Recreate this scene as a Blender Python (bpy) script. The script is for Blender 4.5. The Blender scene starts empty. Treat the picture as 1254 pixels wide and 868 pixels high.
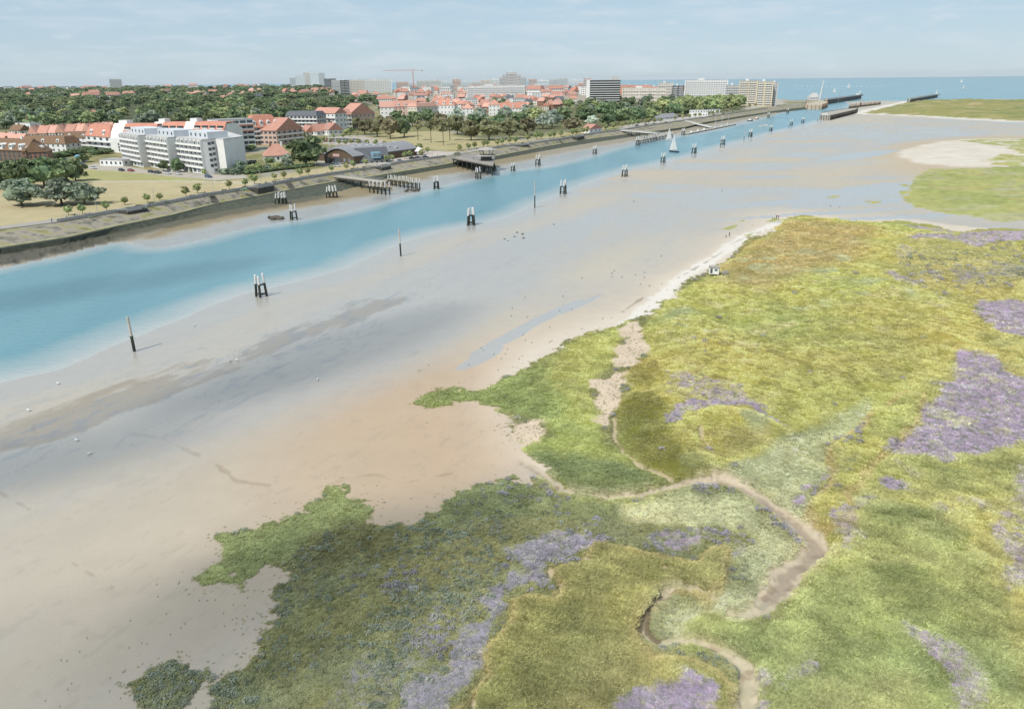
import bpy, math, random
import numpy as np

# ---------------------------------------------------------------- camera, sky, sun, exposure
scn = bpy.context.scene
F, PITCH, ROLL, CAMH = 924.0, math.radians(20.0), math.radians(0.6), 52.0
SUN_EL, SUN_AZ = math.radians(52.0), math.radians(218.0)      # azimuth from +Y towards +X
cam_data = bpy.data.cameras.new("camera")
cam = bpy.data.objects.new("camera", cam_data)
scn.collection.objects.link(cam)
cam_data.sensor_fit = 'HORIZONTAL'
cam_data.sensor_width = 36.0
cam_data.lens = 36.0 * F / 1254.0
cam_data.clip_start = 1.0
cam_data.clip_end = 200000.0
cam.location = (0, 0, CAMH)
from mathutils import Matrix, Vector
cam.rotation_euler = (Matrix.Rotation(math.radians(90) - PITCH, 4, 'X') @ Matrix.Rotation(-ROLL, 4, 'Z')).to_euler()
scn.camera = cam

world = bpy.data.worlds.new("World")
scn.world = world
world.use_nodes = True
wn, wl = world.node_tree.nodes, world.node_tree.links
wn.clear()
w_out = wn.new('ShaderNodeOutputWorld')
w_bg = wn.new('ShaderNodeBackground')
w_sky = wn.new('ShaderNodeTexSky')
w_sky.sky_type = 'NISHITA'
w_sky.sun_disc = False
w_sky.sun_elevation = SUN_EL
w_sky.sun_rotation = SUN_AZ
w_sky.altitude = 200
w_sky.air_density = 1.0
w_sky.dust_density = 0.15
w_sky.ozone_density = 3.0
w_bg.inputs['Strength'].default_value = 0.125
w_tc = wn.new('ShaderNodeTexCoord')
w_map = wn.new('ShaderNodeMapping')
w_map.inputs['Scale'].default_value = (4.2, 4.2, 34.0)
w_noise = wn.new('ShaderNodeTexNoise')
w_noise.inputs['Scale'].default_value = 2.1
w_noise.inputs['Detail'].default_value = 7.0
w_noise.inputs['Roughness'].default_value = 0.58
w_noise.inputs['Distortion'].default_value = 0.35
w_ramp = wn.new('ShaderNodeValToRGB')
w_ramp.color_ramp.elements[0].position = 0.47
w_ramp.color_ramp.elements[0].color = (0.0, 0.0, 0.0, 1)
w_ramp.color_ramp.elements[1].position = 0.68
w_ramp.color_ramp.elements[1].color = (0.55, 0.55, 0.55, 1)
w_mix = wn.new('ShaderNodeMix')
w_mix.data_type = 'RGBA'
w_mix.inputs['B'].default_value = (4.7, 5.3, 5.8, 1)
w_tint = wn.new('ShaderNodeMix')
w_tint.data_type = 'RGBA'
w_tint.inputs['Factor'].default_value = 0.82          # thin high veil over the blue
w_tint.inputs['B'].default_value = (3.15, 4.1, 4.95, 1)
wl.new(w_tc.outputs['Generated'], w_map.inputs['Vector'])
wl.new(w_map.outputs['Vector'], w_noise.inputs['Vector'])
wl.new(w_noise.outputs['Fac'], w_ramp.inputs['Fac'])
wl.new(w_sky.outputs['Color'], w_tint.inputs['A'])
w_map2 = wn.new('ShaderNodeMapping')
w_map2.inputs['Scale'].default_value = (13.0, 13.0, 58.0)
w_noise2 = wn.new('ShaderNodeTexNoise')
w_noise2.inputs['Scale'].default_value = 1.6
w_noise2.inputs['Detail'].default_value = 6.0
w_noise2.inputs['Roughness'].default_value = 0.6
w_ramp2 = wn.new('ShaderNodeValToRGB')
w_ramp2.color_ramp.elements[0].position = 0.56
w_ramp2.color_ramp.elements[0].color = (0, 0, 0, 1)
w_ramp2.color_ramp.elements[1].position = 0.72
w_ramp2.color_ramp.elements[1].color = (0.6, 0.6, 0.6, 1)
w_max = wn.new('ShaderNodeMath')
w_max.operation = 'MAXIMUM'
wl.new(w_tc.outputs['Generated'], w_map2.inputs['Vector'])
wl.new(w_map2.outputs['Vector'], w_noise2.inputs['Vector'])
wl.new(w_noise2.outputs['Fac'], w_ramp2.inputs['Fac'])
wl.new(w_ramp.outputs['Color'], w_max.inputs[0])
wl.new(w_ramp2.outputs['Color'], w_max.inputs[1])
wl.new(w_max.outputs['Value'], w_mix.inputs['Factor'])
wl.new(w_tint.outputs['Result'], w_mix.inputs['A'])
wl.new(w_mix.outputs['Result'], w_bg.inputs['Color'])
wl.new(w_bg.outputs['Background'], w_out.inputs['Surface'])

sun_data = bpy.data.lights.new("sun", 'SUN')
sun_data.energy = 4.0
sun_data.angle = math.radians(0.5)
sun_data.color = (1.0, 0.955, 0.88)
sun = bpy.data.objects.new("sun", sun_data)
scn.collection.objects.link(sun)
sun_dir = Vector((math.sin(SUN_AZ) * math.cos(SUN_EL), math.cos(SUN_AZ) * math.cos(SUN_EL), math.sin(SUN_EL)))
sun.rotation_euler = sun_dir.to_track_quat('Z', 'Y').to_euler()

scn.view_settings.view_transform = 'Standard'
scn.view_settings.look = 'None'
scn.view_settings.exposure = 0.18
scn.view_settings.gamma = 1.0
scn.view_settings.use_curve_mapping = False
scn.render.engine = 'CYCLES'
scn.cycles.use_denoising = True
scn.cycles.max_bounces = 6
scn.cycles.diffuse_bounces = 2
scn.cycles.glossy_bounces = 2
scn.cycles.transparent_max_bounces = 12
scn.cycles.volume_bounces = 0
scn.cycles.volume_step_rate = 4.0
scn.cycles.sample_clamp_indirect = 4.0

# ---------------------------------------------------------------- helpers
rng = np.random.default_rng(7)
random.seed(11)
COL = scn.collection

def ray(px, py):
    """direction of sight of a photograph pixel (1254 x 868)"""
    u = (np.asarray(px, float) - 627) / F
    v = (434 - np.asarray(py, float)) / F
    c, s = math.cos(ROLL), math.sin(ROLL)
    u, v = c * u + s * v, -s * u + c * v
    cp, sp = math.cos(PITCH), math.sin(PITCH)
    return u, cp + v * sp, -sp + v * cp

def G(px, py, z=0.0):
    """ground point at height z seen at a photograph pixel"""
    dx, dy, dz = ray(px, py)
    t = (z - CAMH) / dz
    return dx * t, dy * t

def G3(px, py, z=0.0):
    x, y = G(px, py, z)
    return Vector((float(x), float(y), z))

def height_at(px, py, base):
    """height above its base of a point at pixel row py standing over ground point base"""
    dx, dy, dz = ray(px, py)
    t = math.hypot(base[0], base[1]) / math.hypot(float(dx), float(dy))
    return CAMH + float(dz) * t - base[2]

def W(pts, z):
    a = np.array(pts, float)
    x, y = G(a[:, 0], a[:, 1], z)
    return np.stack([x, y], 1)

def lin(c):
    c = np.asarray(c, float) / 255.0
    return np.where(c <= 0.04045, c / 12.92, ((c + 0.055) / 1.055) ** 2.4)

KEXP = 1.45
def alb(r, g, b):
    return lin((r, g, b)) / KEXP

def sd_poly(poly, X, Y, far=60.0):
    """signed distance (metres, + inside), only exact within `far` of the outline"""
    out = np.full(X.shape, -float(far))
    x0, y0 = poly.min(0) - far
    x1, y1 = poly.max(0) + far
    idx = np.nonzero((X > x0) & (X < x1) & (Y > y0) & (Y < y1))[0]
    if not len(idx):
        return out
    x, y = X[idx], Y[idx]
    d2 = np.full(x.shape, float(far * far))
    ins = np.zeros(x.shape, bool)
    n = len(poly)
    for i in range(n):
        ax, ay = poly[i]
        bx, by = poly[(i + 1) % n]
        ex, ey = bx - ax, by - ay
        L = ex * ex + ey * ey + 1e-9
        t = np.clip(((x - ax) * ex + (y - ay) * ey) / L, 0, 1)
        dx, dy = x - ax - t * ex, y - ay - t * ey
        np.minimum(d2, dx * dx + dy * dy, out=d2)
        if ay != by:
            c = ((ay > y) != (by > y)) & (x < ex * (y - ay) / (by - ay) + ax)
            ins ^= c
    out[idx] = np.sqrt(d2) * np.where(ins, 1, -1)
    return out

def d_line(line, X, Y, far=60.0, width=None):
    """distance to a polyline; with widths, distance beyond the local half width (negative inside)"""
    out = np.full(X.shape, float(far))
    x0, y0 = line.min(0) - far
    x1, y1 = line.max(0) + far
    idx = np.nonzero((X > x0) & (X < x1) & (Y > y0) & (Y < y1))[0]
    x, y = X[idx], Y[idx]
    d = np.full(x.shape, float(far))
    for i in range(len(line) - 1):
        ax, ay = line[i]
        bx, by = line[i + 1]
        ex, ey = bx - ax, by - ay
        L = ex * ex + ey * ey + 1e-9
        t = np.clip(((x - ax) * ex + (y - ay) * ey) / L, 0, 1)
        dd = np.hypot(x - ax - t * ex, y - ay - t * ey)
        if width is not None:
            dd = dd - (width[i] * (1 - t) + width[i + 1] * t)
        np.minimum(d, dd, out=d)
    out[idx] = d
    return out

_tab = np.random.default_rng(3).random((256, 256)).astype(np.float32)
def vnoise(x, y):
    xi, yi = np.floor(x).astype(np.int64), np.floor(y).astype(np.int64)
    fx, fy = x - xi, y - yi
    fx, fy = fx * fx * (3 - 2 * fx), fy * fy * (3 - 2 * fy)
    a, b = _tab[xi & 255, yi & 255], _tab[(xi + 1) & 255, yi & 255]
    c, d = _tab[xi & 255, (yi + 1) & 255], _tab[(xi + 1) & 255, (yi + 1) & 255]
    return (a * (1 - fx) + b * fx) * (1 - fy) + (c * (1 - fx) + d * fx) * fy

def fbm(x, y, scale, octv=4, seed=0, rough=0.5):
    """-1..1 fractal noise, feature size `scale` metres"""
    s, amp, tot = np.zeros(np.shape(x)), 1.0, 0.0
    ca, sa = math.cos(0.7), math.sin(0.7)
    u, v = x / scale + 17.3 * seed, y / scale + 9.1 * seed
    for o in range(octv):
        s += amp * (vnoise(u, v) * 2 - 1)
        tot += amp
        amp *= rough
        u, v = (u * ca - v * sa) * 2.03 + 5.7, (u * sa + v * ca) * 2.03 + 1.9
    return s / tot * 1.6

def sst(x, a, b):
    t = np.clip((x - a) / (b - a), 0, 1)
    return t * t * (3 - 2 * t)

def mix(a, b, t):
    return a * (1 - t)[:, None] + np.asarray(b) * t[:, None]

# ---- object helpers
def link(o, parent=None):
    COL.objects.link(o)
    if parent is not None:
        o.parent = parent
    return o

def tag(o, label=None, cat=None, group=None, kind=None):
    if label: o['label'] = label
    if cat: o['category'] = cat
    if group: o['group'] = group
    if kind: o['kind'] = kind
    return o

def empty(name, loc, rz=0.0):
    e = bpy.data.objects.new(name, None)
    e.empty_display_size = 0.5
    e.location = loc
    e.rotation_euler = (0, 0, rz)
    return link(e)

def copy_tree(o, parent=None):
    c = o.copy()
    COL.objects.link(c)
    c.parent = parent
    for ch in o.children:
        copy_tree(ch, c)
    return c

class MB:
    """collects shapes, then becomes one mesh object"""
    def __init__(s):
        s.v, s.f = [], []
    def add(s, vs, fs):
        n = len(s.v)
        s.v += [tuple(map(float, p)) for p in vs]
        s.f += [tuple(i + n for i in f) for f in fs]
        return s
    def box(s, x0, x1, y0, y1, z0, z1):
        return s.add([(x0, y0, z0), (x1, y0, z0), (x1, y1, z0), (x0, y1, z0), (x0, y0, z1), (x1, y0, z1), (x1, y1, z1), (x0, y1, z1)],
                     [(3, 2, 1, 0), (4, 5, 6, 7), (0, 1, 5, 4), (1, 2, 6, 5), (2, 3, 7, 6), (3, 0, 4, 7)])
    def hexa(s, b, t):
        return s.add(list(b) + list(t), [(3, 2, 1, 0), (4, 5, 6, 7), (0, 1, 5, 4), (1, 2, 6, 5), (2, 3, 7, 6), (3, 0, 4, 7)])
    def prism(s, poly, z0, z1):
        n = len(poly)
        return s.add([(p[0], p[1], z0) for p in poly] + [(p[0], p[1], z1) for p in poly],
                     [tuple(range(n))[::-1], tuple(range(n, 2 * n))] + [(i, (i + 1) % n, n + (i + 1) % n, n + i) for i in range(n)])
    def extr_y(s, prof, y0, y1):
        """profile in (x, z) extruded along y"""
        n = len(prof)
        return s.add([(p[0], y0, p[1]) for p in prof] + [(p[0], y1, p[1]) for p in prof],
                     [tuple(range(n)), tuple(range(n, 2 * n))[::-1]] + [(n + i, n + (i + 1) % n, (i + 1) % n, i) for i in range(n)])
    def extr_x(s, prof, x0, x1):
        """profile in (y, z) extruded along x"""
        n = len(prof)
        return s.add([(x0, p[0], p[1]) for p in prof] + [(x1, p[0], p[1]) for p in prof],
                     [tuple(range(n))[::-1], tuple(range(n, 2 * n))] + [(i, (i + 1) % n, n + (i + 1) % n, n + i) for i in range(n)])
    def tube(s, a, b, r0, r1=None, n=8):
        a, b = Vector(a), Vector(b)
        r1 = r0 if r1 is None else r1
        d = (b - a).normalized()
        u = d.orthogonal().normalized()
        w = d.cross(u)
        vs = []
        for c, r in ((a, r0), (b, r1)):
            for k in range(n):
                t = 2 * math.pi * k / n
                vs.append(c + u * (r * math.cos(t)) + w * (r * math.sin(t)))
        return s.add(vs, [(k, (k + 1) % n, n + (k + 1) % n, n + k) for k in range(n)] + [tuple(range(n))[::-1], tuple(range(n, 2 * n))])
    def ball(s, c, rx, ry, rz, nu=10, nv=6, jit=0.0, rnd=random):
        vs, fs = [], []
        for i in range(nv + 1):
            th = math.pi * i / nv
            for j in range(nu):
                ph = 2 * math.pi * j / nu
                k = 1 + (rnd.uniform(-jit, jit) if 0 < i < nv else 0)
                vs.append((c[0] + rx * k * math.sin(th) * math.cos(ph), c[1] + ry * k * math.sin(th) * math.sin(ph), c[2] + rz * k * math.cos(th)))
        for i in range(nv):
            for j in range(nu):
                a, b = i * nu + j, i * nu + (j + 1) % nu
                fs.append((a, a + nu, b + nu, b))
        return s.add(vs, fs)
    def mesh(s, name, mat=None, smooth=False):
        me = bpy.data.meshes.new(name)
        me.from_pydata(s.v, [], s.f)
        if smooth:
            me.shade_smooth()
        if mat is not None:
            me.materials.append(mat)
        me.validate()
        return me
    def build(s, name, mat, parent=None, loc=None, smooth=False):
        o = bpy.data.objects.new(name, s.mesh(name, mat, smooth))
        if loc is not None:
            o.location = loc
        return link(o, parent)

def inst(name, mesh, parent, loc=(0, 0, 0), rz=0.0, scale=None):
    o = bpy.data.objects.new(name, mesh)
    o.location = loc
    o.rotation_euler = (0, 0, rz)
    if scale is not None:
        o.scale = scale
    return link(o, parent)

# ---- material helpers
def nodes_of(m):
    m.use_nodes = True
    return m.node_tree.nodes, m.node_tree.links

def mat(name, col, rough=0.75, var=0.10, scale=0.8, metal=0.0, rnd=0.0, spec=0.35, bump=0.0, detail=4.0):
    """principled surface with a little procedural mottling; rnd = brightness change from object to object"""
    m = bpy.data.materials.new(name)
    n, l = nodes_of(m)
    p = n['Principled BSDF']
    p.inputs['Roughness'].default_value = rough
    p.inputs['Metallic'].default_value = metal
    p.inputs['Specular IOR Level'].default_value = spec
    tc = n.new('ShaderNodeTexCoord')
    nz = n.new('ShaderNodeTexNoise')
    nz.inputs['Scale'].default_value = scale
    nz.inputs['Detail'].default_value = detail
    l.new(tc.outputs['Object'], nz.inputs['Vector'])
    mr = n.new('ShaderNodeMapRange')
    mr.inputs['From Min'].default_value = 0.3
    mr.inputs['From Max'].default_value = 0.7
    mr.inputs['To Min'].default_value = 1 - var
    mr.inputs['To Max'].default_value = 1 + var
    l.new(nz.outputs['Fac'], mr.inputs['Value'])
    val = mr.outputs['Result']
    if rnd:
        oi = n.new('ShaderNodeObjectInfo')
        m2 = n.new('ShaderNodeMapRange')
        m2.inputs['To Min'].default_value = 1 - rnd
        m2.inputs['To Max'].default_value = 1 + rnd
        l.new(oi.outputs['Random'], m2.inputs['Value'])
        mm = n.new('ShaderNodeMath')
        mm.operation = 'MULTIPLY'
        l.new(val, mm.inputs[0])
        l.new(m2.outputs['Result'], mm.inputs[1])
        val = mm.outputs['Value']
    vm = n.new('ShaderNodeVectorMath')
    vm.operation = 'SCALE'
    vm.inputs[0].default_value = tuple(col)
    l.new(val, vm.inputs['Scale'])
    l.new(vm.outputs['Vector'], p.inputs['Base Color'])
    if bump:
        bp = n.new('ShaderNodeBump')
        bp.inputs['Strength'].default_value = bump
        l.new(nz.outputs['Fac'], bp.inputs['Height'])
        l.new(bp.outputs['Normal'], p.inputs['Normal'])
    return m
# ================================================================ the estuary: outlines traced on the ground
ZS, ZM = 0.6, 1.7
WATER_NEAR = [(-120, 512), (0, 466), (69, 452), (138, 421), (173, 407), (221, 390), (263, 373), (304, 359), (346, 350), (400, 338), (432, 328), (463, 313), (494, 297),
              (540, 284), (602, 273), (637, 262), (673, 244), (695, 234), (735, 218), (772, 207), (809, 200), (846, 191), (883, 180), (911, 173), (946, 163), (979, 156), (1003, 149), (1046, 137)]
WATER_FAR = [(-120, 352), (0, 325), (41, 316), (87, 305), (124, 297), (166, 291), (200, 301), (231, 295), (262, 286), (304, 277), (345, 271), (376, 266), (410, 260), (432, 255), (480, 241),
             (525, 230), (571, 220), (613, 210), (664, 204), (706, 194), (754, 181), (778, 174), (802, 172), (826, 167), (850, 163), (887, 156), (914, 149), (942, 141), (964, 136), (1007, 130), (1034, 124)]
MARSH_OUT = [(225, 960), (238, 868), (249, 845), (256, 834), (280, 834), (294, 810), (311, 789), (311, 762), (321, 748), (339, 727), (340, 706), (321, 705), (304, 717), (297, 724),
             (287, 720), (273, 713), (245, 715), (238, 710), (242, 699), (266, 682), (275, 675), (266, 661), (273, 654), (297, 649), (321, 637), (356, 627), (394, 609), (408, 599),
             (411, 589), (425, 587), (434, 594), (432, 606), (458, 608), (454, 627), (456, 637), (477, 642), (493, 642), (524, 634), (538, 623), (533, 611), (549, 604), (576, 596),
             (597, 589), (625, 585), (649, 596), (662, 584), (668, 572), (641, 557), (632, 551), (620, 536), (614, 515), (599, 500), (581, 492), (562, 489), (545, 498), (530, 501),
             (515, 495), (507, 488), (518, 479), (539, 471), (560, 471), (569, 479), (590, 479), (620, 461), (644, 446), (668, 432), (692, 420), (722, 408), (749, 399), (770, 390),
             (790, 384), (809, 372), (827, 362), (827, 354), (832, 344), (862, 334), (870, 328), (887, 319), (900, 308), (908, 301), (918, 291), (938, 286), (953, 275), (962, 266),
             (979, 263), (1017, 268), (1055, 272), (1098, 270), (1119, 272), (1147, 276), (1174, 284), (1197, 279), (1254, 280), (1420, 290), (1700, 400), (1900, 960)]
CLUMP = [(167, 834), (180, 820), (207, 806), (228, 817), (249, 824), (247, 845), (236, 868), (200, 880), (183, 865), (176, 845)]
MARSH_R = [(1106, 248), (1112, 235), (1116, 218), (1141, 206), (1170, 206), (1254, 203), (1420, 205), (1420, 268), (1254, 268), (1228, 271), (1207, 268), (1169, 262), (1136, 256)]
DUNE_FAR = [(1053, 138), (1090, 130), (1118, 123.5), (1136, 121.5), (1254, 122), (1420, 122), (1420, 152), (1254, 148), (1191, 145), (1136, 141.5), (1099, 140)]
SPIT_SAND = [(1094, 187), (1118, 180), (1147, 174), (1173, 171), (1254, 169), (1420, 170), (1420, 210), (1254, 207), (1173, 205), (1127, 200), (1105, 194)]
SPIT_WET = [(1056, 186), (1081, 180), (1136, 171), (1200, 166), (1420, 164), (1420, 214), (1180, 212), (1115, 212), (1080, 198)]
SPIT_GREEN = [[(1170, 172), (1200, 171), (1254, 169), (1420, 168), (1420, 196), (1254, 190), (1232, 180), (1205, 178)], [(1203, 198), (1230, 190), (1254, 192), (1420, 195), (1420, 208), (1254, 206), (1225, 203)]]
ISLETS = [[(1100, 226), (1112, 226), (1110, 230)], [(1101, 234), (1117, 236), (1108, 240), (1100, 238)], [(1010, 240), (1030, 239), (1018, 243)], [(1058, 245), (1078, 247), (1070, 249)],
          [(884, 280), (897, 275), (905, 275), (896, 281)], [(905, 271), (914, 267), (910, 271)], [(918, 276), (926, 275), (922, 279)], [(912, 289), (925, 283), (930, 282), (916, 290)], [(938, 271), (950, 267), (956, 270), (944, 273)]]
CREEK = [(640, 566, 9), (654, 575, 7), (668, 584, 6.5), (687, 600, 6), (711, 608, 5.5), (746, 612, 5.5), (783, 608, 5), (814, 600, 5), (845, 593, 5), (883, 588, 5.5), (907, 596, 6), (942, 619, 7), (977, 644, 8.5),
         (994, 661, 11), (1000, 674, 13), (988, 689, 12), (966, 703, 11), (950, 724, 9), (935, 742, 7)]
CREEK2 = [(935, 742, 7), (914, 754, 5), (894, 754, 4), (878, 739, 4), (852, 726, 4), (824, 724, 4), (806, 735, 4.5), (791, 758, 4.5), (787, 776, 4), (804, 792, 3), (831, 786, 4), (862, 790, 6), (894, 806, 6), (911, 820, 7), (918, 841, 7), (914, 868, 8), (905, 960, 8)]
SAND_GAP = [(768, 392), (790, 384), (785, 397), (786, 407), (794, 422), (796, 433), (775, 440), (763, 452), (772, 468), (757, 488), (752, 510), (756, 532), (744, 540), (737, 512), (722, 484), (725, 466), (742, 458), (756, 436), (764, 415), (756, 404)]
SAND_SPARSE = [(590, 494), (640, 506), (668, 514), (676, 528), (662, 546), (632, 553), (618, 538), (612, 515)]
# vegetation zones of the marsh: outline, colour as seen in sunlight, ragged edge (m), softness (m), strength
Y1 = [
 ('rightbase', [(960, 262), (1420, 270), (1900, 400), (1900, 700), (1000, 640), (990, 520), (960, 400)], (170, 166, 92), 2, 4, 1.0),
 ('right', [(1000, 640), (1050, 560), (1090, 480), (1160, 420), (1300, 300), (1900, 500), (1900, 960), (900, 960), (915, 820), (960, 760)], (170, 168, 92), 2, 3, 1.0),
 ('lobe', [(230, 712), (262, 682), (260, 655), (297, 645), (356, 622), (408, 595), (420, 583), (440, 590), (462, 606), (456, 628), (425, 640), (385, 652), (345, 684), (330, 702), (297, 727)], (141, 152, 86), 1.2, 2.0, 0.95),
 ('lobe2', [(380, 655), (450, 640), (500, 648), (470, 690), (400, 700), (340, 712)], (118, 118, 66), 2, 3, 0.8),
 ('bank', [(528, 612), (576, 592), (625, 580), (655, 600), (690, 612), (750, 620), (850, 600), (885, 594), (910, 606), (930, 640), (860, 640), (800, 638), (740, 640), (680, 636), (600, 634), (530, 642)], (124, 136, 86), 1.5, 2.5, 0.9),
 ('pale', [(770, 622), (850, 603), (885, 596), (925, 615), (965, 652), (985, 684), (960, 700), (940, 742), (905, 752), (872, 738), (897, 705), (893, 664), (920, 655), (860, 640), (780, 640)], (176, 178, 134), 2, 3, 0.95),
 ('plateau', [(725, 653), (750, 660), (800, 672), (850, 682), (872, 664), (894, 662), (890, 700), (868, 733), (852, 720), (824, 716), (800, 728), (783, 752), (778, 775), (800, 799), (840, 797), (880, 812), (904, 832), (906, 868), (895, 960), (558, 960), (550, 868), (552, 860),
              (576, 841), (597, 817), (590, 793), (625, 751), (625, 727), (649, 720), (677, 729), (687, 710), (673, 687), (708, 682)], (154, 152, 84), 0.5, 0.9, 1.0),
 ('platlight', [(650, 868), (700, 800), (760, 790), (830, 800), (880, 825), (890, 868), (880, 960), (640, 960)], (164, 158, 96), 4, 8, 0.85),
 ('green', [(842, 792), (845, 766), (880, 752), (915, 763), (950, 748), (985, 706), (1005, 687), (1050, 674), (1036, 640), (1060, 615), (1120, 618), (1170, 645), (1215, 700), (1240, 760), (1280, 868), (1300, 960), (920, 960), (925, 868), (918, 820), (892, 801), (862, 787)], (152, 160, 92), 1.5, 4, 0.95),
 ('loopgreen', [(836, 792), (838, 766), (868, 746), (905, 760), (935, 748), (925, 772), (870, 792)], (152, 158, 92), 1, 2, 0.95),
 ('shoulder', [(1075, 632), (1100, 622), (1140, 632), (1170, 650), (1160, 660), (1120, 645), (1085, 645)], (106, 118, 62), 1.5, 4, 0.85),
 ('shoulder2', [(1060, 702), (1085, 696), (1125, 706), (1115, 722), (1075, 716)], (108, 122, 66), 1.5, 4, 0.8),
 ('spitB', [(590, 479), (644, 446), (722, 408), (770, 390), (760, 420), (745, 455), (722, 470), (735, 510), (745, 540), (800, 566), (830, 578), (800, 604), (740, 612), (690, 600), (668, 575), (640, 557), (620, 536), (674, 530), (660, 510), (599, 498)], (168, 172, 92), 1.5, 3, 1.0),
 ('spitgreen', [(507, 488), (518, 476), (560, 468), (590, 477), (640, 448), (690, 424), (670, 460), (690, 490), (680, 510), (650, 508), (600, 500), (545, 502)], (136, 150, 78), 2, 5, 0.9),
 ('spitdark', [(636, 555), (670, 545), (700, 555), (740, 560), (790, 570), (815, 590), (740, 608), (695, 598), (668, 574)], (112, 128, 78), 2, 5, 0.9),
 ('dune', [(827, 354), (870, 328), (938, 284), (962, 263), (1098, 268), (1190, 285), (1180, 300), (1120, 300), (1100, 320), (1130, 350), (1190, 370), (1200, 420), (1165, 440), (1130, 478), (1075, 500), (1045, 505), (980, 524), (960, 560), (907, 560), (872, 575), (826, 579), (794, 568), (767, 547), (752, 510), (757, 488), (774, 470), (761, 455), (796, 433), (784, 397), (794, 382)], (178, 174, 92), 1, 2, 1.0),
 ('dunetop', [(870, 330), (935, 288), (965, 266), (1020, 272), (1075, 278), (1066, 300), (1050, 320), (990, 330), (945, 352), (900, 350)], (170, 150, 98), 4, 10, 0.8),
 ('dunegreen', [(950, 390), (1060, 360), (1150, 380), (1170, 420), (1120, 470), (1050, 480), (960, 470), (900, 440)], (166, 164, 88), 6, 14, 0.7),
 ('flank', [(750, 512), (755, 490), (776, 478), (800, 482), (815, 505), (815, 530), (835, 556), (880, 572), (830, 580), (794, 568), (765, 547)], (122, 122, 54), 2.0, 4, 0.9),
 ('flank2', [(765, 455), (780, 440), (800, 445), (812, 458), (795, 475), (775, 470)], (130, 126, 56), 2.0, 4, 0.8),
 ('ringin', [(856, 536), (885, 524), (920, 526), (940, 534), (915, 552), (885, 556), (862, 550)], (158, 150, 84), 1, 2, 0.8),
 ('paleD', [(955, 535), (978, 527), (1003, 519), (1049, 499), (1062, 490), (1066, 505), (1050, 522), (1013, 542), (1018, 567), (1016, 582), (993, 597), (986, 622), (1000, 650), (985, 650), (940, 616), (907, 594), (880, 586), (860, 588), (900, 572), (935, 556)], (176, 178, 134), 1.2, 2.5, 1.0),
 ('palestrip', [(560, 640), (640, 632), (720, 640), (760, 650), (700, 652), (640, 645)], (134, 138, 92), 3, 5, 0.8),
 ('ridgeE', [(1013, 542), (1050, 522), (1070, 500), (1100, 482), (1132, 480), (1127, 510), (1102, 540), (1080, 557), (1062, 580), (1040, 605), (1050, 640), (1030, 640), (1004, 650), (990, 625), (1000, 600), (1018, 582), (1018, 567)], (172, 166, 86), 0.8, 1.5, 0.95),
 ('palecreek', [(935, 744), (914, 758), (890, 757), (872, 742), (850, 733), (824, 733), (812, 748), (806, 770), (818, 786), (835, 780), (838, 760), (860, 750), (880, 748), (905, 752)], (176, 178, 136), 0.8, 1.5, 0.95),
 ('rightmix', [(1096, 309), (1111, 292), (1177, 294), (1250, 300), (1254, 350), (1190, 352), (1165, 330), (1140, 352), (1105, 340)], (172, 168, 104), 3, 6, 0.9),
]
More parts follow.
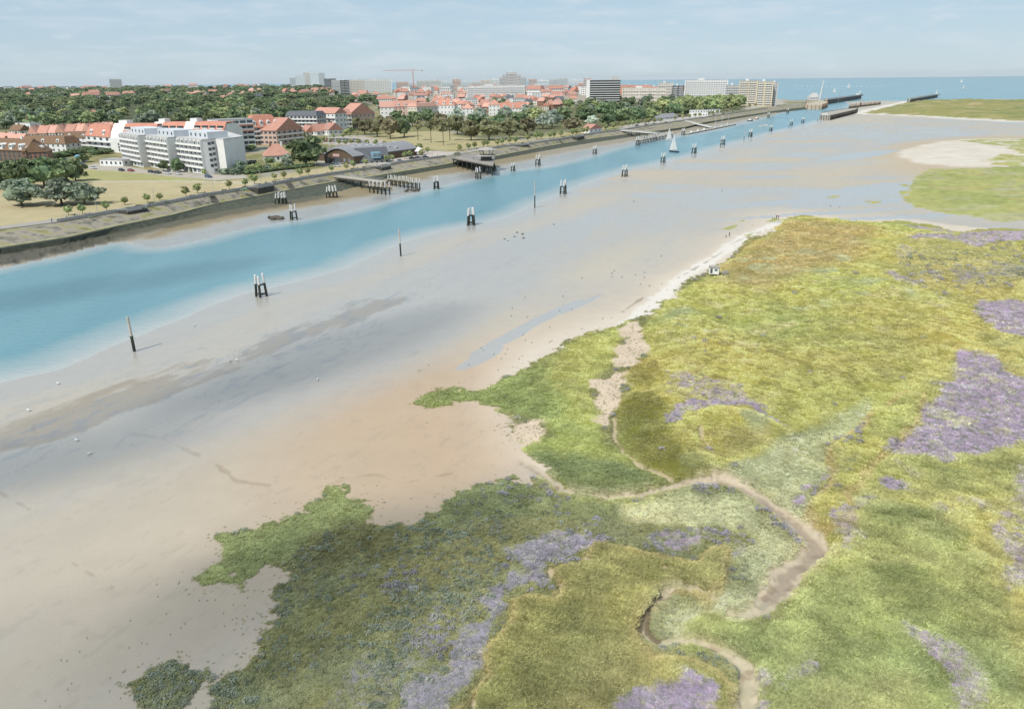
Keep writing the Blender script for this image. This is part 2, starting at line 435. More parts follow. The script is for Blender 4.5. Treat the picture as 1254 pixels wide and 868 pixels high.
# sea lavender: outline, how dense (1 = closed carpet)
LAV = [
 ([(1174, 432), (1190, 432), (1223, 441), (1240, 459), (1300, 480), (1300, 540), (1238, 550), (1207, 560), (1172, 562), (1159, 569), (1131, 562), (1083, 555), (1101, 542), (1121, 522), (1129, 497), (1149, 486), (1152, 476), (1136, 470), (1166, 469), (1169, 456)], 0.95),
 ([(1192, 375), (1202, 368), (1233, 368), (1300, 375), (1300, 425), (1228, 410), (1207, 398), (1197, 385)], 0.95),
 ([(1177, 283), (1254, 280), (1420, 284), (1420, 300), (1254, 294), (1220, 295), (1197, 303), (1177, 297), (1111, 295), (1121, 290), (1174, 289)], 0.9),
 ([(1096, 273), (1119, 275), (1172, 283), (1165, 287), (1120, 280)], 0.8),
 ([(1094, 309), (1105, 300), (1120, 310), (1100, 325)], 0.5),
 ([(1080, 336), (1095, 332), (1130, 346), (1120, 352), (1098, 347)], 0.6),
 ([(1160, 330), (1200, 318), (1254, 322), (1300, 330), (1300, 345), (1210, 338), (1175, 352)], 0.4),
 ([(1145, 355), (1165, 375), (1158, 376), (1142, 360)], 0.5),
 ([(818, 466), (851, 465), (889, 476), (925, 494), (945, 508), (912, 500), (887, 500), (859, 505), (839, 508), (831, 497), (816, 489)], 0.55),
 ([(816, 525), (821, 511), (831, 502), (850, 500), (887, 499), (912, 498), (932, 508), (965, 522), (980, 525), (958, 526), (932, 513), (912, 505), (887, 506), (859, 510), (839, 512), (829, 528)], 0.95),
 ([(1016, 572), (1021, 576), (1014, 584), (994, 596), (987, 620), (974, 618), (972, 604), (984, 592), (1000, 586)], 0.85),
 ([(1008, 535), (1018, 545), (1016, 560), (1010, 560)], 0.25),
 ([(1071, 589), (1082, 586), (1105, 590), (1122, 600), (1127, 607), (1085, 604)], 0.9),
 ([(1090, 560), (1112, 570), (1130, 582), (1122, 588), (1100, 575)], 0.45),
 ([(1141, 616), (1150, 617), (1159, 627), (1150, 628)], 0.8),
 ([(1166, 612), (1190, 608), (1220, 622), (1218, 634), (1195, 622), (1172, 617)], 0.6),
 ([(1246, 560), (1300, 560), (1300, 740), (1254, 715), (1237, 738), (1222, 728), (1232, 690), (1208, 655), (1225, 620), (1240, 600)], 0.55),
 ([(1004, 634), (1030, 628), (1062, 605), (1075, 612), (1050, 632), (1060, 668), (1040, 675), (1015, 650)], 0.5),
 ([(1109, 775), (1147, 780), (1182, 796), (1212, 838), (1205, 900), (1161, 900), (1151, 831), (1116, 798)], 0.5),
 ([(930, 850), (975, 803), (995, 796), (1016, 820), (1035, 824), (1016, 841), (975, 843), (940, 868)], 0.45),
 ([(745, 900), (748, 858), (779, 847), (817, 845), (845, 824), (866, 831), (883, 845), (869, 900)], 0.9),
 ([(925, 817), (949, 820), (956, 841), (930, 890), (921, 868)], 0.55),
 ([(793, 658), (838, 647), (866, 654), (849, 672), (831, 676), (807, 672)], 0.6),
 ([(897, 661), (918, 658), (921, 668), (900, 682)], 0.7),
 ([(625, 672), (639, 658), (677, 651), (701, 649), (746, 661), (732, 672), (704, 679), (673, 686), (673, 710), (642, 720), (621, 724), (625, 741), (611, 755), (597, 775), (590, 796), (597, 813), (580, 838), (552, 855), (546, 900), (469, 900), (490, 845), (504, 824), (538, 817), (556, 789), (566, 769), (594, 755), (587, 734), (604, 720), (625, 713), (621, 699), (645, 699), (645, 682)], 0.85),
 ([(380, 868), (430, 800), (500, 740), (560, 700), (610, 720), (580, 760), (540, 810), (500, 830), (470, 900), (380, 900)], 0.28),
 ([(1225, 212), (1254, 205), (1420, 206), (1420, 255), (1254, 252), (1215, 240)], 0.35),
]
SLITS = [[(708, 679), (716, 676), (722, 681)], [(697, 690), (686, 688)], [(674, 687), (672, 700)], [(685, 708), (687, 722), (677, 728)], [(628, 758), (645, 754), (655, 760)], [(604, 816), (608, 818), (600, 830), (582, 846), (575, 862)], [(611, 812), (618, 797)],
         [(811, 689), (828, 690), (834, 685)], [(842, 684), (864, 679)], [(858, 527), (860, 540), (872, 548), (876, 554)], [(1066, 680), (1078, 686)], [(1108, 697), (1112, 705), (1108, 711)], [(752, 505), (753, 528), (764, 546), (790, 566), (822, 578)]]

LC = {}
def prep():
    LC['water'] = W(WATER_NEAR + [(1068, 121), (1420, 118), (1900, 90.5 + 8), (1100, 98), (100, 106), (-900, 116)][:0] + WATER_FAR[::-1], 0.0)
    LC['marsh'] = W(MARSH_OUT, ZS + 0.4)
    LC['clump'] = W(CLUMP, ZS)
    LC['marshR'] = W(MARSH_R, 1.2)
    LC['duneF'] = W(DUNE_FAR, 1.5)
    LC['spitS'], LC['spitW'] = W(SPIT_SAND, 0.8), W(SPIT_WET, 0.6)
    LC['spitG'] = [W(p, 1.0) for p in SPIT_GREEN]
    LC['islets'] = [W(p, 0.7) for p in ISLETS]
    for k, c in (('ck1', CREEK), ('ck2', CREEK2)):
        p = W([q[:2] for q in c], 1.0)
        e = W([(q[0] + q[2], q[1]) for q in c], 1.0)
        LC[k] = p
        LC[k + 'w'] = np.hypot(*(e - p).T) * (1.12 if k == 'ck1' else 1.0)
    LC['gap'], LC['sparse'] = W(SAND_GAP, 1.6), W(SAND_SPARSE, 1.3)
    LC['zones'] = [(n, W(p, ZM + (0.8 if n in ('plateau', 'platlight', 'ridgeE', 'dune', 'dunetop', 'dunegreen', 'flank', 'ringin') else 0)), alb(*c), e, s, k) for n, p, c, e, s, k in Y1]
    LC['lav'] = [(W(p, ZM), d) for p, d in LAV]
    LC['slits'] = [W(p, ZM + 0.8) for p in SLITS]
prep()

def blob(X, Y, px, py, ax, ay, ang=25.0, z=0.3):
    """soft ellipse on the ground: half axes along / across, turned `ang` degrees from +Y towards +X"""
    cx, cy = G(px, py, z)
    a = math.radians(ang)
    dx, dy = X - cx, Y - cy
    u = dx * math.sin(a) + dy * math.cos(a)
    v = dx * math.cos(a) - dy * math.sin(a)
    return np.exp(-(u / ax) ** 2 - (v / ay) ** 2)

def landcover(X, Y):
    """everything known about the ground at X, Y: height, colour, wetness, vegetation"""
    R = {}
    n = len(X)
    dist = np.hypot(X, Y)
    n1 = fbm(X, Y, 9.0, 5, 1)
    n2 = fbm(X, Y, 2.6, 4, 2)
    n3 = fbm(X, Y, 28.0, 4, 3)
    ca, sa = math.cos(math.radians(27)), math.sin(math.radians(27))
    U, V = X * sa + Y * ca, X * ca - Y * sa               # along / across the channel
    st = fbm(U / 5.0, V, 5.0, 5, 4) * sst(dist, 520, 160)
    st2 = fbm(U / 3.0, V, 22.0, 4, 5)
    sw = sd_poly(LC['water'], X, Y, 60) + n1 * 0.6 + st2 * 2.0
    sea = (Y > 1650) & (X > -3000)
    sm0 = sd_poly(LC['marsh'], X, Y, 60)
    sm = np.maximum(sm0, sd_poly(LC['clump'], X, Y, 30)) + n2 * 1.4 + n1 * 0.9 - 0.3
    smr = sd_poly(LC['marshR'], X, Y, 60) + n1 * 2.5
    sdf = sd_poly(LC['duneF'], X, Y, 60) + n1 * 5
    isl = np.max([sd_poly(p, X, Y, 20) for p in LC['islets']], 0) + n1 * 0.8
    sps = sd_poly(LC['spitS'], X, Y, 60) + n1 * 3
    spw = sd_poly(LC['spitW'], X, Y, 60) + n3 * 6
    spg = np.max([sd_poly(p, X, Y, 40) for p in LC['spitG']], 0) + n1 * 5 + n2
    lands = np.maximum.reduce([sm, smr, isl, spg, sdf])
    # ---- height
    dl = np.maximum(-np.maximum.reduce([sm0, smr, sdf, sps]), 0)
    z = 0.10 + np.clip(-sw, 0, 60) * 0.004 + 0.65 * np.exp(-dl / 9.0) + 0.03 * st + 0.05 * st2
    z = np.where(sw > 0, -0.05 * np.clip(sw, 0, 60), z)
    z = np.where(sw > -6, np.minimum(z, 0.02 + np.maximum(-sw, 0) * 0.02 - np.maximum(sw, 0) * 0.05), z)
    z = np.where(sps > 0, np.maximum(z, 0.8 + sst(sps, 0, 30) * 0.7), z)
    z = np.where(smr > 0, np.maximum(z, 0.7 + sst(smr, 0, 3) * 0.5 + n1 * 0.1), z)
    z = np.where(sdf > 0, np.maximum(z, 0.9 + sst(sdf, 0, 60) * 4.5 * (0.6 + 0.4 * n3) + n1 * .6), z)
    rise = sst(sm, -0.3, 2.5)
    zs = {}
    for nm, p, c, e, s, k in LC['zones']:
        zs[nm] = sd_poly(p, X, Y, 30) + (n2 * 0.55 + n1 * 0.45) * e
    zm = 1.0 + 0.55 * sst(sm, 0, 10) + 0.10 * n1 + 0.09 * n2 + 0.12 * n3
    zm = zm + 0.50 * sst(zs['plateau'], -0.5, 0.7) + 0.45 * sst(zs['green'], -1, 4) + 0.75 * sst(zs['ridgeE'], -0.4, 1.2)
    zm = zm + sst(zs['dune'], -1, 8) * (0.9 + 0.35 * n1 + 0.5 * n3) + 0.35 * sst(zs['right'], -2, 6)
    ring = sd_poly(LC['zones'][[q[0] for q in LC['zones']].index('ringin')][1], X, Y, 40)
    zm = zm + 1.0 * np.exp(-((ring + 3.0) / 2.6) ** 2) * (0.8 + 0.3 * n1) + sst(zs['flank'], -2, 4) * 0.5
    zm = zm - 0.5 * sst(zs['paleD'], -0.5, 2) - 0.45 * sst(zs['palecreek'], -0.5, 1.0) - 0.25 * sst(zs['pale'], -1, 2)
    z = np.where(sm > -0.3, np.maximum(z, z * (1 - rise) + zm * rise), z)
    c1 = d_line(LC['ck1'], X, Y, 25, LC['ck1w']) + n2 * 0.42 + n1 * 0.45 + 0.25 * fbm(X, Y, 0.7, 2, 81)
    c2 = d_line(LC['ck2'], X, Y, 25, LC['ck2w']) + n2 * 0.42 + n1 * 0.3 + 0.2 * fbm(X, Y, 0.7, 2, 82)
    tail = d_line(LC['ck2'][10:], X, Y, 25, LC['ck2w'][10:]) + n2 * 0.5 + n1 * 0.4
    tail = np.minimum(tail, d_line(LC['ck2'][:2], X, Y, 25, LC['ck2w'][:2]) + n2 * .5)
    arcbank = d_line(LC['ck2'][3:10], X, Y, 25)
    cut1, cut2 = sst(-c1, -1.1, 0.5), sst(-c2, -0.9, 0.5)
    cin = sst(-c1, 0.2, 1.2)
    z = z * (1 - cut1) + np.minimum(z, 0.75 - 0.12 * cin) * cut1
    z = z * (1 - cut2) + np.minimum(z, 0.95 + 0.1 * n2) * cut2
    slit = np.min([d_line(p, X, Y, 10) for p in LC['slits']], 0) + n2 * 0.30
    cs = sst(-slit, -0.42, -0.18) * (sm > 0)
    z = z - 0.35 * cs
    # ---- colour: mud and sand
    sand, sheenc, dry, white = alb(202, 194, 178), alb(216, 219, 220), alb(224, 211, 194), alb(236, 229, 218)
    c = np.tile(sand, (n, 1))
    c = mix(c, alb(205, 190, 166), np.clip(sst(st2, -0.3, 0.8) * 0.6, 0, 1))
    wet = np.clip(0.45 + 0.35 * st2 + 0.18 * st, 0, 1)
    wet = np.maximum(wet, sst(-sw, 26, 2) * 0.9)
    orange = np.clip(blob(X, Y, 470, 545, 45, 26, 20) + 0.8 * blob(X, Y, 590, 520, 18, 14, 20) + 0.5 * blob(X, Y, 620, 440, 40, 8, 28), 0, 1)
    c = mix(c, alb(205, 178, 148), orange * 0.9)
    pale = np.clip(blob(X, Y, 120, 640, 30, 30, 0), 0, 1)
    c = mix(c, alb(198, 188, 172), pale * 0.7)
    dampo = np.clip(blob(X, Y, 430, 425, 62, 16, 30) + 0.8 * blob(X, Y, 330, 465, 30, 10, 32) + 0.7 * blob(X, Y, 60, 555, 26, 7, 40) + 0.6 * blob(X, Y, 640, 300, 120, 14, 27) + 0.8 * blob(X, Y, 900, 220, 260, 50, 27)
                    + 0.9 * blob(X, Y, 1100, 160, 320, 120, 60) + 0.5 * blob(X, Y, 180, 380 + 40, 60, 12, 34) + 0.8 * blob(X, Y, 1080, 240, 60, 50, 50), 0, 1)
    wet = np.clip(wet * (1 - orange * 0.75) + dampo * 0.6 - pale * 0.3, 0, 1)
    # strand of shallow pools beside the beach
    pool = np.max([blob(X, Y, 612, 420, 16, 2.6, 33), blob(X, Y, 588, 440, 12, 2.6, 33), blob(X, Y, 652, 397, 14, 2.2, 35), blob(X, Y, 680, 383, 14, 1.8, 35), blob(X, Y, 712, 373, 12, 1.2, 35),
                   blob(X, Y, 1010, 262, 60, 4, 75), blob(X, Y, 1080, 268, 60, 5, 80), blob(X, Y, 1068, 232, 50, 14, 60), blob(X, Y, 1090, 247, 60, 7, 75), blob(X, Y, 1055, 190, 60, 14, 50), blob(X, Y, 1000, 245, 70, 7, 70)], 0) + 0.16 * st + 0.12 * n1
    pool = sst(pool, 0.42, 0.55) * (sm < -0.5)
    # dark rippled mud with algae on the left bars
    mud = np.clip(blob(X, Y, 200, 462, 26, 5, 38) + blob(X, Y, 90, 510, 26, 5, 42) + 0.9 * blob(X, Y, 150, 487, 22, 5, 42) + 0.8 * blob(X, Y, 40, 535, 16, 4, 50) + 0.6 * blob(X, Y, 430, 385, 40, 6, 34) + 0.5 * blob(X, Y, 300, 402, 20, 5, 40), 0, 1)
    fine = fbm(U / 3.5, V, 1.3, 4, 72, 0.62)
    mud = sst(mud + 0.5 * st + 0.28 * n1 + 0.22 * fine, 0.55, 0.95)
    c = mix(c, alb(164, 148, 124), mud * 0.70)
    rip = sst(fbm(U / 2.2, V, 1.6, 4, 8) + 0.5 * st, 0.45, 0.95) * np.clip(blob(X, Y, 100, 520, 50, 14, 42) + blob(X, Y, 430, 390, 60, 12, 34), 0, 1)
    c = mix(c, alb(140, 146, 152), rip * 0.6)
    braid = sst(np.abs(fbm(U / 4.0, V, 6.0, 4, 73, 0.55)), 0.07, 0.015) * np.clip(blob(X, Y, 60, 545, 40, 12, 48) + blob(X, Y, 420, 395, 50, 9, 34) + blob(X, Y, 250, 470, 60, 14, 42), 0, 1) * (sw < -2)
    c = mix(c, alb(150, 148, 142), braid * 0.5)
    wet = np.clip(wet + 0.5 * braid, 0, 1)
    far_bar = sst(fbm(X / 4.0, Y, 30.0, 4, 9) + 0.3 * n3, 0.15, 0.7) * sst(dist, 250, 450) * (sw < -3)
    c = mix(c, alb(206, 190, 164), far_bar * 0.45)
    wet = wet * (1 - 0.55 * far_bar)
    drain = np.min([d_line(W(p, 0.3), X, Y, 12) for p in ([(150, 527), (205, 538), (232, 553), (262, 566), (290, 590), (330, 596)], [(230, 425), (290, 428), (322, 415), (338, 402), (336, 396)], [(0, 548), (30, 545), (44, 532), (42, 520)],
                     [(395, 600), (440, 588), (462, 584), (490, 594), (520, 590), (560, 580), (640, 566)], [(0, 602), (18, 612), (40, 626)], [(90, 690), (140, 720)])], 0) + 0.5 * n2
    dr = sst(-drain, -0.32, -0.1) * sst(n1, -0.9, 0.1)
    c = mix(c, alb(158, 138, 116), dr * 0.4)
    z = z - dr * 0.05 * (sm < -1)
    fl = sst(fbm(U / 2.0, V, 0.9, 3, 71) + 0.4 * st, 0.55, 0.9) * sst(dist, 330, 120) * (sm < -1)
    c = mix(c, alb(172, 162, 146), fl * 0.22)
    # beach: dry sand along the marsh edge, white crest near the dunes
    crest = np.min([d_line(W([(765, 398), (800, 372), (835, 340), (880, 312), (915, 288), (955, 271)], 1.0), X, Y, 40)], 0)
    beach = np.exp(-np.maximum(-sm0, 0) / 12.0) * np.clip(sst(X + 0.2 * Y, 8, 34), 0, 1) * (np.maximum(smr, sdf) < -20)
    c = mix(c, dry, np.clip(beach * 1.2, 0, 1) * (1 - 0.3 * pale))
    c = mix(c, white, sst(-crest + n2 * 0.8 + n1 * .8, -3.2, -1.4))
    c = mix(c, alb(128, 112, 92), sst(-(np.min([d_line(W(p, 1.0), X, Y, 8) for p in ([(762, 381), (790, 361)], [(830, 340), (885, 308)], [(895, 298), (940, 280)])], 0) + 0.5 * n2), -0.35, -0.1) * 0.55)
    wet = wet * (1 - np.clip(beach * 1.4, 0, 1)) * (1 - sst(-crest, -6, -2))
    # the sand spit on the right and the far dunes
    c = mix(c, alb(200, 184, 160), sst(spw, -12, 20))
    wet = wet * (1 - 0.8 * sst(spw, -12, 10))
    c = mix(c, alb(230, 222, 208), sst(sps, -3, 5) * (0.75 + 0.25 * np.clip(n1, -1, 1)))
    wet = wet * (1 - sst(sps, -6, 2))
    wet = np.maximum(wet, pool)
    c = mix(c, alb(192, 198, 198), pool * 0.4)  # sky mirrored in the pools, painted into their colour
    c = mix(c, sheenc, np.clip(wet - 0.25, 0, 1) * 0.5 * (1 - 0.6 * mud))  # pale sky sheen of the wet sand put into its colour
    duneedge = sst(sdf, -28, -4)
    c = mix(c, white, duneedge)
    wet = wet * (1 - duneedge)
    # weed specks on the sand
    dots = (rng.random(n) < 0.0035) & (sm < -0.3) & (blob(X, Y, 260, 760, 14, 9, 40) + blob(X, Y, 700, 370, 60, 12, 30) > 0.3)
    c = np.where(dots[:, None], np.array(alb(96, 98, 72)), c)
    # ---- colour: vegetation
    olive = alb(136, 136, 80)
    g = np.tile(olive, (n, 1))
    g = mix(g, alb(152, 146, 88), sst(n1 * 0.7 + n2 * 0.5, 0.15, 0.75) * 0.8)
    g = mix(g, alb(108, 118, 78), sst(n2 * 0.6 + n3 * 0.7, 0.2, 0.8) * 0.6)
    for nm, p, col, e, s, k in LC['zones']:
        w = sst(zs[nm], -s * 0.5, s * 0.5) * k
        v = 1.0 + 0.17 * n2 + 0.10 * n1
        gg = np.clip(np.asarray(col)[None, :] * v[:, None], 0, 1)
        gg[:, 2] *= (1 - 0.1 * n1)
        gg[:, 0] *= (1 + 0.12 * n3 + 0.05 * n1)
        g = g * (1 - w)[:, None] + gg * w[:, None]
    # dune: straw tussocks and dark scrub dots
    dd = sst(zs['dune'], 0, 6)
    tus = sst(fbm(X, Y, 1.5, 3, 21) + 0.3 * n1, 0.35, 0.75)
    g = mix(g, alb(122, 118, 62), tus * dd * 0.5)
    g = mix(g, alb(196, 180, 136), sst(fbm(X, Y, 5.0, 4, 22), 0.35, 0.85) * dd * 0.45)
    g = mix(g, alb(168, 176, 140), sst(fbm(X, Y, 12.0, 4, 23), 0.45, 0.8) * dd * 0.6)
    # long-grass sweeps on the higher ground
    hi = np.clip(sst(zs['plateau'], 0, 3) + sst(zs['green'], 0, 4) + sst(zs['right'], 0, 6), 0, 1)
    sweep = fbm(X * 0.8 + Y * 0.5, Y * 1.3 - X * 0.3, 6.0, 4, 24)
    g = mix(g, alb(172, 172, 112), sst(sweep, 0.1, 0.9) * hi * 0.55)
    g = mix(g, alb(104, 112, 54), sst(-sweep, 0.2, 0.9) * hi * 0.45)
    edge = sst(zs['plateau'], -0.6, 0.1) * sst(-zs['plateau'], -1.1, -0.3)
    g = mix(g, alb(182, 160, 112), edge * 0.45)
    ede = sst(zs['ridgeE'], -0.5, 0.1) * sst(-zs['ridgeE'], -1.2, -0.3)
    g = mix(g, alb(186, 160, 110), ede * 0.6)
    # sea lavender
    lav = np.zeros(n)
    spk = fbm(X, Y, 1.1, 4, 31, 0.65)
    for p, d in LC['lav']:
        s = sd_poly(p, X, Y, 12) + n2 * 1.0 + n1 * 0.6
        lav = np.maximum(lav, sst(s, -0.6, 0.8) * d)
    hole = sst(spk + 0.6 * n1 + 0.3 * n2, 0.0, 0.6)
    lavm = np.clip(lav * 1.2 - 0.75 * hole - (1 - lav) * 0.35 + (spk * 0.5) * (1 - lav), 0, 1) * (lav > 0.02)
    sandy = np.maximum(sst(sd_poly(LC['gap'], X, Y, 15) + n1 * 1.6 + n2 * 1.2, -0.4, 0.6), sst(sd_poly(LC['sparse'], X, Y, 15) + n1 * 1.5 + n2 * 2.0, -0.5, 1.2) * 0.85)
    lavm = lavm * (1 - sandy)
    g = mix(g, alb(146, 150, 112), np.clip(lav, 0, 1) * 0.55)
    g = mix(g, alb(190, 172, 194), lavm * 0.7)
    # far marsh colours
    gf = np.tile(alb(176, 178, 112), (n, 1))
    gf = mix(gf, alb(186, 178, 110), sst(n1, -0.1, 0.6))
    gf = mix(gf, alb(162, 168, 100), sst(n3, 0.0, 0.6) * 0.8)
    gf = mix(gf, alb(186, 182, 146), sst(fbm(X / 2, Y, 7, 4, 43), 0.15, 0.6) * 0.6)
    gf = gf * (1 + 0.16 * n2)[:, None]
    gf = mix(gf, alb(176, 166, 186), lavm * 0.6)
    gdf = np.tile(alb(160, 156, 96), (n, 1))
    gdf = mix(gdf, alb(186, 170, 124), sst(fbm(X / 3, Y, 16, 4, 41), 0.05, 0.7))
    gdf = mix(gdf, alb(132, 142, 88), sst(fbm(X / 3, Y, 20, 4, 42), 0.1, 0.6) * 0.8)
    veg = sst(sm, -0.05, 0.35)
    holes = sst(fbm(X, Y, 1.8, 3, 51) - 0.9 * sst(sm, 0, 3.0) - 0.2, 0.12, 0.35)        # ragged rim of the marsh
    veg = veg * (1 - holes) * (1 - sandy)
    creek = np.maximum(sst(-c1, -0.35, 0.05), sst(-tail, -0.3, 0.1) * sst(fbm(X, Y, 1.1, 3, 83), -0.75, -0.2))
    creek = np.maximum(creek, 0.85 * sst(-c2, -0.15, 0.25))
    fringe = np.maximum(sst(-c1, -2.2, -0.2), 0.7 * sst(-c2, -1.6, -0.2)) * sst(n2 + 0.3 * n1, -0.5, 0.4)
    g = mix(g, alb(194, 182, 146), fringe * 0.55)
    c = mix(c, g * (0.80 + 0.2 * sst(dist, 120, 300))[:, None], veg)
    c = mix(c, alb(222, 202, 178), sandy * sst(sm, 0, 0.5))
    c = mix(c, alb(204, 190, 166), creek * sst(sm, -4, 1))
    c = mix(c, alb(188, 166, 140), sst(-c1, 0.25, 0.7) * 0.7 * sst(sm, -6, 1))
    c = mix(c, alb(204, 194, 164), sst(-c2, -1.0, 0.1) * 0.6 * (sm > 0))
    c = mix(c, alb(160, 140, 114), sst(fbm(X, Y, 1.3, 3, 84) - 0.15, 0.1, 0.5) * creek * sst(sm, -2, 1) * 0.6)
    c = mix(c, alb(214, 198, 174), sst(-c1, -0.9, -0.3) * sst(c1, -0.25, 0.15) * sst(n2, -0.5, 0.3) * sst(sm, -2, 1) * 0.8)
    bk = sst(-np.abs(arcbank + 0.4 * n2 - 0.2), -0.55, -0.2) * sst(-X, -16.5, -13.5) * (sm > 0)
    c = mix(c, alb(112, 100, 80), bk * 0.85)  # bank soil with the bank's shadow painted into its dark tone
    veg = veg * (1 - creek) * (1 - 0.8 * bk) * (1 - 0.6 * sst(-c2, -0.8, 0.2) * sst(n2, -0.6, 0.4))
    c = mix(c, alb(204, 188, 158), cs * 0.85)
    veg = veg * (1 - cs)
    c = mix(c, gf, np.maximum(sst(smr, -0.5, 1), np.maximum(sst(isl, -0.3, 0.4), sst(spg, -1, 2) * sst(fbm(X, Y, 8, 4, 61), -0.7, 0.1))))
    c = mix(c, gdf, sst(sdf, -2, 6))
    wet = np.clip(wet * (sm < 0), 0, 1) + 0.85 * sst(-c1, 0.3, 0.8) * sst(sm, -6, 1)
    wet = wet * (1 - np.maximum.reduce([sst(smr, -1, 1), sst(isl, -.5, .5), sst(spg, -1, 1), sst(sdf, -4, 0)]))
    lum = (g * np.array([.3, .59, .11])).sum(1)
    g = (g * 0.68 + lum[:, None] * np.array([1.02, 1.0, 0.84]) * 0.32)
    R.update(cc=np.minimum(c1, np.minimum(tail, c2 + 0.15)), z=z, col=np.clip(c, 0.005, 0.9), wet=np.clip(wet, 0, 1), veg=veg, lav=lavm * veg, lavz=lav, sm=sm, pool=pool, depth=np.where(sw > 0, sw, 0), sw=sw, zs=zs, smr=smr, sdf=sdf, n1=n1, n2=n2, n3=n3, creek=creek, dune=dd, g=g, cs=cs, sandy=sandy)
    return R
# ================================================================ town-side shore line
FOOT = [(-140, 342), (0, 311), (83, 297), (166, 281), (210, 272), (287, 257), (410, 238), (473, 219), (556, 205), (608, 196), (685, 182), (726, 175.5), (774, 168), (837, 158.5), (859, 153), (905, 145), (964, 136), (1000, 132)]
LEDGE = [(-140, 332), (0, 303), (83, 290), (145, 276), (210, 263), (262, 249.5), (324, 238), (366, 230), (410, 222), (455, 216), (552, 200), (608, 191), (664, 180), (726, 169.5), (772, 164), (837, 156), (859, 150.5), (905, 142.5), (964, 133.5), (1000, 130)]
PROM = [(-140, 303), (0, 281), (70, 272), (145, 259.5), (210, 248), (250, 240), (304, 231.5), (366, 220), (410, 213), (463, 205), (494, 199), (546, 192), (608, 181), (644, 177), (685, 171), (726, 164), (759, 160), (809, 152), (837, 148), (864, 144), (905, 138), (961, 129.5), (1000, 126)]
TZ = 6.0
xs_q = np.concatenate([np.arange(-140, 780, 14), np.arange(780, 1001, 20)]).astype(float)
def row(L, z, xs=xs_q):
    a = np.array(L, float)
    k = np.interp(xs, a[:, 0], a[:, 1])
    x, y = G(xs, k, z)
    return np.stack([x, y, np.full(len(xs), z)], 1)
q_prom, q_ledge, q_foot = row(PROM, TZ), row(LEDGE, 3.2), row(FOOT, 1.0)
q_foot[:, :2] = np.where((np.hypot(*q_foot[:, :2].T) > np.hypot(*q_ledge[:, :2].T) - 0.8)[:, None], q_ledge[:, :2] * (1 - 0.9 / np.hypot(*q_ledge[:, :2].T))[:, None], q_foot[:, :2])
COAST = np.array([(640, 1640), (430, 2200), (0, 3500), (-560, 4300), (-1850, 6300), (-3800, 8150), (-7800, 11600), (-12000, 15000), (-24000, 15000), (-24000, -900)], float)
TOWN = np.concatenate([q_prom[:, :2], COAST, [(-900, -900), (-245, 150)]])
FOOTPOLY = np.concatenate([q_foot[:, :2], COAST, [(-900, -900), (-185 - 60, 120)]])

# ---------------------------------------------------------------- ground meshes on a fan that is finest near the camera
def fan(y0, y1, step, az0, az1, daz, zref=0.5):
    ys = np.arange(y0, y1, -step) if step else np.asarray(y0)
    r = G(np.full(len(ys), 627.0), ys, zref)[1]
    az = np.radians(np.arange(az0, az1, daz))
    A, Rr = np.meshgrid(az, r)
    return (Rr * np.sin(A)).ravel(), (Rr * np.cos(A)).ravel(), len(r), len(az)

def quads(nr, na):
    i = (np.arange(nr - 1)[:, None] * na + np.arange(na - 1)[None, :]).ravel()
    return np.stack([i, i + 1, i + na + 1, i + na], 1)

def sheet(name, X, Y, Z, faces, attrs, material, smooth=True):
    used = np.unique(faces)
    remap = np.full(len(X), -1, np.int64)
    remap[used] = np.arange(len(used))
    f = remap[faces].astype(np.int32)
    me = bpy.data.meshes.new(name)
    me.vertices.add(len(used))
    me.vertices.foreach_set('co', np.stack([X[used], Y[used], Z[used]], 1).astype(np.float32).ravel())
    me.loops.add(f.size)
    me.loops.foreach_set('vertex_index', f.ravel())
    me.polygons.add(len(f))
    me.polygons.foreach_set('loop_start', np.arange(0, f.size, 4, dtype=np.int32))
    me.polygons.foreach_set('loop_total', np.full(len(f), 4, np.int32))
    me.update()
    if smooth:
        me.shade_smooth()
    for k, a in attrs.items():
        if a.ndim == 2:
            at = me.attributes.new(k, 'FLOAT_COLOR', 'POINT')
            at.data.foreach_set('color', np.concatenate([a[used], np.ones((len(used), 1))], 1).astype(np.float32).ravel())
        else:
            at = me.attributes.new(k, 'FLOAT', 'POINT')
            at.data.foreach_set('value', a[used].astype(np.float32))
    me.materials.append(material)
    o = bpy.data.objects.new(name, me)
    return link(o)

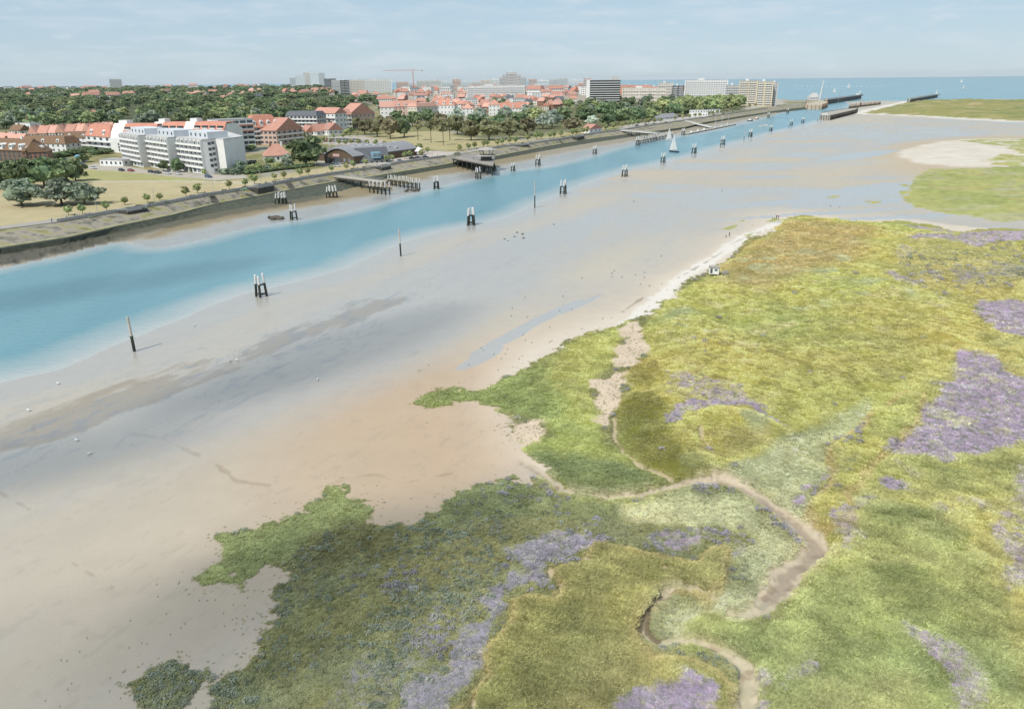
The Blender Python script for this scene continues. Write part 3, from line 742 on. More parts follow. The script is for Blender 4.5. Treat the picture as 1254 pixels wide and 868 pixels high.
def ground_material(name, bump=0.5, bscale=6.0, grain=0.10):
    m = bpy.data.materials.new(name)
    n, l = nodes_of(m)
    p = n['Principled BSDF']
    a = n.new('ShaderNodeAttribute'); a.attribute_name = 'cover'
    w = n.new('ShaderNodeAttribute'); w.attribute_name = 'wet'
    tc = n.new('ShaderNodeTexCoord')
    nz = n.new('ShaderNodeTexNoise'); nz.inputs['Scale'].default_value = bscale; nz.inputs['Detail'].default_value = 6
    nz2 = n.new('ShaderNodeTexNoise'); nz2.inputs['Scale'].default_value = 0.22; nz2.inputs['Detail'].default_value = 8; nz2.inputs['Roughness'].default_value = 0.65
    l.new(tc.outputs['Object'], nz.inputs['Vector']); l.new(tc.outputs['Object'], nz2.inputs['Vector'])
    ad = n.new('ShaderNodeMath'); ad.operation = 'ADD'
    l.new(nz.outputs['Fac'], ad.inputs[0]); l.new(nz2.outputs['Fac'], ad.inputs[1])
    mr = n.new('ShaderNodeMapRange'); mr.inputs['From Min'].default_value = 0.6; mr.inputs['From Max'].default_value = 1.4
    mr.inputs['To Min'].default_value = 1 - grain; mr.inputs['To Max'].default_value = 1 + grain
    l.new(ad.outputs['Value'], mr.inputs['Value'])
    vm = n.new('ShaderNodeVectorMath'); vm.operation = 'SCALE'
    l.new(a.outputs['Color'], vm.inputs[0]); l.new(mr.outputs['Result'], vm.inputs['Scale'])
    # wet ground is darker and reflects the sky
    dk = n.new('ShaderNodeMapRange'); dk.inputs['To Min'].default_value = 1.0; dk.inputs['To Max'].default_value = 0.80
    l.new(w.outputs['Fac'], dk.inputs['Value'])
    vm2 = n.new('ShaderNodeVectorMath'); vm2.operation = 'SCALE'
    l.new(vm.outputs['Vector'], vm2.inputs[0]); l.new(dk.outputs['Result'], vm2.inputs['Scale'])
    l.new(vm2.outputs['Vector'], p.inputs['Base Color'])
    ro = n.new('ShaderNodeMapRange'); ro.inputs['To Min'].default_value = 0.9; ro.inputs['To Max'].default_value = 0.2
    l.new(w.outputs['Fac'], ro.inputs['Value']); l.new(ro.outputs['Result'], p.inputs['Roughness'])
    sp = n.new('ShaderNodeMapRange'); sp.inputs['To Min'].default_value = 0.15; sp.inputs['To Max'].default_value = 0.9
    l.new(w.outputs['Fac'], sp.inputs['Value']); l.new(sp.outputs['Result'], p.inputs['Specular IOR Level'])
    bp = n.new('ShaderNodeBump'); bp.inputs['Distance'].default_value = 0.05
    bs = n.new('ShaderNodeMapRange'); bs.inputs['To Min'].default_value = bump; bs.inputs['To Max'].default_value = 0.0
    l.new(w.outputs['Fac'], bs.inputs['Value']); l.new(bs.outputs['Result'], bp.inputs['Strength'])
    l.new(nz.outputs['Fac'], bp.inputs['Height']); l.new(bp.outputs['Normal'], p.inputs['Normal'])
    return m

M_flat = ground_material('wet_sand', 0.35, 5.0, 0.07)
M_marsh = ground_material('marsh_soil', 0.9, 4.0, 0.22)
M_town = ground_material('town_ground', 0.3, 1.5, 0.12)

DAZ, STEP = 0.085, 1.5
gx, gy, gnr, gna = fan(np.concatenate([np.arange(980, 190, -STEP), np.arange(190, 117.5, -0.75)]), None, None, -50, 50, DAZ)
LCG = landcover(gx, gy)
def shore_cover(X, Y, L):
    """the foreshore below the town quay: rock, weed and brown mud"""
    q = q_foot[:, :2]
    d = d_line(q, X, Y, 70)
    side = sd_poly(FOOTPOLY, X, Y, 30)
    fore = (L['sw'] < 4) & (np.arctan2(X, Y) < np.arctan2(*LC['water'][14]) + 9) & (d < 60)
    # on the town side of the channel only
    nearside = d_line(W(WATER_NEAR, 0), X, Y, 400)
    fore &= nearside > d
    px_w = sst(X, -125, -150)
    t = np.clip(1 - d / 26, 0, 1)
    z = np.where(fore, 0.02 + 0.95 * sst(t, 0.0, 1.0) + 0.05 * L['n2'] * t, L['z'])
    z = np.where(fore & (L['sw'] > 0), np.minimum(z, 0.3), z)
    c = L['col'].copy()
    brown = np.where((X > -130)[:, None] & (X < 20)[:, None], np.array(alb(156, 142, 112)), np.array(alb(166, 156, 136)))
    k = fore * sst(t + 0.15 * L['n1'], 0.05, 0.55)
    c = c * (1 - k)[:, None] + brown * k[:, None]
    wetfore = fore * (1 - k)
    c = mix(c, alb(184, 187, 184), wetfore * 0.7)
    rocky = fore * sst(-d + 3 * L['n1'] + 1.5 * L['n2'], -15, -11) * px_w
    c = mix(c, alb(104, 102, 92), rocky)
    slab = fore * sst(-d + 2 * L['n1'], -9, -6) * sst(np.abs(X + 118), 34, 28)
    c = mix(c, alb(92, 92, 78), slab * 0.8)
    rk = sst(fbm(X, Y, 1.6, 3, 77), 0.1, 0.5)
    z = z + rocky * rk * 0.5
    c = c * (1 - 0.4 * rocky * rk)[:, None]
    wet = np.where(fore, 0.75 * (1 - k) + 0.2, L['wet']) * (1 - rocky)
    L['z'], L['col'], L['wet'] = z, c, np.clip(wet, 0, 1)
    L['town'] = side
    return L
LCG = shore_cover(gx, gy, LCG)
FQ = quads(gnr, gna)
fz = LCG['sw'][FQ].min(1)
keep = (fz < 14) & (LCG['town'][FQ].min(1) < 1.5) & (gy[FQ].min(1) < 1700)
FQ = FQ[keep]
cen = lambda a: a[FQ].mean(1)
is_dune = cen(LCG['sdf']) > 0
is_creek = (cen(LCG['creek']) > 0.5) & (cen(LCG['sm']) > -3) & ~is_dune
is_marsh = ((cen(LCG['sm']) > 0) | (cen(LCG['smr']) > 0)) & ~is_creek & ~is_dune
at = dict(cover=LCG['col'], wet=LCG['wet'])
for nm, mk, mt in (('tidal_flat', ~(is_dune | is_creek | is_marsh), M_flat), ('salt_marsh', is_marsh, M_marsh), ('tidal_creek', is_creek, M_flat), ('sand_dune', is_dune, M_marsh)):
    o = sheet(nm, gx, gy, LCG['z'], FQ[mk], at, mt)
    tag(o, {'tidal_flat': 'pale wet sand and mud flat beside the channel', 'salt_marsh': 'green and yellow salt marsh ground on the low shore', 'tidal_creek': 'winding muddy creek through the salt marsh', 'sand_dune': 'low grassy dune island by the harbour mouth'}[nm], kind='structure')

# ---------------------------------------------------------------- water
def water_material():
    m = bpy.data.materials.new('river_water')
    n, l = nodes_of(m)
    p = n['Principled BSDF']
    p.inputs['Roughness'].default_value = 0.22
    p.inputs['IOR'].default_value = 1.33
    p.inputs['Specular IOR Level'].default_value = 0.16
    d = n.new('ShaderNodeAttribute'); d.attribute_name = 'depth'
    tc = n.new('ShaderNodeTexCoord')
    geo = n.new('ShaderNodeNewGeometry')
    # colour: turbid green-blue, silt bands farther out
    mp = n.new('ShaderNodeMapping'); mp.inputs['Rotation'].default_value = (0, 0, math.radians(27)); mp.inputs['Scale'].default_value = (0.03, 0.006, 0.03)
    l.new(geo.outputs['Position'], mp.inputs['Vector'])
    nb = n.new('ShaderNodeTexNoise'); nb.inputs['Scale'].default_value = 1.0; nb.inputs['Detail'].default_value = 5
    l.new(mp.outputs['Vector'], nb.inputs['Vector'])
    cr = n.new('ShaderNodeValToRGB')
    cr.color_ramp.elements[0].position = 0.3; cr.color_ramp.elements[0].color = (0.108, 0.232, 0.275, 1)
    cr.color_ramp.elements[1].position = 0.72; cr.color_ramp.elements[1].color = (0.160, 0.296, 0.338, 1)
    l.new(nb.outputs['Fac'], cr.inputs['Fac'])
    # shallow water shows the silt
    sh = n.new('ShaderNodeMapRange'); sh.inputs['From Min'].default_value = 0.0; sh.inputs['From Max'].default_value = 0.65
    l.new(d.outputs['Fac'], sh.inputs['Value'])
    mx = n.new('ShaderNodeMix'); mx.data_type = 'RGBA'
    mx.inputs['A'].default_value = (0.375, 0.395, 0.385, 1)
    l.new(sh.outputs['Result'], mx.inputs['Factor']); l.new(cr.outputs['Color'], mx.inputs['B'])
    l.new(mx.outputs['Result'], p.inputs['Base Color'])
    al = n.new('ShaderNodeMapRange'); al.inputs['From Min'].default_value = 0.0; al.inputs['From Max'].default_value = 0.06
    al.inputs['To Min'].default_value = 0.0; al.inputs['To Max'].default_value = 1.0; al.interpolation_type = 'SMOOTHSTEP'
    l.new(d.outputs['Fac'], al.inputs['Value'])
    # wind ripples
    mr = n.new('ShaderNodeMapping'); mr.inputs['Rotation'].default_value = (0, 0, math.radians(-8)); mr.inputs['Scale'].default_value = (0.35, 1.3, 1)
    l.new(geo.outputs['Position'], mr.inputs['Vector'])
    n1 = n.new('ShaderNodeTexNoise'); n1.inputs['Scale'].default_value = 0.9; n1.inputs['Detail'].default_value = 5; n1.inputs['Distortion'].default_value = 0.6
    l.new(mr.outputs['Vector'], n1.inputs['Vector'])
    bp = n.new('ShaderNodeBump'); bp.inputs['Strength'].default_value = 0.55; bp.inputs['Distance'].default_value = 0.35
    l.new(n1.outputs['Fac'], bp.inputs['Height']); l.new(bp.outputs['Normal'], p.inputs['Normal'])
    return m
M_water = water_material()
wx, wy, wnr, wna = fan(700, 106.0, 3.0, -52, 52, 0.22, 0.0)
rr = np.array([7000, 9500, 13000, 20000, 26000.0])
wa = np.radians(np.arange(-52, 52, 0.22))
ex = (rr[:, None] * np.sin(wa)[None, :]).ravel(); ey = (rr[:, None] * np.cos(wa)[None, :]).ravel()
wx, wy = np.concatenate([wx, ex]), np.concatenate([wy, ey])
wnr += len(rr)
sw_ = sd_poly(LC['water'], wx, wy, 60) + fbm(wx, wy, 9.0, 5, 1) * 0.6
ca_, sa_ = math.cos(math.radians(27)), math.sin(math.radians(27))
sw_ = sw_ + fbm(wx, wy, 4.0, 3, 15) * 0.7 + fbm((wx * sa_ + wy * ca_) / 3.0, wx * ca_ - wy * sa_, 22.0, 4, 5) * 2.0
sea_edge = sd_poly(np.array([(560, 1500), (700, 1560), (760, 1500), (1000, 1800), (1400, 1800), (9000, 1700), (120000, 1700), (120000, 200000), (-150000, 200000), (-150000, 20000), (-30000, 21900), (-7800, 11500), (-3800, 8050), (-1850, 6200), (-560, 4200), (0, 3400), (400, 2150)], float), wx, wy, 60)
dep = np.maximum(np.clip(sw_, 0, 60) * 0.045, np.clip(sea_edge + 30, 0, 60) * 0.03)
WQ = quads(wnr, wna)
o = sheet('river_water', wx, wy, np.zeros(len(wx)), WQ[(dep[WQ].max(1) > 0)], dict(depth=dep), M_water)
tag(o, 'blue-green tidal channel opening to the sea', kind='structure')

# ---------------------------------------------------------------- town ground
TLAWN = [(-140, 262), (0, 228), (60, 212), (110, 206), (150, 210), (262, 223), (310, 219), (350, 213), (410, 203), (450, 203), (470, 201), (500, 196), (463, 205.5), (410, 213.5), (366, 220.5), (304, 232), (250, 240.5), (210, 248.5), (145, 260), (70, 272.5), (0, 281.5), (-140, 304)]
TGREEN = [(90, 208), (150, 210), (210, 216), (262, 221), (240, 223), (150, 221), (90, 222), (60, 216)]
TPARK = [(440, 172), (480, 163), (540, 160), (580, 168), (640, 172), (700, 160), (760, 155), (700, 165), (640, 174), (580, 181), (545, 184), (500, 182), (460, 182)]
TPLAZA = [(455, 184), (500, 184), (545, 186), (575, 186), (552, 192), (520, 194), (494, 198), (463, 203), (450, 198)]
TCAR = [(92, 206), (118, 200), (150, 202), (178, 208), (262, 214), (300, 214), (306, 218), (262, 221), (180, 213), (120, 208)]
TCAR2 = [(386, 196), (420, 196), (470, 196), (478, 199), (440, 204), (392, 204)]
TCAR3 = [(400, 168), (440, 166), (470, 172), (470, 180), (430, 180), (395, 176)]
TPATH = [(112, 223), (150, 222.4), (210, 221.8), (272, 222.8), (300, 224.6), (330, 227)]
TWALK = [(0, 282), (62, 269), (100, 266), (96, 269), (70, 273), (0, 292)]
QUAYROAD = [(760, 159), (837, 147), (905, 136), (961, 127), (940, 128), (880, 134), (820, 144), (760, 155)]
tx, ty, tnr, tna = fan(345, 106.8, 0.75, -50, 30, 0.16, TZ)
tr = np.array([4200, 5000, 6200, 8000, 11000, 16000, 26000.0])
ta = np.radians(np.arange(-50, 30, 0.16))
tx = np.concatenate([tx, (tr[:, None] * np.sin(ta)[None, :]).ravel()]); ty = np.concatenate([ty, (tr[:, None] * np.cos(ta)[None, :]).ravel()])
r_ = np.hypot(tx, ty); tnr += len(tr)
order = None
ts = sd_poly(TOWN, tx, ty, 80)
tn1, tn2, tn3 = fbm(tx, ty, 9, 4, 5), fbm(tx, ty, 3, 4, 6), fbm(tx, ty, 45, 4, 7)
tc = np.tile(alb(136, 136, 92), (len(tx), 1))
tc = mix(tc, alb(176, 160, 116), sst(tn1 + 0.4 * tn3, 0.0, 0.6) * 0.8)
tc = mix(tc, alb(176, 174, 170), sst(tn3 - 0.2 * tn1, 0.15, 0.35) * 0.6)
def zone(poly, col, soft=2.0, k=1.0, rag=1.0, z=TZ):
    global tc
    s = sd_poly(W(poly, z), tx, ty, 30) + tn2 * rag
    v = 1 + 0.06 * tn1 + 0.05 * tn2
    tc = tc * (1 - (w := sst(s, -soft, soft) * k))[:, None] + (np.asarray(col)[None] * v[:, None]) * w[:, None]
zone(TLAWN, alb(196, 182, 144))
s_ = sd_poly(W(TLAWN, TZ), tx, ty, 30)
tc = mix(tc, alb(176, 170, 116), sst(s_, 0, 4) * sst(tn1 * 0.6 + tn3, 0.1, 0.9) * 0.6)
zone(TGREEN, alb(172, 172, 114), 3, 0.8, 2)
zone(TPARK, alb(190, 178, 134), 3, 0.9, 3)
zone(TPLAZA, alb(204, 194, 184), 1.0, 1.0, 0.6)
for q in (TCAR, TCAR2, TCAR3): zone(q, alb(192, 184, 172), 1.0, 1.0, 0.4)
zone(TWALK, alb(170, 160, 160), 0.8, 1.0, 0.3)
zone(QUAYROAD, alb(196, 190, 182), 3, 0.9, 1.0)
dp = d_line(W(TPATH, TZ), tx, ty, 20)
tc = mix(tc, alb(212, 204, 190), sst(-dp, -2.0, -1.0))
WOODF = [(-60, 160), (-60, 108), (420, 106), (470, 122), (440, 136), (360, 150), (300, 154), (140, 158)]
zone(WOODF, alb(84, 92, 62), 8, 0.9, 6)
zone([(560, 150), (640, 140), (720, 130), (830, 122), (912, 126), (912, 136), (800, 147), (700, 160), (600, 170), (560, 168)], alb(104, 106, 72), 6, 0.8, 6)
zone([(400, 119), (480, 116), (490, 108), (730, 107), (735, 122), (690, 128), (560, 136), (470, 130)], alb(188, 176, 164), 6, 0.75, 8)
zone([(735, 122), (740, 112), (960, 112), (960, 128), (900, 131), (840, 126)], alb(196, 188, 178), 6, 0.75, 8)
far_ = sst(r_, 2600, 5000)
tc = mix(tc, alb(120, 128, 96), far_ * 0.7)
TQ = quads(tnr, tna)
tz = np.full(len(tx), TZ) + 0.05 * tn1
o = sheet('town_ground', tx, ty, tz, TQ[(ts[TQ].min(1) > 0.2)], dict(cover=np.clip(tc, 0.01, 0.9), wet=np.zeros(len(tx))), M_town)
tag(o, 'dry lawns, yards and streets behind the promenade', kind='structure')

# ---------------------------------------------------------------- quay: stone slope, kerb, lower wall, promenade strip
def strip(name, A, B, mt, label, parent=None, kind='structure'):
    n = len(A)
    mb = MB(); mb.add(list(map(tuple, A)) + list(map(tuple, B)), [(i, i + 1, n + i + 1, n + i) for i in range(n - 1)])
    o = mb.build(name, mt, parent, smooth=False)
    if parent is None:
        tag(o, label, kind=kind)
    elif label:
        o['label'] = label
    return o
def off(A, B, d, z=None):
    """points of A moved d metres away from B (horizontally)"""
    v = A[:, :2] - B[:, :2]
    v = v / np.maximum(np.hypot(*v.T), 1e-6)[:, None]
    r = A.copy(); r[:, :2] += v * d
    if z is not None: r[:, 2] = z
    return r
M_revet = mat('revetment_stone', alb(152, 147, 136), 0.9, 0.35, 0.35, bump=0.6)
M_kerb = mat('kerb_concrete', alb(186, 180, 158), 0.85, 0.15, 0.5)
M_weed = mat('weedy_wall', alb(84, 88, 74), 0.8, 0.35, 0.5, bump=0.5)
M_prom = mat('promenade_paving', alb(178, 172, 164), 0.85, 0.08, 0.6)
M_grassledge = mat('ledge_weed', alb(172, 168, 124), 0.9, 0.3, 0.3)
def perp(A):
    t = np.gradient(A[:, :2], axis=0); t /= np.hypot(*t.T)[:, None]
    return np.stack([-t[:, 1], t[:, 0]], 1)     # to the town side
pn = perp(q_prom)
ledge_in = q_ledge.copy(); ledge_in[:, :2] += perp(q_ledge) * 1.4
ledge_drop = q_ledge.copy(); ledge_drop[:, 2] = 2.75
foot_low = q_foot.copy(); foot_low[:, 2] = 0.4
prom_top = q_prom.copy(); prom_top[:, 2] = TZ + 0.02
slope_top = q_prom.copy(); slope_top[:, 2] = TZ - 0.25
ledge_in[:, 2] = 3.3
def patchy(name, cols, sc):
    m = mat(name, cols[0], 0.9, 0.2, 0.5)
    n, l = m.node_tree.nodes, m.node_tree.links
    nz = n.new('ShaderNodeTexNoise'); nz.inputs['Scale'].default_value = sc; nz.inputs['Detail'].default_value = 7; nz.inputs['Roughness'].default_value = .65
    tc = n.new('ShaderNodeTexCoord'); l.new(tc.outputs['Object'], nz.inputs['Vector'])
    cr = n.new('ShaderNodeValToRGB'); el = cr.color_ramp.elements
    el[0].position = .38; el[0].color = (*cols[0], 1); el[1].position = .66; el[1].color = (*cols[-1], 1)
    for i, c in enumerate(cols[1:-1]):
        q = el.new(.38 + .28 * (i + 1) / (len(cols) - 1)); q.color = (*c, 1)
    l.new(nz.outputs['Fac'], cr.inputs['Fac']); l.new(cr.outputs['Color'], n['Principled BSDF'].inputs['Base Color'])
    return m
M_revet2 = patchy('overgrown_stone_slope', [alb(112, 110, 92), alb(150, 144, 132), alb(168, 160, 144), alb(160, 154, 104), alb(128, 128, 84)], 0.16)
strip('stone_slope', ledge_in, slope_top, M_revet2, 'grey stone slope below the promenade rail')
strip('kerb_ledge', q_ledge, ledge_in, M_grassledge, 'pale weedy concrete ledge along the middle of the slope')
strip('kerb_face', ledge_drop, q_ledge, M_kerb, 'short concrete face under the ledge')
strip('weedy_slope', foot_low, ledge_drop, M_weed, 'dark weed-covered lower quay slope')
prom_in = q_prom.copy(); prom_in[:, :2] += pn * 7.0; prom_in[:, 2] = TZ + 0.06
prom_out = q_prom.copy(); prom_out[:, 2] = TZ + 0.06
strip('promenade_path', prom_out, prom_in, M_prom, 'paved promenade walk on top of the quay')
strip('promenade_edge', slope_top, prom_out, M_kerb, 'concrete edge of the promenade walk')
# ================================================================ marsh plants (uncountable ground cover, instanced tufts)
def tuft_mesh(name, blades, h, spread, width, lean, material, seed, flowers=0):
    r = random.Random(seed)
    mb = MB()
    for i in range(blades):
        a = r.uniform(0, 2 * math.pi)
        d = spread * math.sqrt(r.random())
        x, y = d * math.cos(a), d * math.sin(a)
        hh = h * r.uniform(0.55, 1.1) * (1 - 0.45 * (d / spread) ** 2)
        la = a + r.uniform(-0.9, 0.9)
        lx, ly = math.cos(la) * lean * hh * r.uniform(0.4, 1.3), math.sin(la) * lean * hh * r.uniform(0.4, 1.3)
        wa = r.uniform(0, math.pi)
        wx_, wy_ = math.cos(wa) * width, math.sin(wa) * width
        mb.add([(x - wx_, y - wy_, -0.05), (x + wx_, y + wy_, -0.05), (x + lx * 0.5 + wx_ * .7, y + ly * 0.5 + wy_ * .7, hh * 0.7), (x + lx, y + ly, hh)], [(0, 1, 2), (0, 2, 3)])
    for i in range(flowers):
        a = r.uniform(0, 2 * math.pi)
        d = spread * 1.05 * math.sqrt(r.random())
        c = Vector((d * math.cos(a), d * math.sin(a), h * (1.0 - 0.4 * (d / spread) ** 2) * r.uniform(0.8, 1.15)))
        s = width * r.uniform(0.8, 1.6)
        u = Vector((r.uniform(-1, 1), r.uniform(-1, 1), r.uniform(-.4, .4))).normalized() * s
        v = Vector((r.uniform(-1, 1), r.uniform(-1, 1), r.uniform(-.4, .4))).normalized() * s
        mb.add([c + u, c + v, c - u, c - v], [(0, 1, 2, 3)])
    return mb.mesh(name, material)

def tuft_material(name, rough=0.7):
    m = bpy.data.materials.new(name)
    n, l = nodes_of(m)
    p = n['Principled BSDF']
    p.inputs['Roughness'].default_value = rough
    p.inputs['Specular IOR Level'].default_value = 0.15
    a = n.new('ShaderNodeAttribute'); a.attribute_type = 'INSTANCER'; a.attribute_name = 'cover'
    tc = n.new('ShaderNodeTexCoord')
    nz = n.new('ShaderNodeTexNoise'); nz.inputs['Scale'].default_value = 9.0
    l.new(tc.outputs['Object'], nz.inputs['Vector'])
    mr = n.new('ShaderNodeMapRange'); mr.inputs['From Min'].default_value = 0.3; mr.inputs['From Max'].default_value = 0.7; mr.inputs['To Min'].default_value = 0.82; mr.inputs['To Max'].default_value = 1.2
    l.new(nz.outputs['Fac'], mr.inputs['Value'])
    vm = n.new('ShaderNodeVectorMath'); vm.operation = 'SCALE'
    l.new(a.outputs['Color'], vm.inputs[0]); l.new(mr.outputs['Result'], vm.inputs['Scale'])
    l.new(vm.outputs['Vector'], p.inputs['Base Color'])
    tr = n.new('ShaderNodeBsdfTranslucent'); l.new(vm.outputs['Vector'], tr.inputs['Color'])
    mx = n.new('ShaderNodeMixShader'); mx.inputs['Fac'].default_value = 0.22
    l.new(p.outputs['BSDF'], mx.inputs[1]); l.new(tr.outputs['BSDF'], mx.inputs[2])
    l.new(mx.outputs['Shader'], n['Material Output'].inputs['Surface'])
    return m
M_tuft = tuft_material('marsh_leaf')

def scatter(name, label, cat, pts, col, scl, protos):
    """one ground-cover object: points in the marsh, a tuft on each"""
    me = bpy.data.meshes.new(name)
    me.vertices.add(len(pts))
    me.vertices.foreach_set('co', pts.astype(np.float32).ravel())
    a = me.attributes.new('cover', 'FLOAT_COLOR', 'POINT')
    a.data.foreach_set('color', np.concatenate([col, np.ones((len(col), 1))], 1).astype(np.float32).ravel())
    a = me.attributes.new('size', 'FLOAT_VECTOR', 'POINT')
    a.data.foreach_set('vector', scl.astype(np.float32).ravel())
    a = me.attributes.new('turn', 'FLOAT_VECTOR', 'POINT')
    t = np.zeros((len(pts), 3)); t[:, 2] = rng.random(len(pts)) * 6.283
    a.data.foreach_set('vector', t.astype(np.float32).ravel())
    a = me.attributes.new('which', 'INT', 'POINT')
    a.data.foreach_set('value', rng.integers(0, len(protos), len(pts)).astype(np.int32))
    o = link(bpy.data.objects.new(name, me))
    tag(o, label, cat, kind='stuff')
    ng = bpy.data.node_groups.new(name + '_nodes', 'GeometryNodeTree')
    ng.interface.new_socket('Geometry', in_out='INPUT', socket_type='NodeSocketGeometry')
    ng.interface.new_socket('Geometry', in_out='OUTPUT', socket_type='NodeSocketGeometry')
    N, L = ng.nodes, ng.links
    gi, go = N.new('NodeGroupInput'), N.new('NodeGroupOutput')
    ip = N.new('GeometryNodeInstanceOnPoints')
    g2i = N.new('GeometryNodeGeometryToInstance')
    for pm in protos[::-1]:
        po = bpy.data.objects.get(pm.name + '_source') or bpy.data.objects.new(pm.name + '_source', pm)
        oi = N.new('GeometryNodeObjectInfo'); oi.inputs['Object'].default_value = po
        oi.inputs['As Instance'].default_value = True
        L.new(oi.outputs['Geometry'], g2i.inputs[0])
    L.new(gi.outputs[0], ip.inputs['Points']); L.new(g2i.outputs[0], ip.inputs['Instance'])
    ip.inputs['Pick Instance'].default_value = True
    def named(nm, typ):
        q = N.new('GeometryNodeInputNamedAttribute'); q.data_type = typ; q.inputs['Name'].default_value = nm
        return q.outputs['Attribute']
    L.new(named('which', 'INT'), ip.inputs['Instance Index'])
    L.new(named('size', 'FLOAT_VECTOR'), ip.inputs['Scale'])
    L.new(named('turn', 'FLOAT_VECTOR'), ip.inputs['Rotation'])
    L.new(ip.outputs['Instances'], go.inputs[0])
    md = o.modifiers.new('plants', 'NODES'); md.node_group = ng
    return o

T_grass = [tuft_mesh('grass_tuft_%s' % 'abc'[k], 30, 0.36, 0.36, 0.020, 0.8, M_tuft, 100 + k) for k in range(3)]
T_bush = [tuft_mesh('purslane_tuft_%s' % 'abc'[k], 8, 0.24, 0.30, 0.04, 0.5, M_tuft, 200 + k, flowers=46) for k in range(3)]
T_lav = [tuft_mesh('lavender_tuft_%s' % 'abc'[k], 6, 0.30, 0.28, 0.022, 0.4, M_tuft, 300 + k, flowers=46) for k in range(3)]

NP = 520000
py_ = 985 - rng.random(NP) * (985 - 262)
rad_ = G(np.full(NP, 627.0), py_, 1.2)[1]
az_ = np.radians(-46 + rng.random(NP) * 96)
PX, PY = rad_ * np.sin(az_), rad_ * np.cos(az_)
vis = sd_poly(np.concatenate([LC['marsh']]), PX, PY, 8) > -6
vis |= sd_poly(LC['clump'], PX, PY, 4) > -2
PX, PY = PX[vis], PY[vis]
LP = landcover(PX, PY)
u = rng.random(len(PX))
dist_p = np.hypot(PX, PY)
big = np.clip(0.55 + dist_p / 190, 0.75, 1.9)
# probability of a plant of each kind
lavp = LP['lav']
zs = LP['zs']
ok = (LP['veg'] > 0.25) & (LP['cc'] > 0.3)
pioneer = (LP['sm'] < 0.2) & (LP['sm'] > -5) & (rng.random(len(PX)) < 0.10 * np.exp(LP['sm'] / 0.8) + 0.002) & (LP['cc'] > 1.0)
pioneer |= (LP['sandy'] > .3) & (LP['sm'] > 0) & (rng.random(len(PX)) < .16)
is_lav = ok & (u < lavp * 0.85 + LP['lavz'] * .04)
lob = np.clip(sst(zs['lobe'], -1, 1) + sst(zs['bank'], -1, 1) * 0.8 + sst(zs['spitgreen'], -1, 1) + sst(zs['spitdark'], -1, 1) * .7, 0, 1)
lowm = (1 - sst(zs['plateau'], -1, 0)) * (1 - sst(zs['right'], -1, 0)) * (1 - sst(zs['dune'], -1, 0)) * (1 - sst(zs['spitB'], -1, 0)) * (1 - sst(zs['green'], -1, 0)) * (1 - sst(zs['loopgreen'], -1, 0))
palz = np.clip(sst(zs['pale'], -1, 1) + sst(zs['paleD'], -1, 1) + sst(zs['palecreek'], -1, 1) + sst(zs['palestrip'], -1, 1) * .6, 0, 1)
clump = fbm(PX, PY, 2.2, 3, 95)
is_bush = (ok | pioneer) & ~is_lav & (pioneer | (rng.random(len(PX)) < np.clip(lowm * 0.5 * (1 - .7 * palz) + lob * 0.6 + LP['lavz'] * 0.4 + LP['dune'] * 0.06, 0, 0.8)))
is_grass = ok & ~is_lav & ~is_bush & (rng.random(len(PX)) < 0.72 + 0.35 * clump - 0.35 * (sst(zs['paleD'], -1, 1) + sst(zs['pale'], -1, 1)))
base = LP['g']
jit = (1 + 0.34 * (rng.random((len(PX), 1)) - 0.5)) * (1 + 0.16 * np.clip(fbm(PX, PY, 1.6, 3, 96), -1, 1))[:, None]
P3 = np.stack([PX, PY, LP['z'] - 0.02], 1)
hi_ = np.clip(sst(zs['plateau'], 0, 1) + sst(zs['green'], 0, 2) + sst(zs['right'], 0, 3), 0, 1)
def size(mask, s0, zr):
    b = big[mask] * s0 * (0.7 + 0.6 * rng.random(mask.sum()))
    return np.stack([b, b, b * zr * (0.75 + 0.5 * rng.random(mask.sum()))], 1)
gs = size(is_grass, 0.86, 0.85) * np.clip(1.0 + 0.38 * clump[is_grass], .5, 1.6)[:, None] * (0.75 + 0.45 * hi_[is_grass])[:, None]
scatter('salt_grass', 'yellow-green marsh grass covering the salt marsh', 'grass', P3[is_grass], np.clip(base[is_grass] * jit[is_grass] * 2.55, 0.01, 0.8), gs, T_grass)
# purslane: olive to blue-grey cushions
cush = (rng.random(len(PX)) < np.clip(0.065 * lowm * (1 - lob) * (1 - palz) * (1 + 1.2 * fbm(PX, PY, 6, 3, 92)), 0, .3)) & ~pioneer
cush |= (rng.random(len(PX)) < 0.012) & (LP['dune'] > .5)
grey = sst(fbm(PX, PY, 7.0, 4, 91) + 0.6 * (rng.random(len(PX)) - 0.5), 0.0, 0.7) * lowm * (1 - lob)
bcol = mix(base * 1.05, alb(138, 142, 112), grey * 0.6)
bcol = mix(bcol, alb(70, 84, 74), (rng.random(len(PX)) < 0.06) * lowm * (1 - lob) * 0.6)
scatter('sea_purslane', 'olive and grey-green cushions of low marsh shrubs', 'shrubs', P3[is_bush & ~cush], np.clip(bcol[is_bush & ~cush] * jit[is_bush & ~cush] * 2.1, 0.01, 0.8), size(is_bush & ~cush, 0.8, 0.9) * np.where(pioneer[is_bush & ~cush], .55, 1.0)[:, None], T_bush)
cu = cush & is_bush
cc_ = mix(np.tile(alb(150, 157, 140), (len(PX), 1)), alb(104, 116, 98), rng.random(len(PX)) ** 2)
cc_ = mix(cc_, alb(168, 160, 180), sst(fbm(PX, PY, 9, 3, 93) + sst(PX, -12, 8) * .8, 0.2, .9) * .7)
scatter('marsh_cushion', 'blue-grey rounded cushions dotted over the olive marsh', 'shrubs', P3[cu], np.clip(cc_[cu] * jit[cu] * 1.5, .01, .8), size(cu, 1.35, 1.15), T_bush)
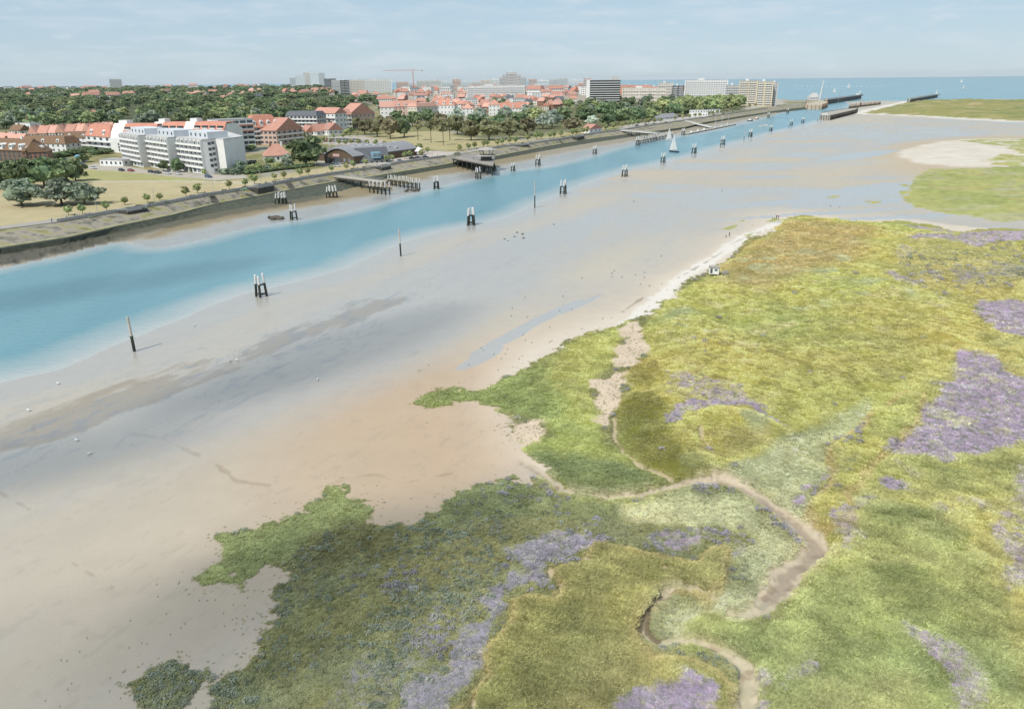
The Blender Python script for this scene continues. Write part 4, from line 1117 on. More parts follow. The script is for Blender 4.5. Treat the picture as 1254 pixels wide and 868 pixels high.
lcol = mix(np.tile(alb(186, 166, 190), (len(PX), 1)), alb(164, 160, 172), sst(rng.random(len(PX)), 0.4, 1.0))
lcol = mix(lcol, alb(156, 156, 162), sst(-PX + .12 * PY, -14, 10) * .75)
lcol = mix(lcol, alb(118, 128, 108), (rng.random(len(PX)) < 0.24) * 1.0)
scatter('sea_lavender', 'carpets of pale purple sea lavender in flower', 'flowers', P3[is_lav], np.clip(lcol[is_lav] * jit[is_lav] * 1.85, 0.01, 0.8), size(is_lav, 1.0, 0.8), T_lav)
# ================================================================ things in the channel
M_black = mat('weedy_timber', alb(58, 62, 52), 0.7, 0.4, 1.2, rnd=0.15)
M_white = mat('white_paint', alb(236, 236, 232), 0.5, 0.08, 1.5)
M_pole = mat('grey_timber', alb(206, 200, 188), 0.8, 0.2, 1.0)
M_deck = mat('deck_timber', alb(196, 188, 174), 0.85, 0.15, 0.8)
M_dtimber = mat('dark_timber', alb(92, 88, 80), 0.85, 0.3, 0.8)
M_conc = mat('concrete', alb(184, 178, 166), 0.85, 0.15, 0.3)
M_steel = mat('galvanised_rail', alb(196, 200, 202), 0.45, 0.05, 1.0, metal=0.3)
M_rust = mat('rusty_brown', alb(172, 138, 112), 0.8, 0.3, 0.8)

def pile_meshes(h, r, white):
    low = MB().tube((0, 0, -2.2), (0, 0, h * (1 - white)), r * 1.08, r, 10).mesh('pile', M_black)
    cap = MB().tube((0, 0, h * (1 - white)), (0, 0, h - 0.12), r * 0.96, r * 0.92, 10).tube((0, 0, h - 0.12), (0, 0, h), r * 0.92, r * 0.55, 10).mesh('white_cap', M_white)
    return low, cap
PILE = pile_meshes(6.0, 0.31, 0.40)
def make_dolphin(pts, ring=2.6, lean=0.05):
    e = empty('mooring_dolphin', (0, 0, 0))
    for k, (x, y, s) in enumerate(pts):
        p = inst('pile', PILE[0], e, (x, y, 0), 0.7 * k, (1, 1, s))
        p.rotation_euler = (lean * y, -lean * x, 0)
        inst('white_cap', PILE[1], p)
    n = len(pts)
    for z in (ring * 0.34, ring * 1.28):
        b = MB()
        for i in range(n):
            for j in range(i + 1, n):
                if n < 5 or j == i + 1 or (i == 0 and j == n - 1):
                    k = 1 - 0.06 * z * 0.6
                    b.tube((pts[i][0] * k, pts[i][1] * k, z), (pts[j][0] * k, pts[j][1] * k, z + 0.05), 0.16, n=6)
        b.build('brace', M_black, e)
    return e
D3 = make_dolphin([(-1.35, 0.25, 1.0), (0.05, -0.85, 0.97), (1.3, 0.55, 1.06)])
D4 = make_dolphin([(-1.15, -0.9, 0.97), (1.2, -0.7, 1.05), (-0.75, 1.1, 1.0), (0.7, 1.2, 1.03)])
D6 = make_dolphin([(-2.6, -1.1, .96), (-0.9, -1.3, 1.0), (0.9, -1.2, .97), (2.5, -1.0, 1.02), (2.2, 1.3, 1.04), (0.4, 1.5, .98), (-1.5, 1.4, 1.03)])
DOLPHINS = [(320, 364, 335, 3, 'three-pile mooring dolphin with tall white tops beside the pale mud bar'), (577, 276, 254, 4, 'four-pile white-topped mooring dolphin with a wide dark base in open water'),
            (690, 238, 220, 3, 0), (765, 217, 201.5, 3, 0), (812, 199.5, 187, 3, 0), (850, 188.5, 175.5, 3, 0), (885, 178, 166, 3, 0), (919, 168, 158, 3, 0), (944, 161, 153, 3, 'weathered brown-grey mooring dolphin without clean white tops'),
            (969, 154, 146, 3, 0), (983, 151, 143.5, 3, 0), (345, 252, 235, 6, 'wide cluster dolphin of seven white-topped piles by the brown mud bank'), (359.5, 269.5, 250, 3, 'white-topped mooring dolphin beside the seven-pile cluster near the rock tongue'),
            (407, 244, 227, 6, 'wide cluster dolphin of seven white-topped piles between the stairs and the timber jetty'), (534.5, 231.5, 215.5, 4, 'four-pile white-topped dolphin between the fender row and the pavilion pier'), (585.5, 219.5, 204.5, 3, 'white-topped mooring dolphin in front of the pavilion pier'),
            (628.5, 210, 198.5, 3, 'small white-topped dolphin just past the pavilion pier'), (659, 203, 189, 3, 1), (728.5, 189, 178, 3, 1), (780.5, 178.5, 167, 4, 'white-topped dolphin at the near end of the dark fender row'), (836.5, 166, 157, 3, 'white-topped dolphin beside the floating pontoon'),
            (941, 144.5, 137.5, 3, 1), (964.5, 139, 132.5, 3, 1)]
used = set()
for px, pb, pt, k, lab in DOLPHINS:
    src = {3: D3, 4: D4, 6: D6}[k]
    o = src if k not in used else copy_tree(src)
    used.add(k)
    b = G3(px, pb, 0.0)
    h = height_at(px, pt, b)
    o.location = b
    s = max(0.85, min(1.25, h / 6.2))
    o.scale = (s, s, h / 6.25)
    o.rotation_euler = (0, 0, random.uniform(-0.25, 0.25))
    if lab == 0: tag(o, 'three-pile mooring dolphin with white tops along the mudflat side of the channel', 'mooring dolphin', 'dolphins along the mudflat side')
    elif lab == 1: tag(o, 'three-pile mooring dolphin with white tops along the quay side of the channel', 'mooring dolphin', 'dolphins along the quay side')
    else: tag(o, lab, 'mooring dolphin')

def marker_pole(px, pb, pt, lab, r=0.24, group=None):
    b = G3(px, pb, 0.0)
    h = height_at(px, pt, b)
    e = empty('marker_pole', b)
    lx = random.uniform(-0.02, 0.02)
    MB().tube((0, 0, -2), (lx * h * .45, 0, h * 0.45), r * 1.1, r, 10).build('weedy_base', M_black, e)
    MB().tube((lx * h * .45, 0, h * 0.45), (lx * h, 0, h), r * 0.95, r * 0.8, 10).build('upper_shaft', M_pole, e)
    MB().tube((lx * h * .45, 0, h * 0.44), (lx * h * .45, 0, h * 0.46), r * 1.3, r * 1.3, 10).build('collar', M_black, e)
    tag(e, lab, 'marker pole', group)
marker_pole(165, 431, 387, 'lone leaning marker pole with a dark weedy foot casting a shadow on the mud', 0.30)
marker_pole(491, 314, 280, 'slim grey marker pole standing where the blue channel meets pale mud')
marker_pole(655, 255, 222, 'tall thin pale marker pole in the channel between two dolphins')
marker_pole(882, 181, 170, 'short dark marker stake beside a white-topped dolphin', 0.2)
marker_pole(911, 172, 160.5, 'thin pale marker stake at the channel edge in front of the moored fishing boat', 0.2)
marker_pole(966, 157, 150.5, 'small marker stake near the harbour mouth mudflat', 0.2)
marker_pole(1001, 149, 142, 'white marker stake beside the timber breakwater', 0.25)

# ---- timber jetty beside the quay
def jetty(name, A, B, width, label, n, top, bottom, mat_deck=M_deck, rail=True, cat='jetty', white=0):
    """deck from A to B (world), its piles and rails"""
    A, B = Vector(A), Vector(B)
    L = (B - A).to_2d().length
    rz = math.atan2(B.y - A.y, B.x - A.x)
    e = empty(name, (A.x, A.y, 0), rz)
    MB().hexa([(0, -width / 2, A.z - .35), (L, -width / 2, B.z - .35), (L, width / 2, B.z - .35), (0, width / 2, A.z - .35)], [(0, -width / 2, A.z), (L, -width / 2, B.z), (L, width / 2, B.z), (0, width / 2, A.z)]).build('deck', mat_deck, e)
    for y in (-width / 2 + .3, width / 2 - .3):
        MB().hexa([(0, y - .2, A.z - 1.0), (L, y - .2, B.z - 1.0), (L, y + .2, B.z - 1.0), (0, y + .2, A.z - 1.0)], [(0, y - .2, A.z - .36), (L, y - .2, B.z - .36), (L, y + .2, B.z - .36), (0, y + .2, A.z - .36)]).build('beam', M_dtimber, e)
        for i in range(n):
            x = L * (i + 0.6) / n
            z = A.z + (B.z - A.z) * x / L
            p = MB().tube((x, y, -1.5), (x, y, z - 1.0), 0.32, 0.3, 8).build('pile', M_black, e)
    for i in range(n):
        x = L * (i + 0.6) / n
        z = A.z + (B.z - A.z) * x / L
        MB().tube((x, -width / 2 + .3, 1.2), (x, width / 2 - .3, z - 1.2), 0.12, n=6).build('cross_brace', M_black, e)
    if rail:
        for y in (-width / 2, width / 2):
            m = MB()
            for q in (0.55, 1.05):
                m.tube((0, y, A.z + q), (L, y, B.z + q), 0.05, n=5)
            k = max(4, int(L / 2.5))
            for i in range(k + 1):
                x = L * i / k; z = A.z + (B.z - A.z) * x / L
                m.tube((x, y, z), (x, y, z + 1.1), 0.06, n=5)
            m.build('railing', M_steel if white == 0 else M_white, e)
    tag(e, label, cat)
    return e
jt = jetty('timber_jetty', G3(413, 215.5, 5.4), G3(470, 222.5, 5.2), 5.0, 'pale-decked timber jetty on dark piles reaching from the quay slope over brown mud', 6, 5.3, 0)
jh = G3(464, 226, 4.6)
e = empty('jetty_head', (jh.x, jh.y, 0), -0.6)
for i in range(5):
    for j in range(2):
        p = inst('pile', PILE[0], e, (-5 + 2.6 * i, -1.5 + 3.0 * j, 0), 0, (1, 1, 1.0))
        inst('white_cap', PILE[1], p)
MB().box(-6, 6.4, -2.2, -1.9, 2.6, 3.0).box(-6, 6.4, 1.9, 2.2, 2.6, 3.0).build('wale_beam', M_black, e)
tag(e, 'fender cluster of white-topped piles at the outer end of the timber jetty', 'fender piles')
def fender_row(A, B, n, label, double=True, s=1.0):
    d = B - A
    e = empty('fender_row', (A.x, A.y, 0), math.atan2(d.y, d.x))
    L = d.to_2d().length
    for i in range(n):
        for j in range(2 if double else 1):
            p = inst('pile', PILE[0], e, (L * i / (n - 1) + 0.35 * j, 1.4 * j, 0), 0, (1, 1, s * random.uniform(.95, 1.05)))
            inst('white_cap', PILE[1], p)
    MB().box(-.5, L + .9, -.55, -.32, 2.7 * s, 3.05 * s).box(-.5, L + .9, -.55, -.32, 1.0, 1.3).build('wale_beam', M_black, e)
    tag(e, label, 'fender row')
fender_row(G3(476, 228, 0), G3(511, 232.5, 0), 8, 'straight row of white-topped timber piles joined by dark beams beside the jetty', s=0.95)
fender_row(G3(786, 177, 0), G3(823, 169, 0), 11, 'long dark row of mooring piles below the white gangway', s=1.0)
jetty('white_gangway', G3(757, 159.5, 6.0), G3(806, 163.5, 5.6), 4.0, 'long white gangway leading from the promenade to the dark pile row', 5, 5, 0, M_white, white=1, cat='gangway')
jetty('pontoon_ramp', G3(838, 148, 5.8), G3(871, 156, 1.4), 4.5, 'sloping white access ramp down to the floating pontoon', 3, 5, 0, M_white, white=1, cat='ramp')
pa, pb_ = G3(840, 164.2, 0.6), G3(899, 152.5, 0.6)
jetty('floating_pontoon', (pa.x, pa.y, 0.9), (pb_.x, pb_.y, 0.9), 5.0, 'long pale floating pontoon with boats moored along it', 8, 1, 0, M_conc, rail=False, cat='pontoon')

# ---- pier with the pavilion
P = [G3(553, 193.5, 6.2), G3(604, 203.0, 6.2), G3(606, 192.5, 6.2), G3(571, 188.0, 6.2)]
o0 = P[0]
e = empty('pavilion_pier', (o0.x, o0.y, 0))
loc = [p - Vector((o0.x, o0.y, 0)) for p in P]
MB().prism([(p.x, p.y) for p in loc], 5.7, 6.2).build('deck', mat('pier_boards', alb(158, 152, 146), 0.85, 0.2, 0.6), e)
def lerp(a, b, t): return a + (b - a) * t
for t in np.linspace(0.03, 0.97, 9):
    for s in (0.04, 0.5, 0.94):
        q = lerp(lerp(loc[0], loc[1], t), lerp(loc[3], loc[2], t), s)
        MB().tube((q.x, q.y, -1.5), (q.x, q.y, 5.7), 0.36, 0.33, 8).build('pile', M_black, e)
for s in (0.03, 0.5, 0.97):
    a, b = lerp(loc[0], loc[3], s), lerp(loc[1], loc[2], s)
    MB().tube((a.x, a.y, 5.3), (b.x, b.y, 5.3), 0.35, n=6).build('beam', M_dtimber, e)
for i in range(4):
    a, b = loc[i], loc[(i + 1) % 4]
    m = MB()
    k = max(3, int((b - a).length / 2.4))
    for j in range(k + 1):
        q = lerp(a, b, j / k)
        m.tube((q.x, q.y, 6.2), (q.x, q.y, 7.25), 0.09, n=5)
    for z in (6.6, 7.2):
        m.tube((a.x, a.y, z), (b.x, b.y, z), 0.08, n=5)
    m.build('railing', M_pole, e)
h0 = lerp(lerp(loc[0], loc[1], 0.80), lerp(loc[3], loc[2], 0.80), 0.45)
for a in range(10):
    t = a * 0.63
    q = Vector((h0.x + 6.5 * math.cos(t), h0.y + 6.5 * math.sin(t), 0))
    MB().tube((q.x, q.y, -1.5), (h0.x + 4.5 * math.cos(t + .5), h0.y + 4.5 * math.sin(t + .5), 5.7), 0.3, n=7).build('raking_strut', M_black, e)
M_hut = mat('pavilion_wood', alb(112, 104, 100), 0.8, 0.2, 0.7)
M_roofp = mat('pavilion_roof', alb(188, 182, 176), 0.7, 0.12, 0.5)
pav = MB().prism([(h0.x + 3.4 * math.cos(t), h0.y + 3.4 * math.sin(t)) for t in np.linspace(0, 2 * math.pi, 9)[:-1]], 6.2, 9.0).build('pavilion_wall', M_hut, e)
for k in range(8):
    t = 2 * math.pi * (k + .5) / 8
    MB().box(-0.8, 0.8, -0.03, 0.03, 0, 1.5).build('window', mat('dark_glass_pav', alb(70, 84, 92), 0.15), pav, (h0.x + 3.17 * math.cos(t), h0.y + 3.17 * math.sin(t), 7.0)).rotation_euler = (0, 0, t + math.pi / 2)
def cone_roof(z, r, dz, r2):
    n = 16
    vs = [(h0.x + r * math.cos(2 * math.pi * k / n), h0.y + r * math.sin(2 * math.pi * k / n), z) for k in range(n)]
    vs += [(h0.x + r2 * math.cos(2 * math.pi * k / n), h0.y + r2 * math.sin(2 * math.pi * k / n), z + dz) for k in range(n)]
    m = MB().add(vs, [(k, (k + 1) % n, n + (k + 1) % n, n + k) for k in range(n)] + [tuple(range(n))[::-1], tuple(range(n, 2 * n))])
    return m
cone_roof(9.0, 6.0, 0.5, 5.2).build('lower_canopy', M_roofp, e)
cone_roof(12.6, 6.2, 1.5, 0.5).build('upper_canopy', M_roofp, e)
for k in range(6):
    t = 2 * math.pi * k / 6
    MB().tube((h0.x + 3.0 * math.cos(t), h0.y + 3.0 * math.sin(t), 9.4), (h0.x + 4.6 * math.cos(t), h0.y + 4.6 * math.sin(t), 12.6), 0.14, n=6).build('canopy_post', M_dtimber, e)
tag(e, 'grey boarded pier on dark piles carrying a round two-tier canopy pavilion', 'pier')

# ---- breakwater, piers and harbour mouth
bw = [G3(1004, 147.2, 0), G3(1016, 147.6, 0), G3(1048, 139.4, 0), G3(1050, 136.8, 0), G3(1030, 138.8, 0), G3(1006, 143.5, 0)]
c0 = bw[0]
e = empty('timber_breakwater', (c0.x, c0.y, 0))
lb = [(p.x - c0.x, p.y - c0.y) for p in bw]
MB().prism(lb, -1.5, 5.5).build('core', M_conc, e)
cp = sum((Vector(p) for p in lb), Vector((0, 0))) / len(lb)
for i in range(len(lb)):
    a, b = Vector(lb[i]), Vector(lb[(i + 1) % len(lb)])
    k = max(2, int((b - a).length / 3.0))
    for j in range(k):
        q = a + (b - a) * (j + .5) / k
        q = q + (q - cp).normalized() * 0.25
        MB().tube((q.x, q.y, -1.5), (q.x, q.y, 6.1), 0.42, 0.4, 7).build('timber_post', M_dtimber, e)
MB().box(lb[0][0] + 3, lb[0][0] + 11, lb[0][1] + 4, lb[0][1] + 9, 5.52, 8.0).build('shelter', M_white, e)
tag(e, 'weathered timber and stone breakwater head in the harbour mouth', 'breakwater')
tp = [G3(986, 134, 0), G3(1006, 134.2, 0), G3(1013, 131.5, 0), G3(1012, 127, 0), G3(988, 127.5, 0)]
c0 = tp[0]
e = empty('harbour_quay', (c0.x, c0.y, 0))
lb = [(p.x - c0.x, p.y - c0.y) for p in tp]
MB().prism(lb, -1.5, 6.0).build('core', mat('sandy_sheet_pile', alb(204, 190, 168), 0.85, 0.2, 0.2), e)
cp = sum((Vector(p) for p in lb), Vector((0, 0))) / len(lb)
for i in range(len(lb)):
    a, b = Vector(lb[i]), Vector(lb[(i + 1) % len(lb)])
    k = max(2, int((b - a).length / 6.0))
    for j in range(k):
        q = a + (b - a) * (j + .5) / k + ((a + b) / 2 - cp).normalized() * 0.4
        MB().tube((q.x, q.y, -1.5), (q.x, q.y, 8.0), 0.6, 0.5, 6).build('timber_post', M_rust, e)
tag(e, 'sand-coloured quay head ringed with brown posts at the harbour mouth', 'quay')
def sea_pier(A, B, w, label, zdeck=8.0, n=14):
    d = B - A
    L = d.to_2d().length
    e = empty('sea_pier', (A.x, A.y, 0), math.atan2(d.y, d.x))
    MB().box(0, L, -w / 2, w / 2, zdeck - 1.2, zdeck).build('deck', M_conc, e)
    for i in range(n):
        for y in (-w / 2 + 1, w / 2 - 1):
            MB().tube((L * (i + .5) / n, y, -1.5), (L * (i + .5) / n, y, zdeck - 1.2), 1.0, 0.9, 6).build('pile', M_black, e)
    MB().box(0, L, -w / 2, -w / 2 + .8, 1.0, zdeck - 1.3).build('fender_wall', M_dtimber, e)
    for y in (-w / 2, w / 2):
        MB().box(0, L, y - .1, y + .1, zdeck, zdeck + 1.2).build('parapet', M_white, e)
    MB().prism([(L + 12 * math.cos(t), 9 * math.sin(t)) for t in np.linspace(0, 2 * math.pi, 13)[:-1]], zdeck - 2.0, zdeck + 0.3).build('pier_head', M_conc, e)
    t = MB().tube((L, 0, zdeck + .3), (L, 0, zdeck + 9), 1.6, 1.2, 10).build('beacon_tower', M_white, e)
    MB().tube((L, 0, zdeck + 9), (L, 0, zdeck + 11), 1.7, 0.5, 10).build('lantern', mat('lantern_grey', alb(200, 206, 208), .4), t)
    tag(e, label, 'pier')
    return e, L
pe, pl = sea_pier(G3(1010, 128, 0), G3(1052, 121.3, 0), 9, 'long concrete sea pier ending in a white pavilion and beacon', 9.0, 16)
MB().prism([(pl - 16 + 14 * math.cos(t), 7 * math.sin(t)) for t in np.linspace(0, 2 * math.pi, 11)[:-1]], 9.3, 12.6).build('pavilion', M_white, pe)
MB().box(pl - 29, pl - 4, -7.05, -6.9, 10.2, 11.6).build('pavilion_window', mat('dark_glass_pier', alb(90, 104, 112), .15), pe)
sea_pier(G3(1112, 126, 0), G3(1146, 119.5, 0), 8, 'dark sea pier beyond the dune island with a small white beacon', 7.0, 14)
# timber training wall with red piles on the far side of the mouth
ta_, tb_ = G3(1040, 133, 0), G3(1078, 128.5, 0)
d = tb_ - ta_; L = d.to_2d().length
e = empty('training_wall', (ta_.x, ta_.y, 0), math.atan2(d.y, d.x))
for i in range(26):
    MB().tube((L * i / 25, 0, -1), (L * i / 25, 0, 5.5 + (i % 3)), 0.7, 0.6, 6).build('post', M_rust if i % 4 else M_dtimber, e)
MB().box(0, L, -.4, .4, -1, 3.0).build('planking', M_dtimber, e)
tag(e, 'brown timber training wall of upright posts by the dune island', 'breakwater')
marker_pole(1038.5, 137.5, 125.5, 'slender red-brown navigation post in the harbour mouth', 0.8)
marker_pole(1054, 130.5, 120.5, 'slender dark navigation post beside the timber training wall', 0.8)

# white pilot building and its leaning mast
b = G3(996, 123, 5)
e = empty('pilot_building', (b.x, b.y, 5))
m = MB().prism([(-11, -6), (8, -6), (11, 0), (8, 8), (-11, 8)], 0, 7).build('ground_storey', M_white, e)
MB().prism([(-8, -4), (8, -4), (10, 1), (7, 7), (-8, 7)], 7.0, 11).build('upper_storey', M_white, e)
MB().prism([(-4, -2), (6, -2), (7, 2), (5, 5), (-4, 5)], 11.0, 14.5).build('bridge_deck', M_white, e)
for i in range(6):
    MB().box(-9.6 + i * 3, -7.6 + i * 3, -6.08, -6.0, 3.2, 5.2).build('window', mat('pilot_glass', alb(86, 100, 108), .15), e)
tag(e, 'white stepped ship-like building on the harbour quay', 'building')
mb_ = G3(1003.5, 122.5, 5)
mh = height_at(1006.5, 98.5, mb_)
e = empty('signal_mast', (mb_.x, mb_.y, 5))
MB().tube((0, 0, 0), (mh * .11, 0, mh), 1.7, 1.0, 10).build('shaft', M_white, e)
for k in range(1, 6):
    MB().tube((mh * .11 * k / 6 - 1.9, 0, mh * k / 6), (mh * .11 * k / 6 + 1.9, 0, mh * k / 6), 0.5, n=6).build('cross_arm', M_white, e)
tag(e, 'tall white leaning mast beside the ship-like building', 'mast')

# ---- boats
M_hullw = mat('hull_white', alb(240, 240, 236), 0.35, 0.03, 1)
M_hullb = mat('hull_dark', alb(70, 84, 100), 0.4, 0.05, 1)
M_sail = mat('sailcloth', alb(244, 244, 240), 0.8, 0.03, 0.5)
M_cabin = mat('cabin_grey', alb(206, 210, 212), 0.5, 0.05, 1)
M_alu = mat('mast_alloy', alb(216, 218, 220), 0.4, 0.03, 1, metal=0.5)
M_glass = mat('boat_glass', alb(70, 90, 104), 0.12, 0.1, 1)
def hull(L, Bm, Hf):
    secs = []
    for t in np.linspace(0, 1, 9):
        x = -L / 2 + L * t
        w = Bm / 2 * (0.72 + 0.28 * math.sin(math.pi * min(1, t * 1.5) * 0.5)) * (1 if t < .55 else max(0.02, 1 - ((t - .55) / .45) ** 2))
        top = Hf * (1 + 0.35 * t * t)
        secs.append([(x, -w, top), (x, -w * .8, 0.1), (x, 0, -0.5), (x, w * .8, 0.1), (x, w, top)])
    vs = [p for s in secs for p in s]
    fs = [(i * 5 + j, i * 5 + j + 1, i * 5 + j + 6, i * 5 + j + 5) for i in range(8) for j in range(4)]
    fs += [(i * 5 + 4, i * 5, i * 5 + 5, i * 5 + 9) for i in range(8)] + [(0, 4, 3, 2, 1)]
    return MB().add(vs, fs)
def sailboat(px, pb, rz, L, mast, sails, label, group=None, z=0.0, hm=None):
    b = G3(px, pb, z)
    e = empty('sailboat', b, rz)
    hull(L, L * .3, 0.95).build('hull', hm or M_hullw, e)
    c = MB().hexa([(-L * .15, -.8, .9), (L * .2, -.6, 1.1), (L * .2, .6, 1.1), (-L * .15, .8, .9)], [(-L * .13, -.65, 1.6), (L * .12, -.5, 1.6), (L * .12, .5, 1.6), (-L * .13, .65, 1.6)]).build('cabin', M_cabin, e)
    MB().box(-L * .1, L * .08, -.78, .78, 1.2, 1.42).build('cabin_window', M_glass, c)
    MB().tube((L * .08, 0, 0.9), (L * .08, 0, mast), 0.13, 0.08, 6).build('mast', M_alu, e)
    MB().tube((L * .08, 0, 1.9), (-L * .38, 0.25, 1.9), 0.1, n=6).build('boom', M_alu, e)
    if sails:
        MB().add([(L * .07, 0, 2.0), (-L * .38, .3, 2.05), (-L * .2, .45, mast * .5), (L * .07, .05, mast * .97), (L * .07, .03, 2.0), (-L * .38, .33, 2.05), (-L * .2, .48, mast * .5), (L * .07, .08, mast * .97)], [(0, 1, 2, 3), (7, 6, 5, 4), (0, 4, 5, 1), (1, 5, 6, 2), (2, 6, 7, 3)]).build('mainsail', M_sail, e)
        MB().add([(L * .1, 0, 1.6), (L * .47, 0, 1.3), (L * .1, .1, mast * .8), (L * .1, .04, 1.6), (L * .47, .04, 1.3), (L * .1, .14, mast * .8)], [(0, 1, 2), (5, 4, 3), (0, 3, 4, 1), (1, 4, 5, 2)]).build('jib', M_sail, e)
    else:
        MB().tube((L * .05, 0, 2.1), (-L * .37, .25, 2.1), 0.22, n=6).build('furled_sail', M_sail, e)
        m = MB()
        for q in ((L * .48, 0, 1.2), (-L * .48, 0, 1.0), (L * .05, L * .13, 1), (L * .05, -L * .13, 1)):
            m.tube(q, (L * .08, 0, mast * .97), 0.03, n=4)
        m.build('rigging', M_alu, e)
    tag(e, label, 'sailboat', group)
    return e
def motorboat(px, pb, rz, L, label, group=None, hm=None, z=0.0):
    e = empty('motor_boat', G3(px, pb, z), rz)
    hull(L, L * .32, 1.1).build('hull', hm or M_hullw, e)
    MB().hexa([(-L * .2, -L * .12, 1.05), (L * .2, -L * .1, 1.2), (L * .2, L * .1, 1.2), (-L * .2, L * .12, 1.05)], [(-L * .18, -L * .1, 2.5), (L * .08, -L * .08, 2.5), (L * .08, L * .08, 2.5), (-L * .18, L * .1, 2.5)]).build('cabin', M_white, e)
    MB().box(-L * .15, L * .06, -L * .115, L * .115, 1.75, 2.25).build('cabin_window', M_glass, e)
    MB().tube((-L * .1, 0, 2.5), (-L * .1, 0, 4.6), 0.06, n=5).build('aerial', M_alu, e)
    tag(e, label, 'motor boat', group)
sailboat(819.5, 172.5, 2.0, 10, 12, True, 'sailboat under full white sail close to the dark pile row')
sailboat(825, 186.5, 2.1, 10, 13.5, True, 'sailboat under full white sail out in the middle of the channel', hm=M_hullb)
sailboat(935.5, 155.5, 2.4, 12, 17, False, 'white sailboat with bare mast motoring up the channel')
sailboat(1026, 135.3, 2.2, 16, 30, False, 'white sailboat with tall bare mast behind the timber breakwater')
for px, pb in ((876, 156.8), (884, 155.2), (891.5, 153.6)):
    sailboat(px, pb, 1.1, 9.5, 12, False, 'small white sailboat with furled sail moored at the floating pontoon', 'sailboats at the pontoon')
for px, pb in ((847, 163.3), (855, 161.6), (862.5, 160)):
    motorboat(px, pb, 1.1, 8.5, 'small white motor boat moored at the floating pontoon', 'motor boats at the pontoon')
motorboat(919, 148.3, 1.0, 17, 'dark-hulled fishing boat moored below the quay', hm=M_hullb)
motorboat(927, 146.2, 1.0, 13, 'grey workboat moored behind the fishing boat', hm=M_rust)
for px, pb, s in ((1039, 108.2, 30), (1021.5, 113.5, 22), (1177, 101.2, 36), (1179.5, 109.6, 24)):
    sailboat(px, pb, random.uniform(-.5, .5), s * .55, s * .8, True, 'distant white sailing boat out on the open sea', 'boats far out on the sea')
for i, px in enumerate(np.linspace(976, 1080, 18)):
    b = G3(px, 106.3 + 0.06 * i * 0 + random.uniform(-.1, .1), 0)
    o = MB().ball((0, 0, 1.0), 2.2, 2.2, 2.6, 8, 5).build('marker_buoy', M_white, None, b) if i == 0 else inst('marker_buoy', bpy.data.objects['marker_buoy'].data, None, b)
    tag(o, 'white marker buoy in the line across the sea', 'buoy', 'line of white buoys')

# ---- promenade railing in lengths, stairs, benches
M_rail = mat('promenade_rail', alb(206, 204, 200), 0.6, 0.06, 1)
pts = q_prom.copy()
for i in range(0, len(pts) - 1):
    a, b = Vector(pts[i]), Vector(pts[i + 1])
    if xs_q[i] < 66 or 540 < xs_q[i] < 600 or xs_q[i] > 930: continue
    L = (b - a).length
    e = empty('railing_length', (a.x, a.y, TZ), math.atan2(b.y - a.y, b.x - a.x))
    MB().box(0.02, L - 0.02, -.12, .12, 1.0, 1.12).build('top_rail', M_rail, e)
    MB().box(0.02, L - 0.02, 0.14, .24, 0.1, 0.9).build('infill_panel', M_rail, e)
    for k in range(3):
        MB().box(L * (k + .5) / 3 - .15, L * (k + .5) / 3 + .15, -.14, .12, 0.06, 1.0).build('post', M_rail, e)
    tag(e, 'pale grey balustrade length along the promenade edge', 'railing', 'promenade balustrade')
def bastion(px0, px1, off_px, label):
    a = np.interp(px0, *np.array(PROM).T); b = np.interp(px1, *np.array(PROM).T)
    A, B = G3(px0, a, TZ), G3(px1, b, TZ)
    d = B - A; L = d.length
    e = empty('viewing_bay', (A.x, A.y, TZ), math.atan2(d.y, d.x))
    MB().prism([(0, -.2), (L * .15, -off_px), (L * .85, -off_px), (L, -.2)], -2.6, 0.05).build('base', M_dtimber, e)
    MB().box(L * .15, L * .85, -off_px, -off_px + .25, 0.07, 1.15).build('balustrade', M_rail, e)
    for s in (0, 1):
        p = [(0, -.2), (L * .15, -off_px)] if s == 0 else [(L, -.2), (L * .85, -off_px)]
        MB().tube((p[0][0], p[0][1], 1.0), (p[1][0], p[1][1], 1.0), 0.15, n=5).build('side_rail', M_rail, e)
    tag(e, label, 'viewing bay')
bastion(143, 178, 3.5, 'projecting viewing bay of the promenade opposite the dry lawn')
bastion(304, 332, 3.5, 'projecting viewing bay of the promenade below the white stepped block')
bastion(458, 474, 4.0, 'projecting viewing bay of the promenade before the boat hall')
bastion(630, 645, 4.0, 'projecting viewing bay of the promenade past the pavilion pier')
bastion(700, 712, 4.0, 'projecting viewing bay of the promenade beside the park wood')
for px, lab in ((262, 'dark stone stairs cut into the quay slope below the dry lawn'), (356, 'dark stone stairs cut into the quay slope beside the pile clusters'), (688, 'dark stone stairs cut into the quay slope beyond the pavilion pier')):
    yt, yb = np.interp(px - 4, *np.array(PROM).T), np.interp(px + 2, *np.array(LEDGE).T)
    a, b = G3(px - 4, yt, TZ), G3(px + 2, yb, 3.2)
    d = b - a; L = d.to_2d().length
    e = empty('quay_stairs', (a.x, a.y, 0), math.atan2(d.y, d.x))
    for k in range(10):
        MB().box(L * k / 10, L * (k + 1) / 10, -1.4, 1.4, 2.0, TZ - .05 - 2.6 * k / 10).build('step', M_revet if k % 2 else M_dtimber, e)
    tag(e, lab, 'stairs')
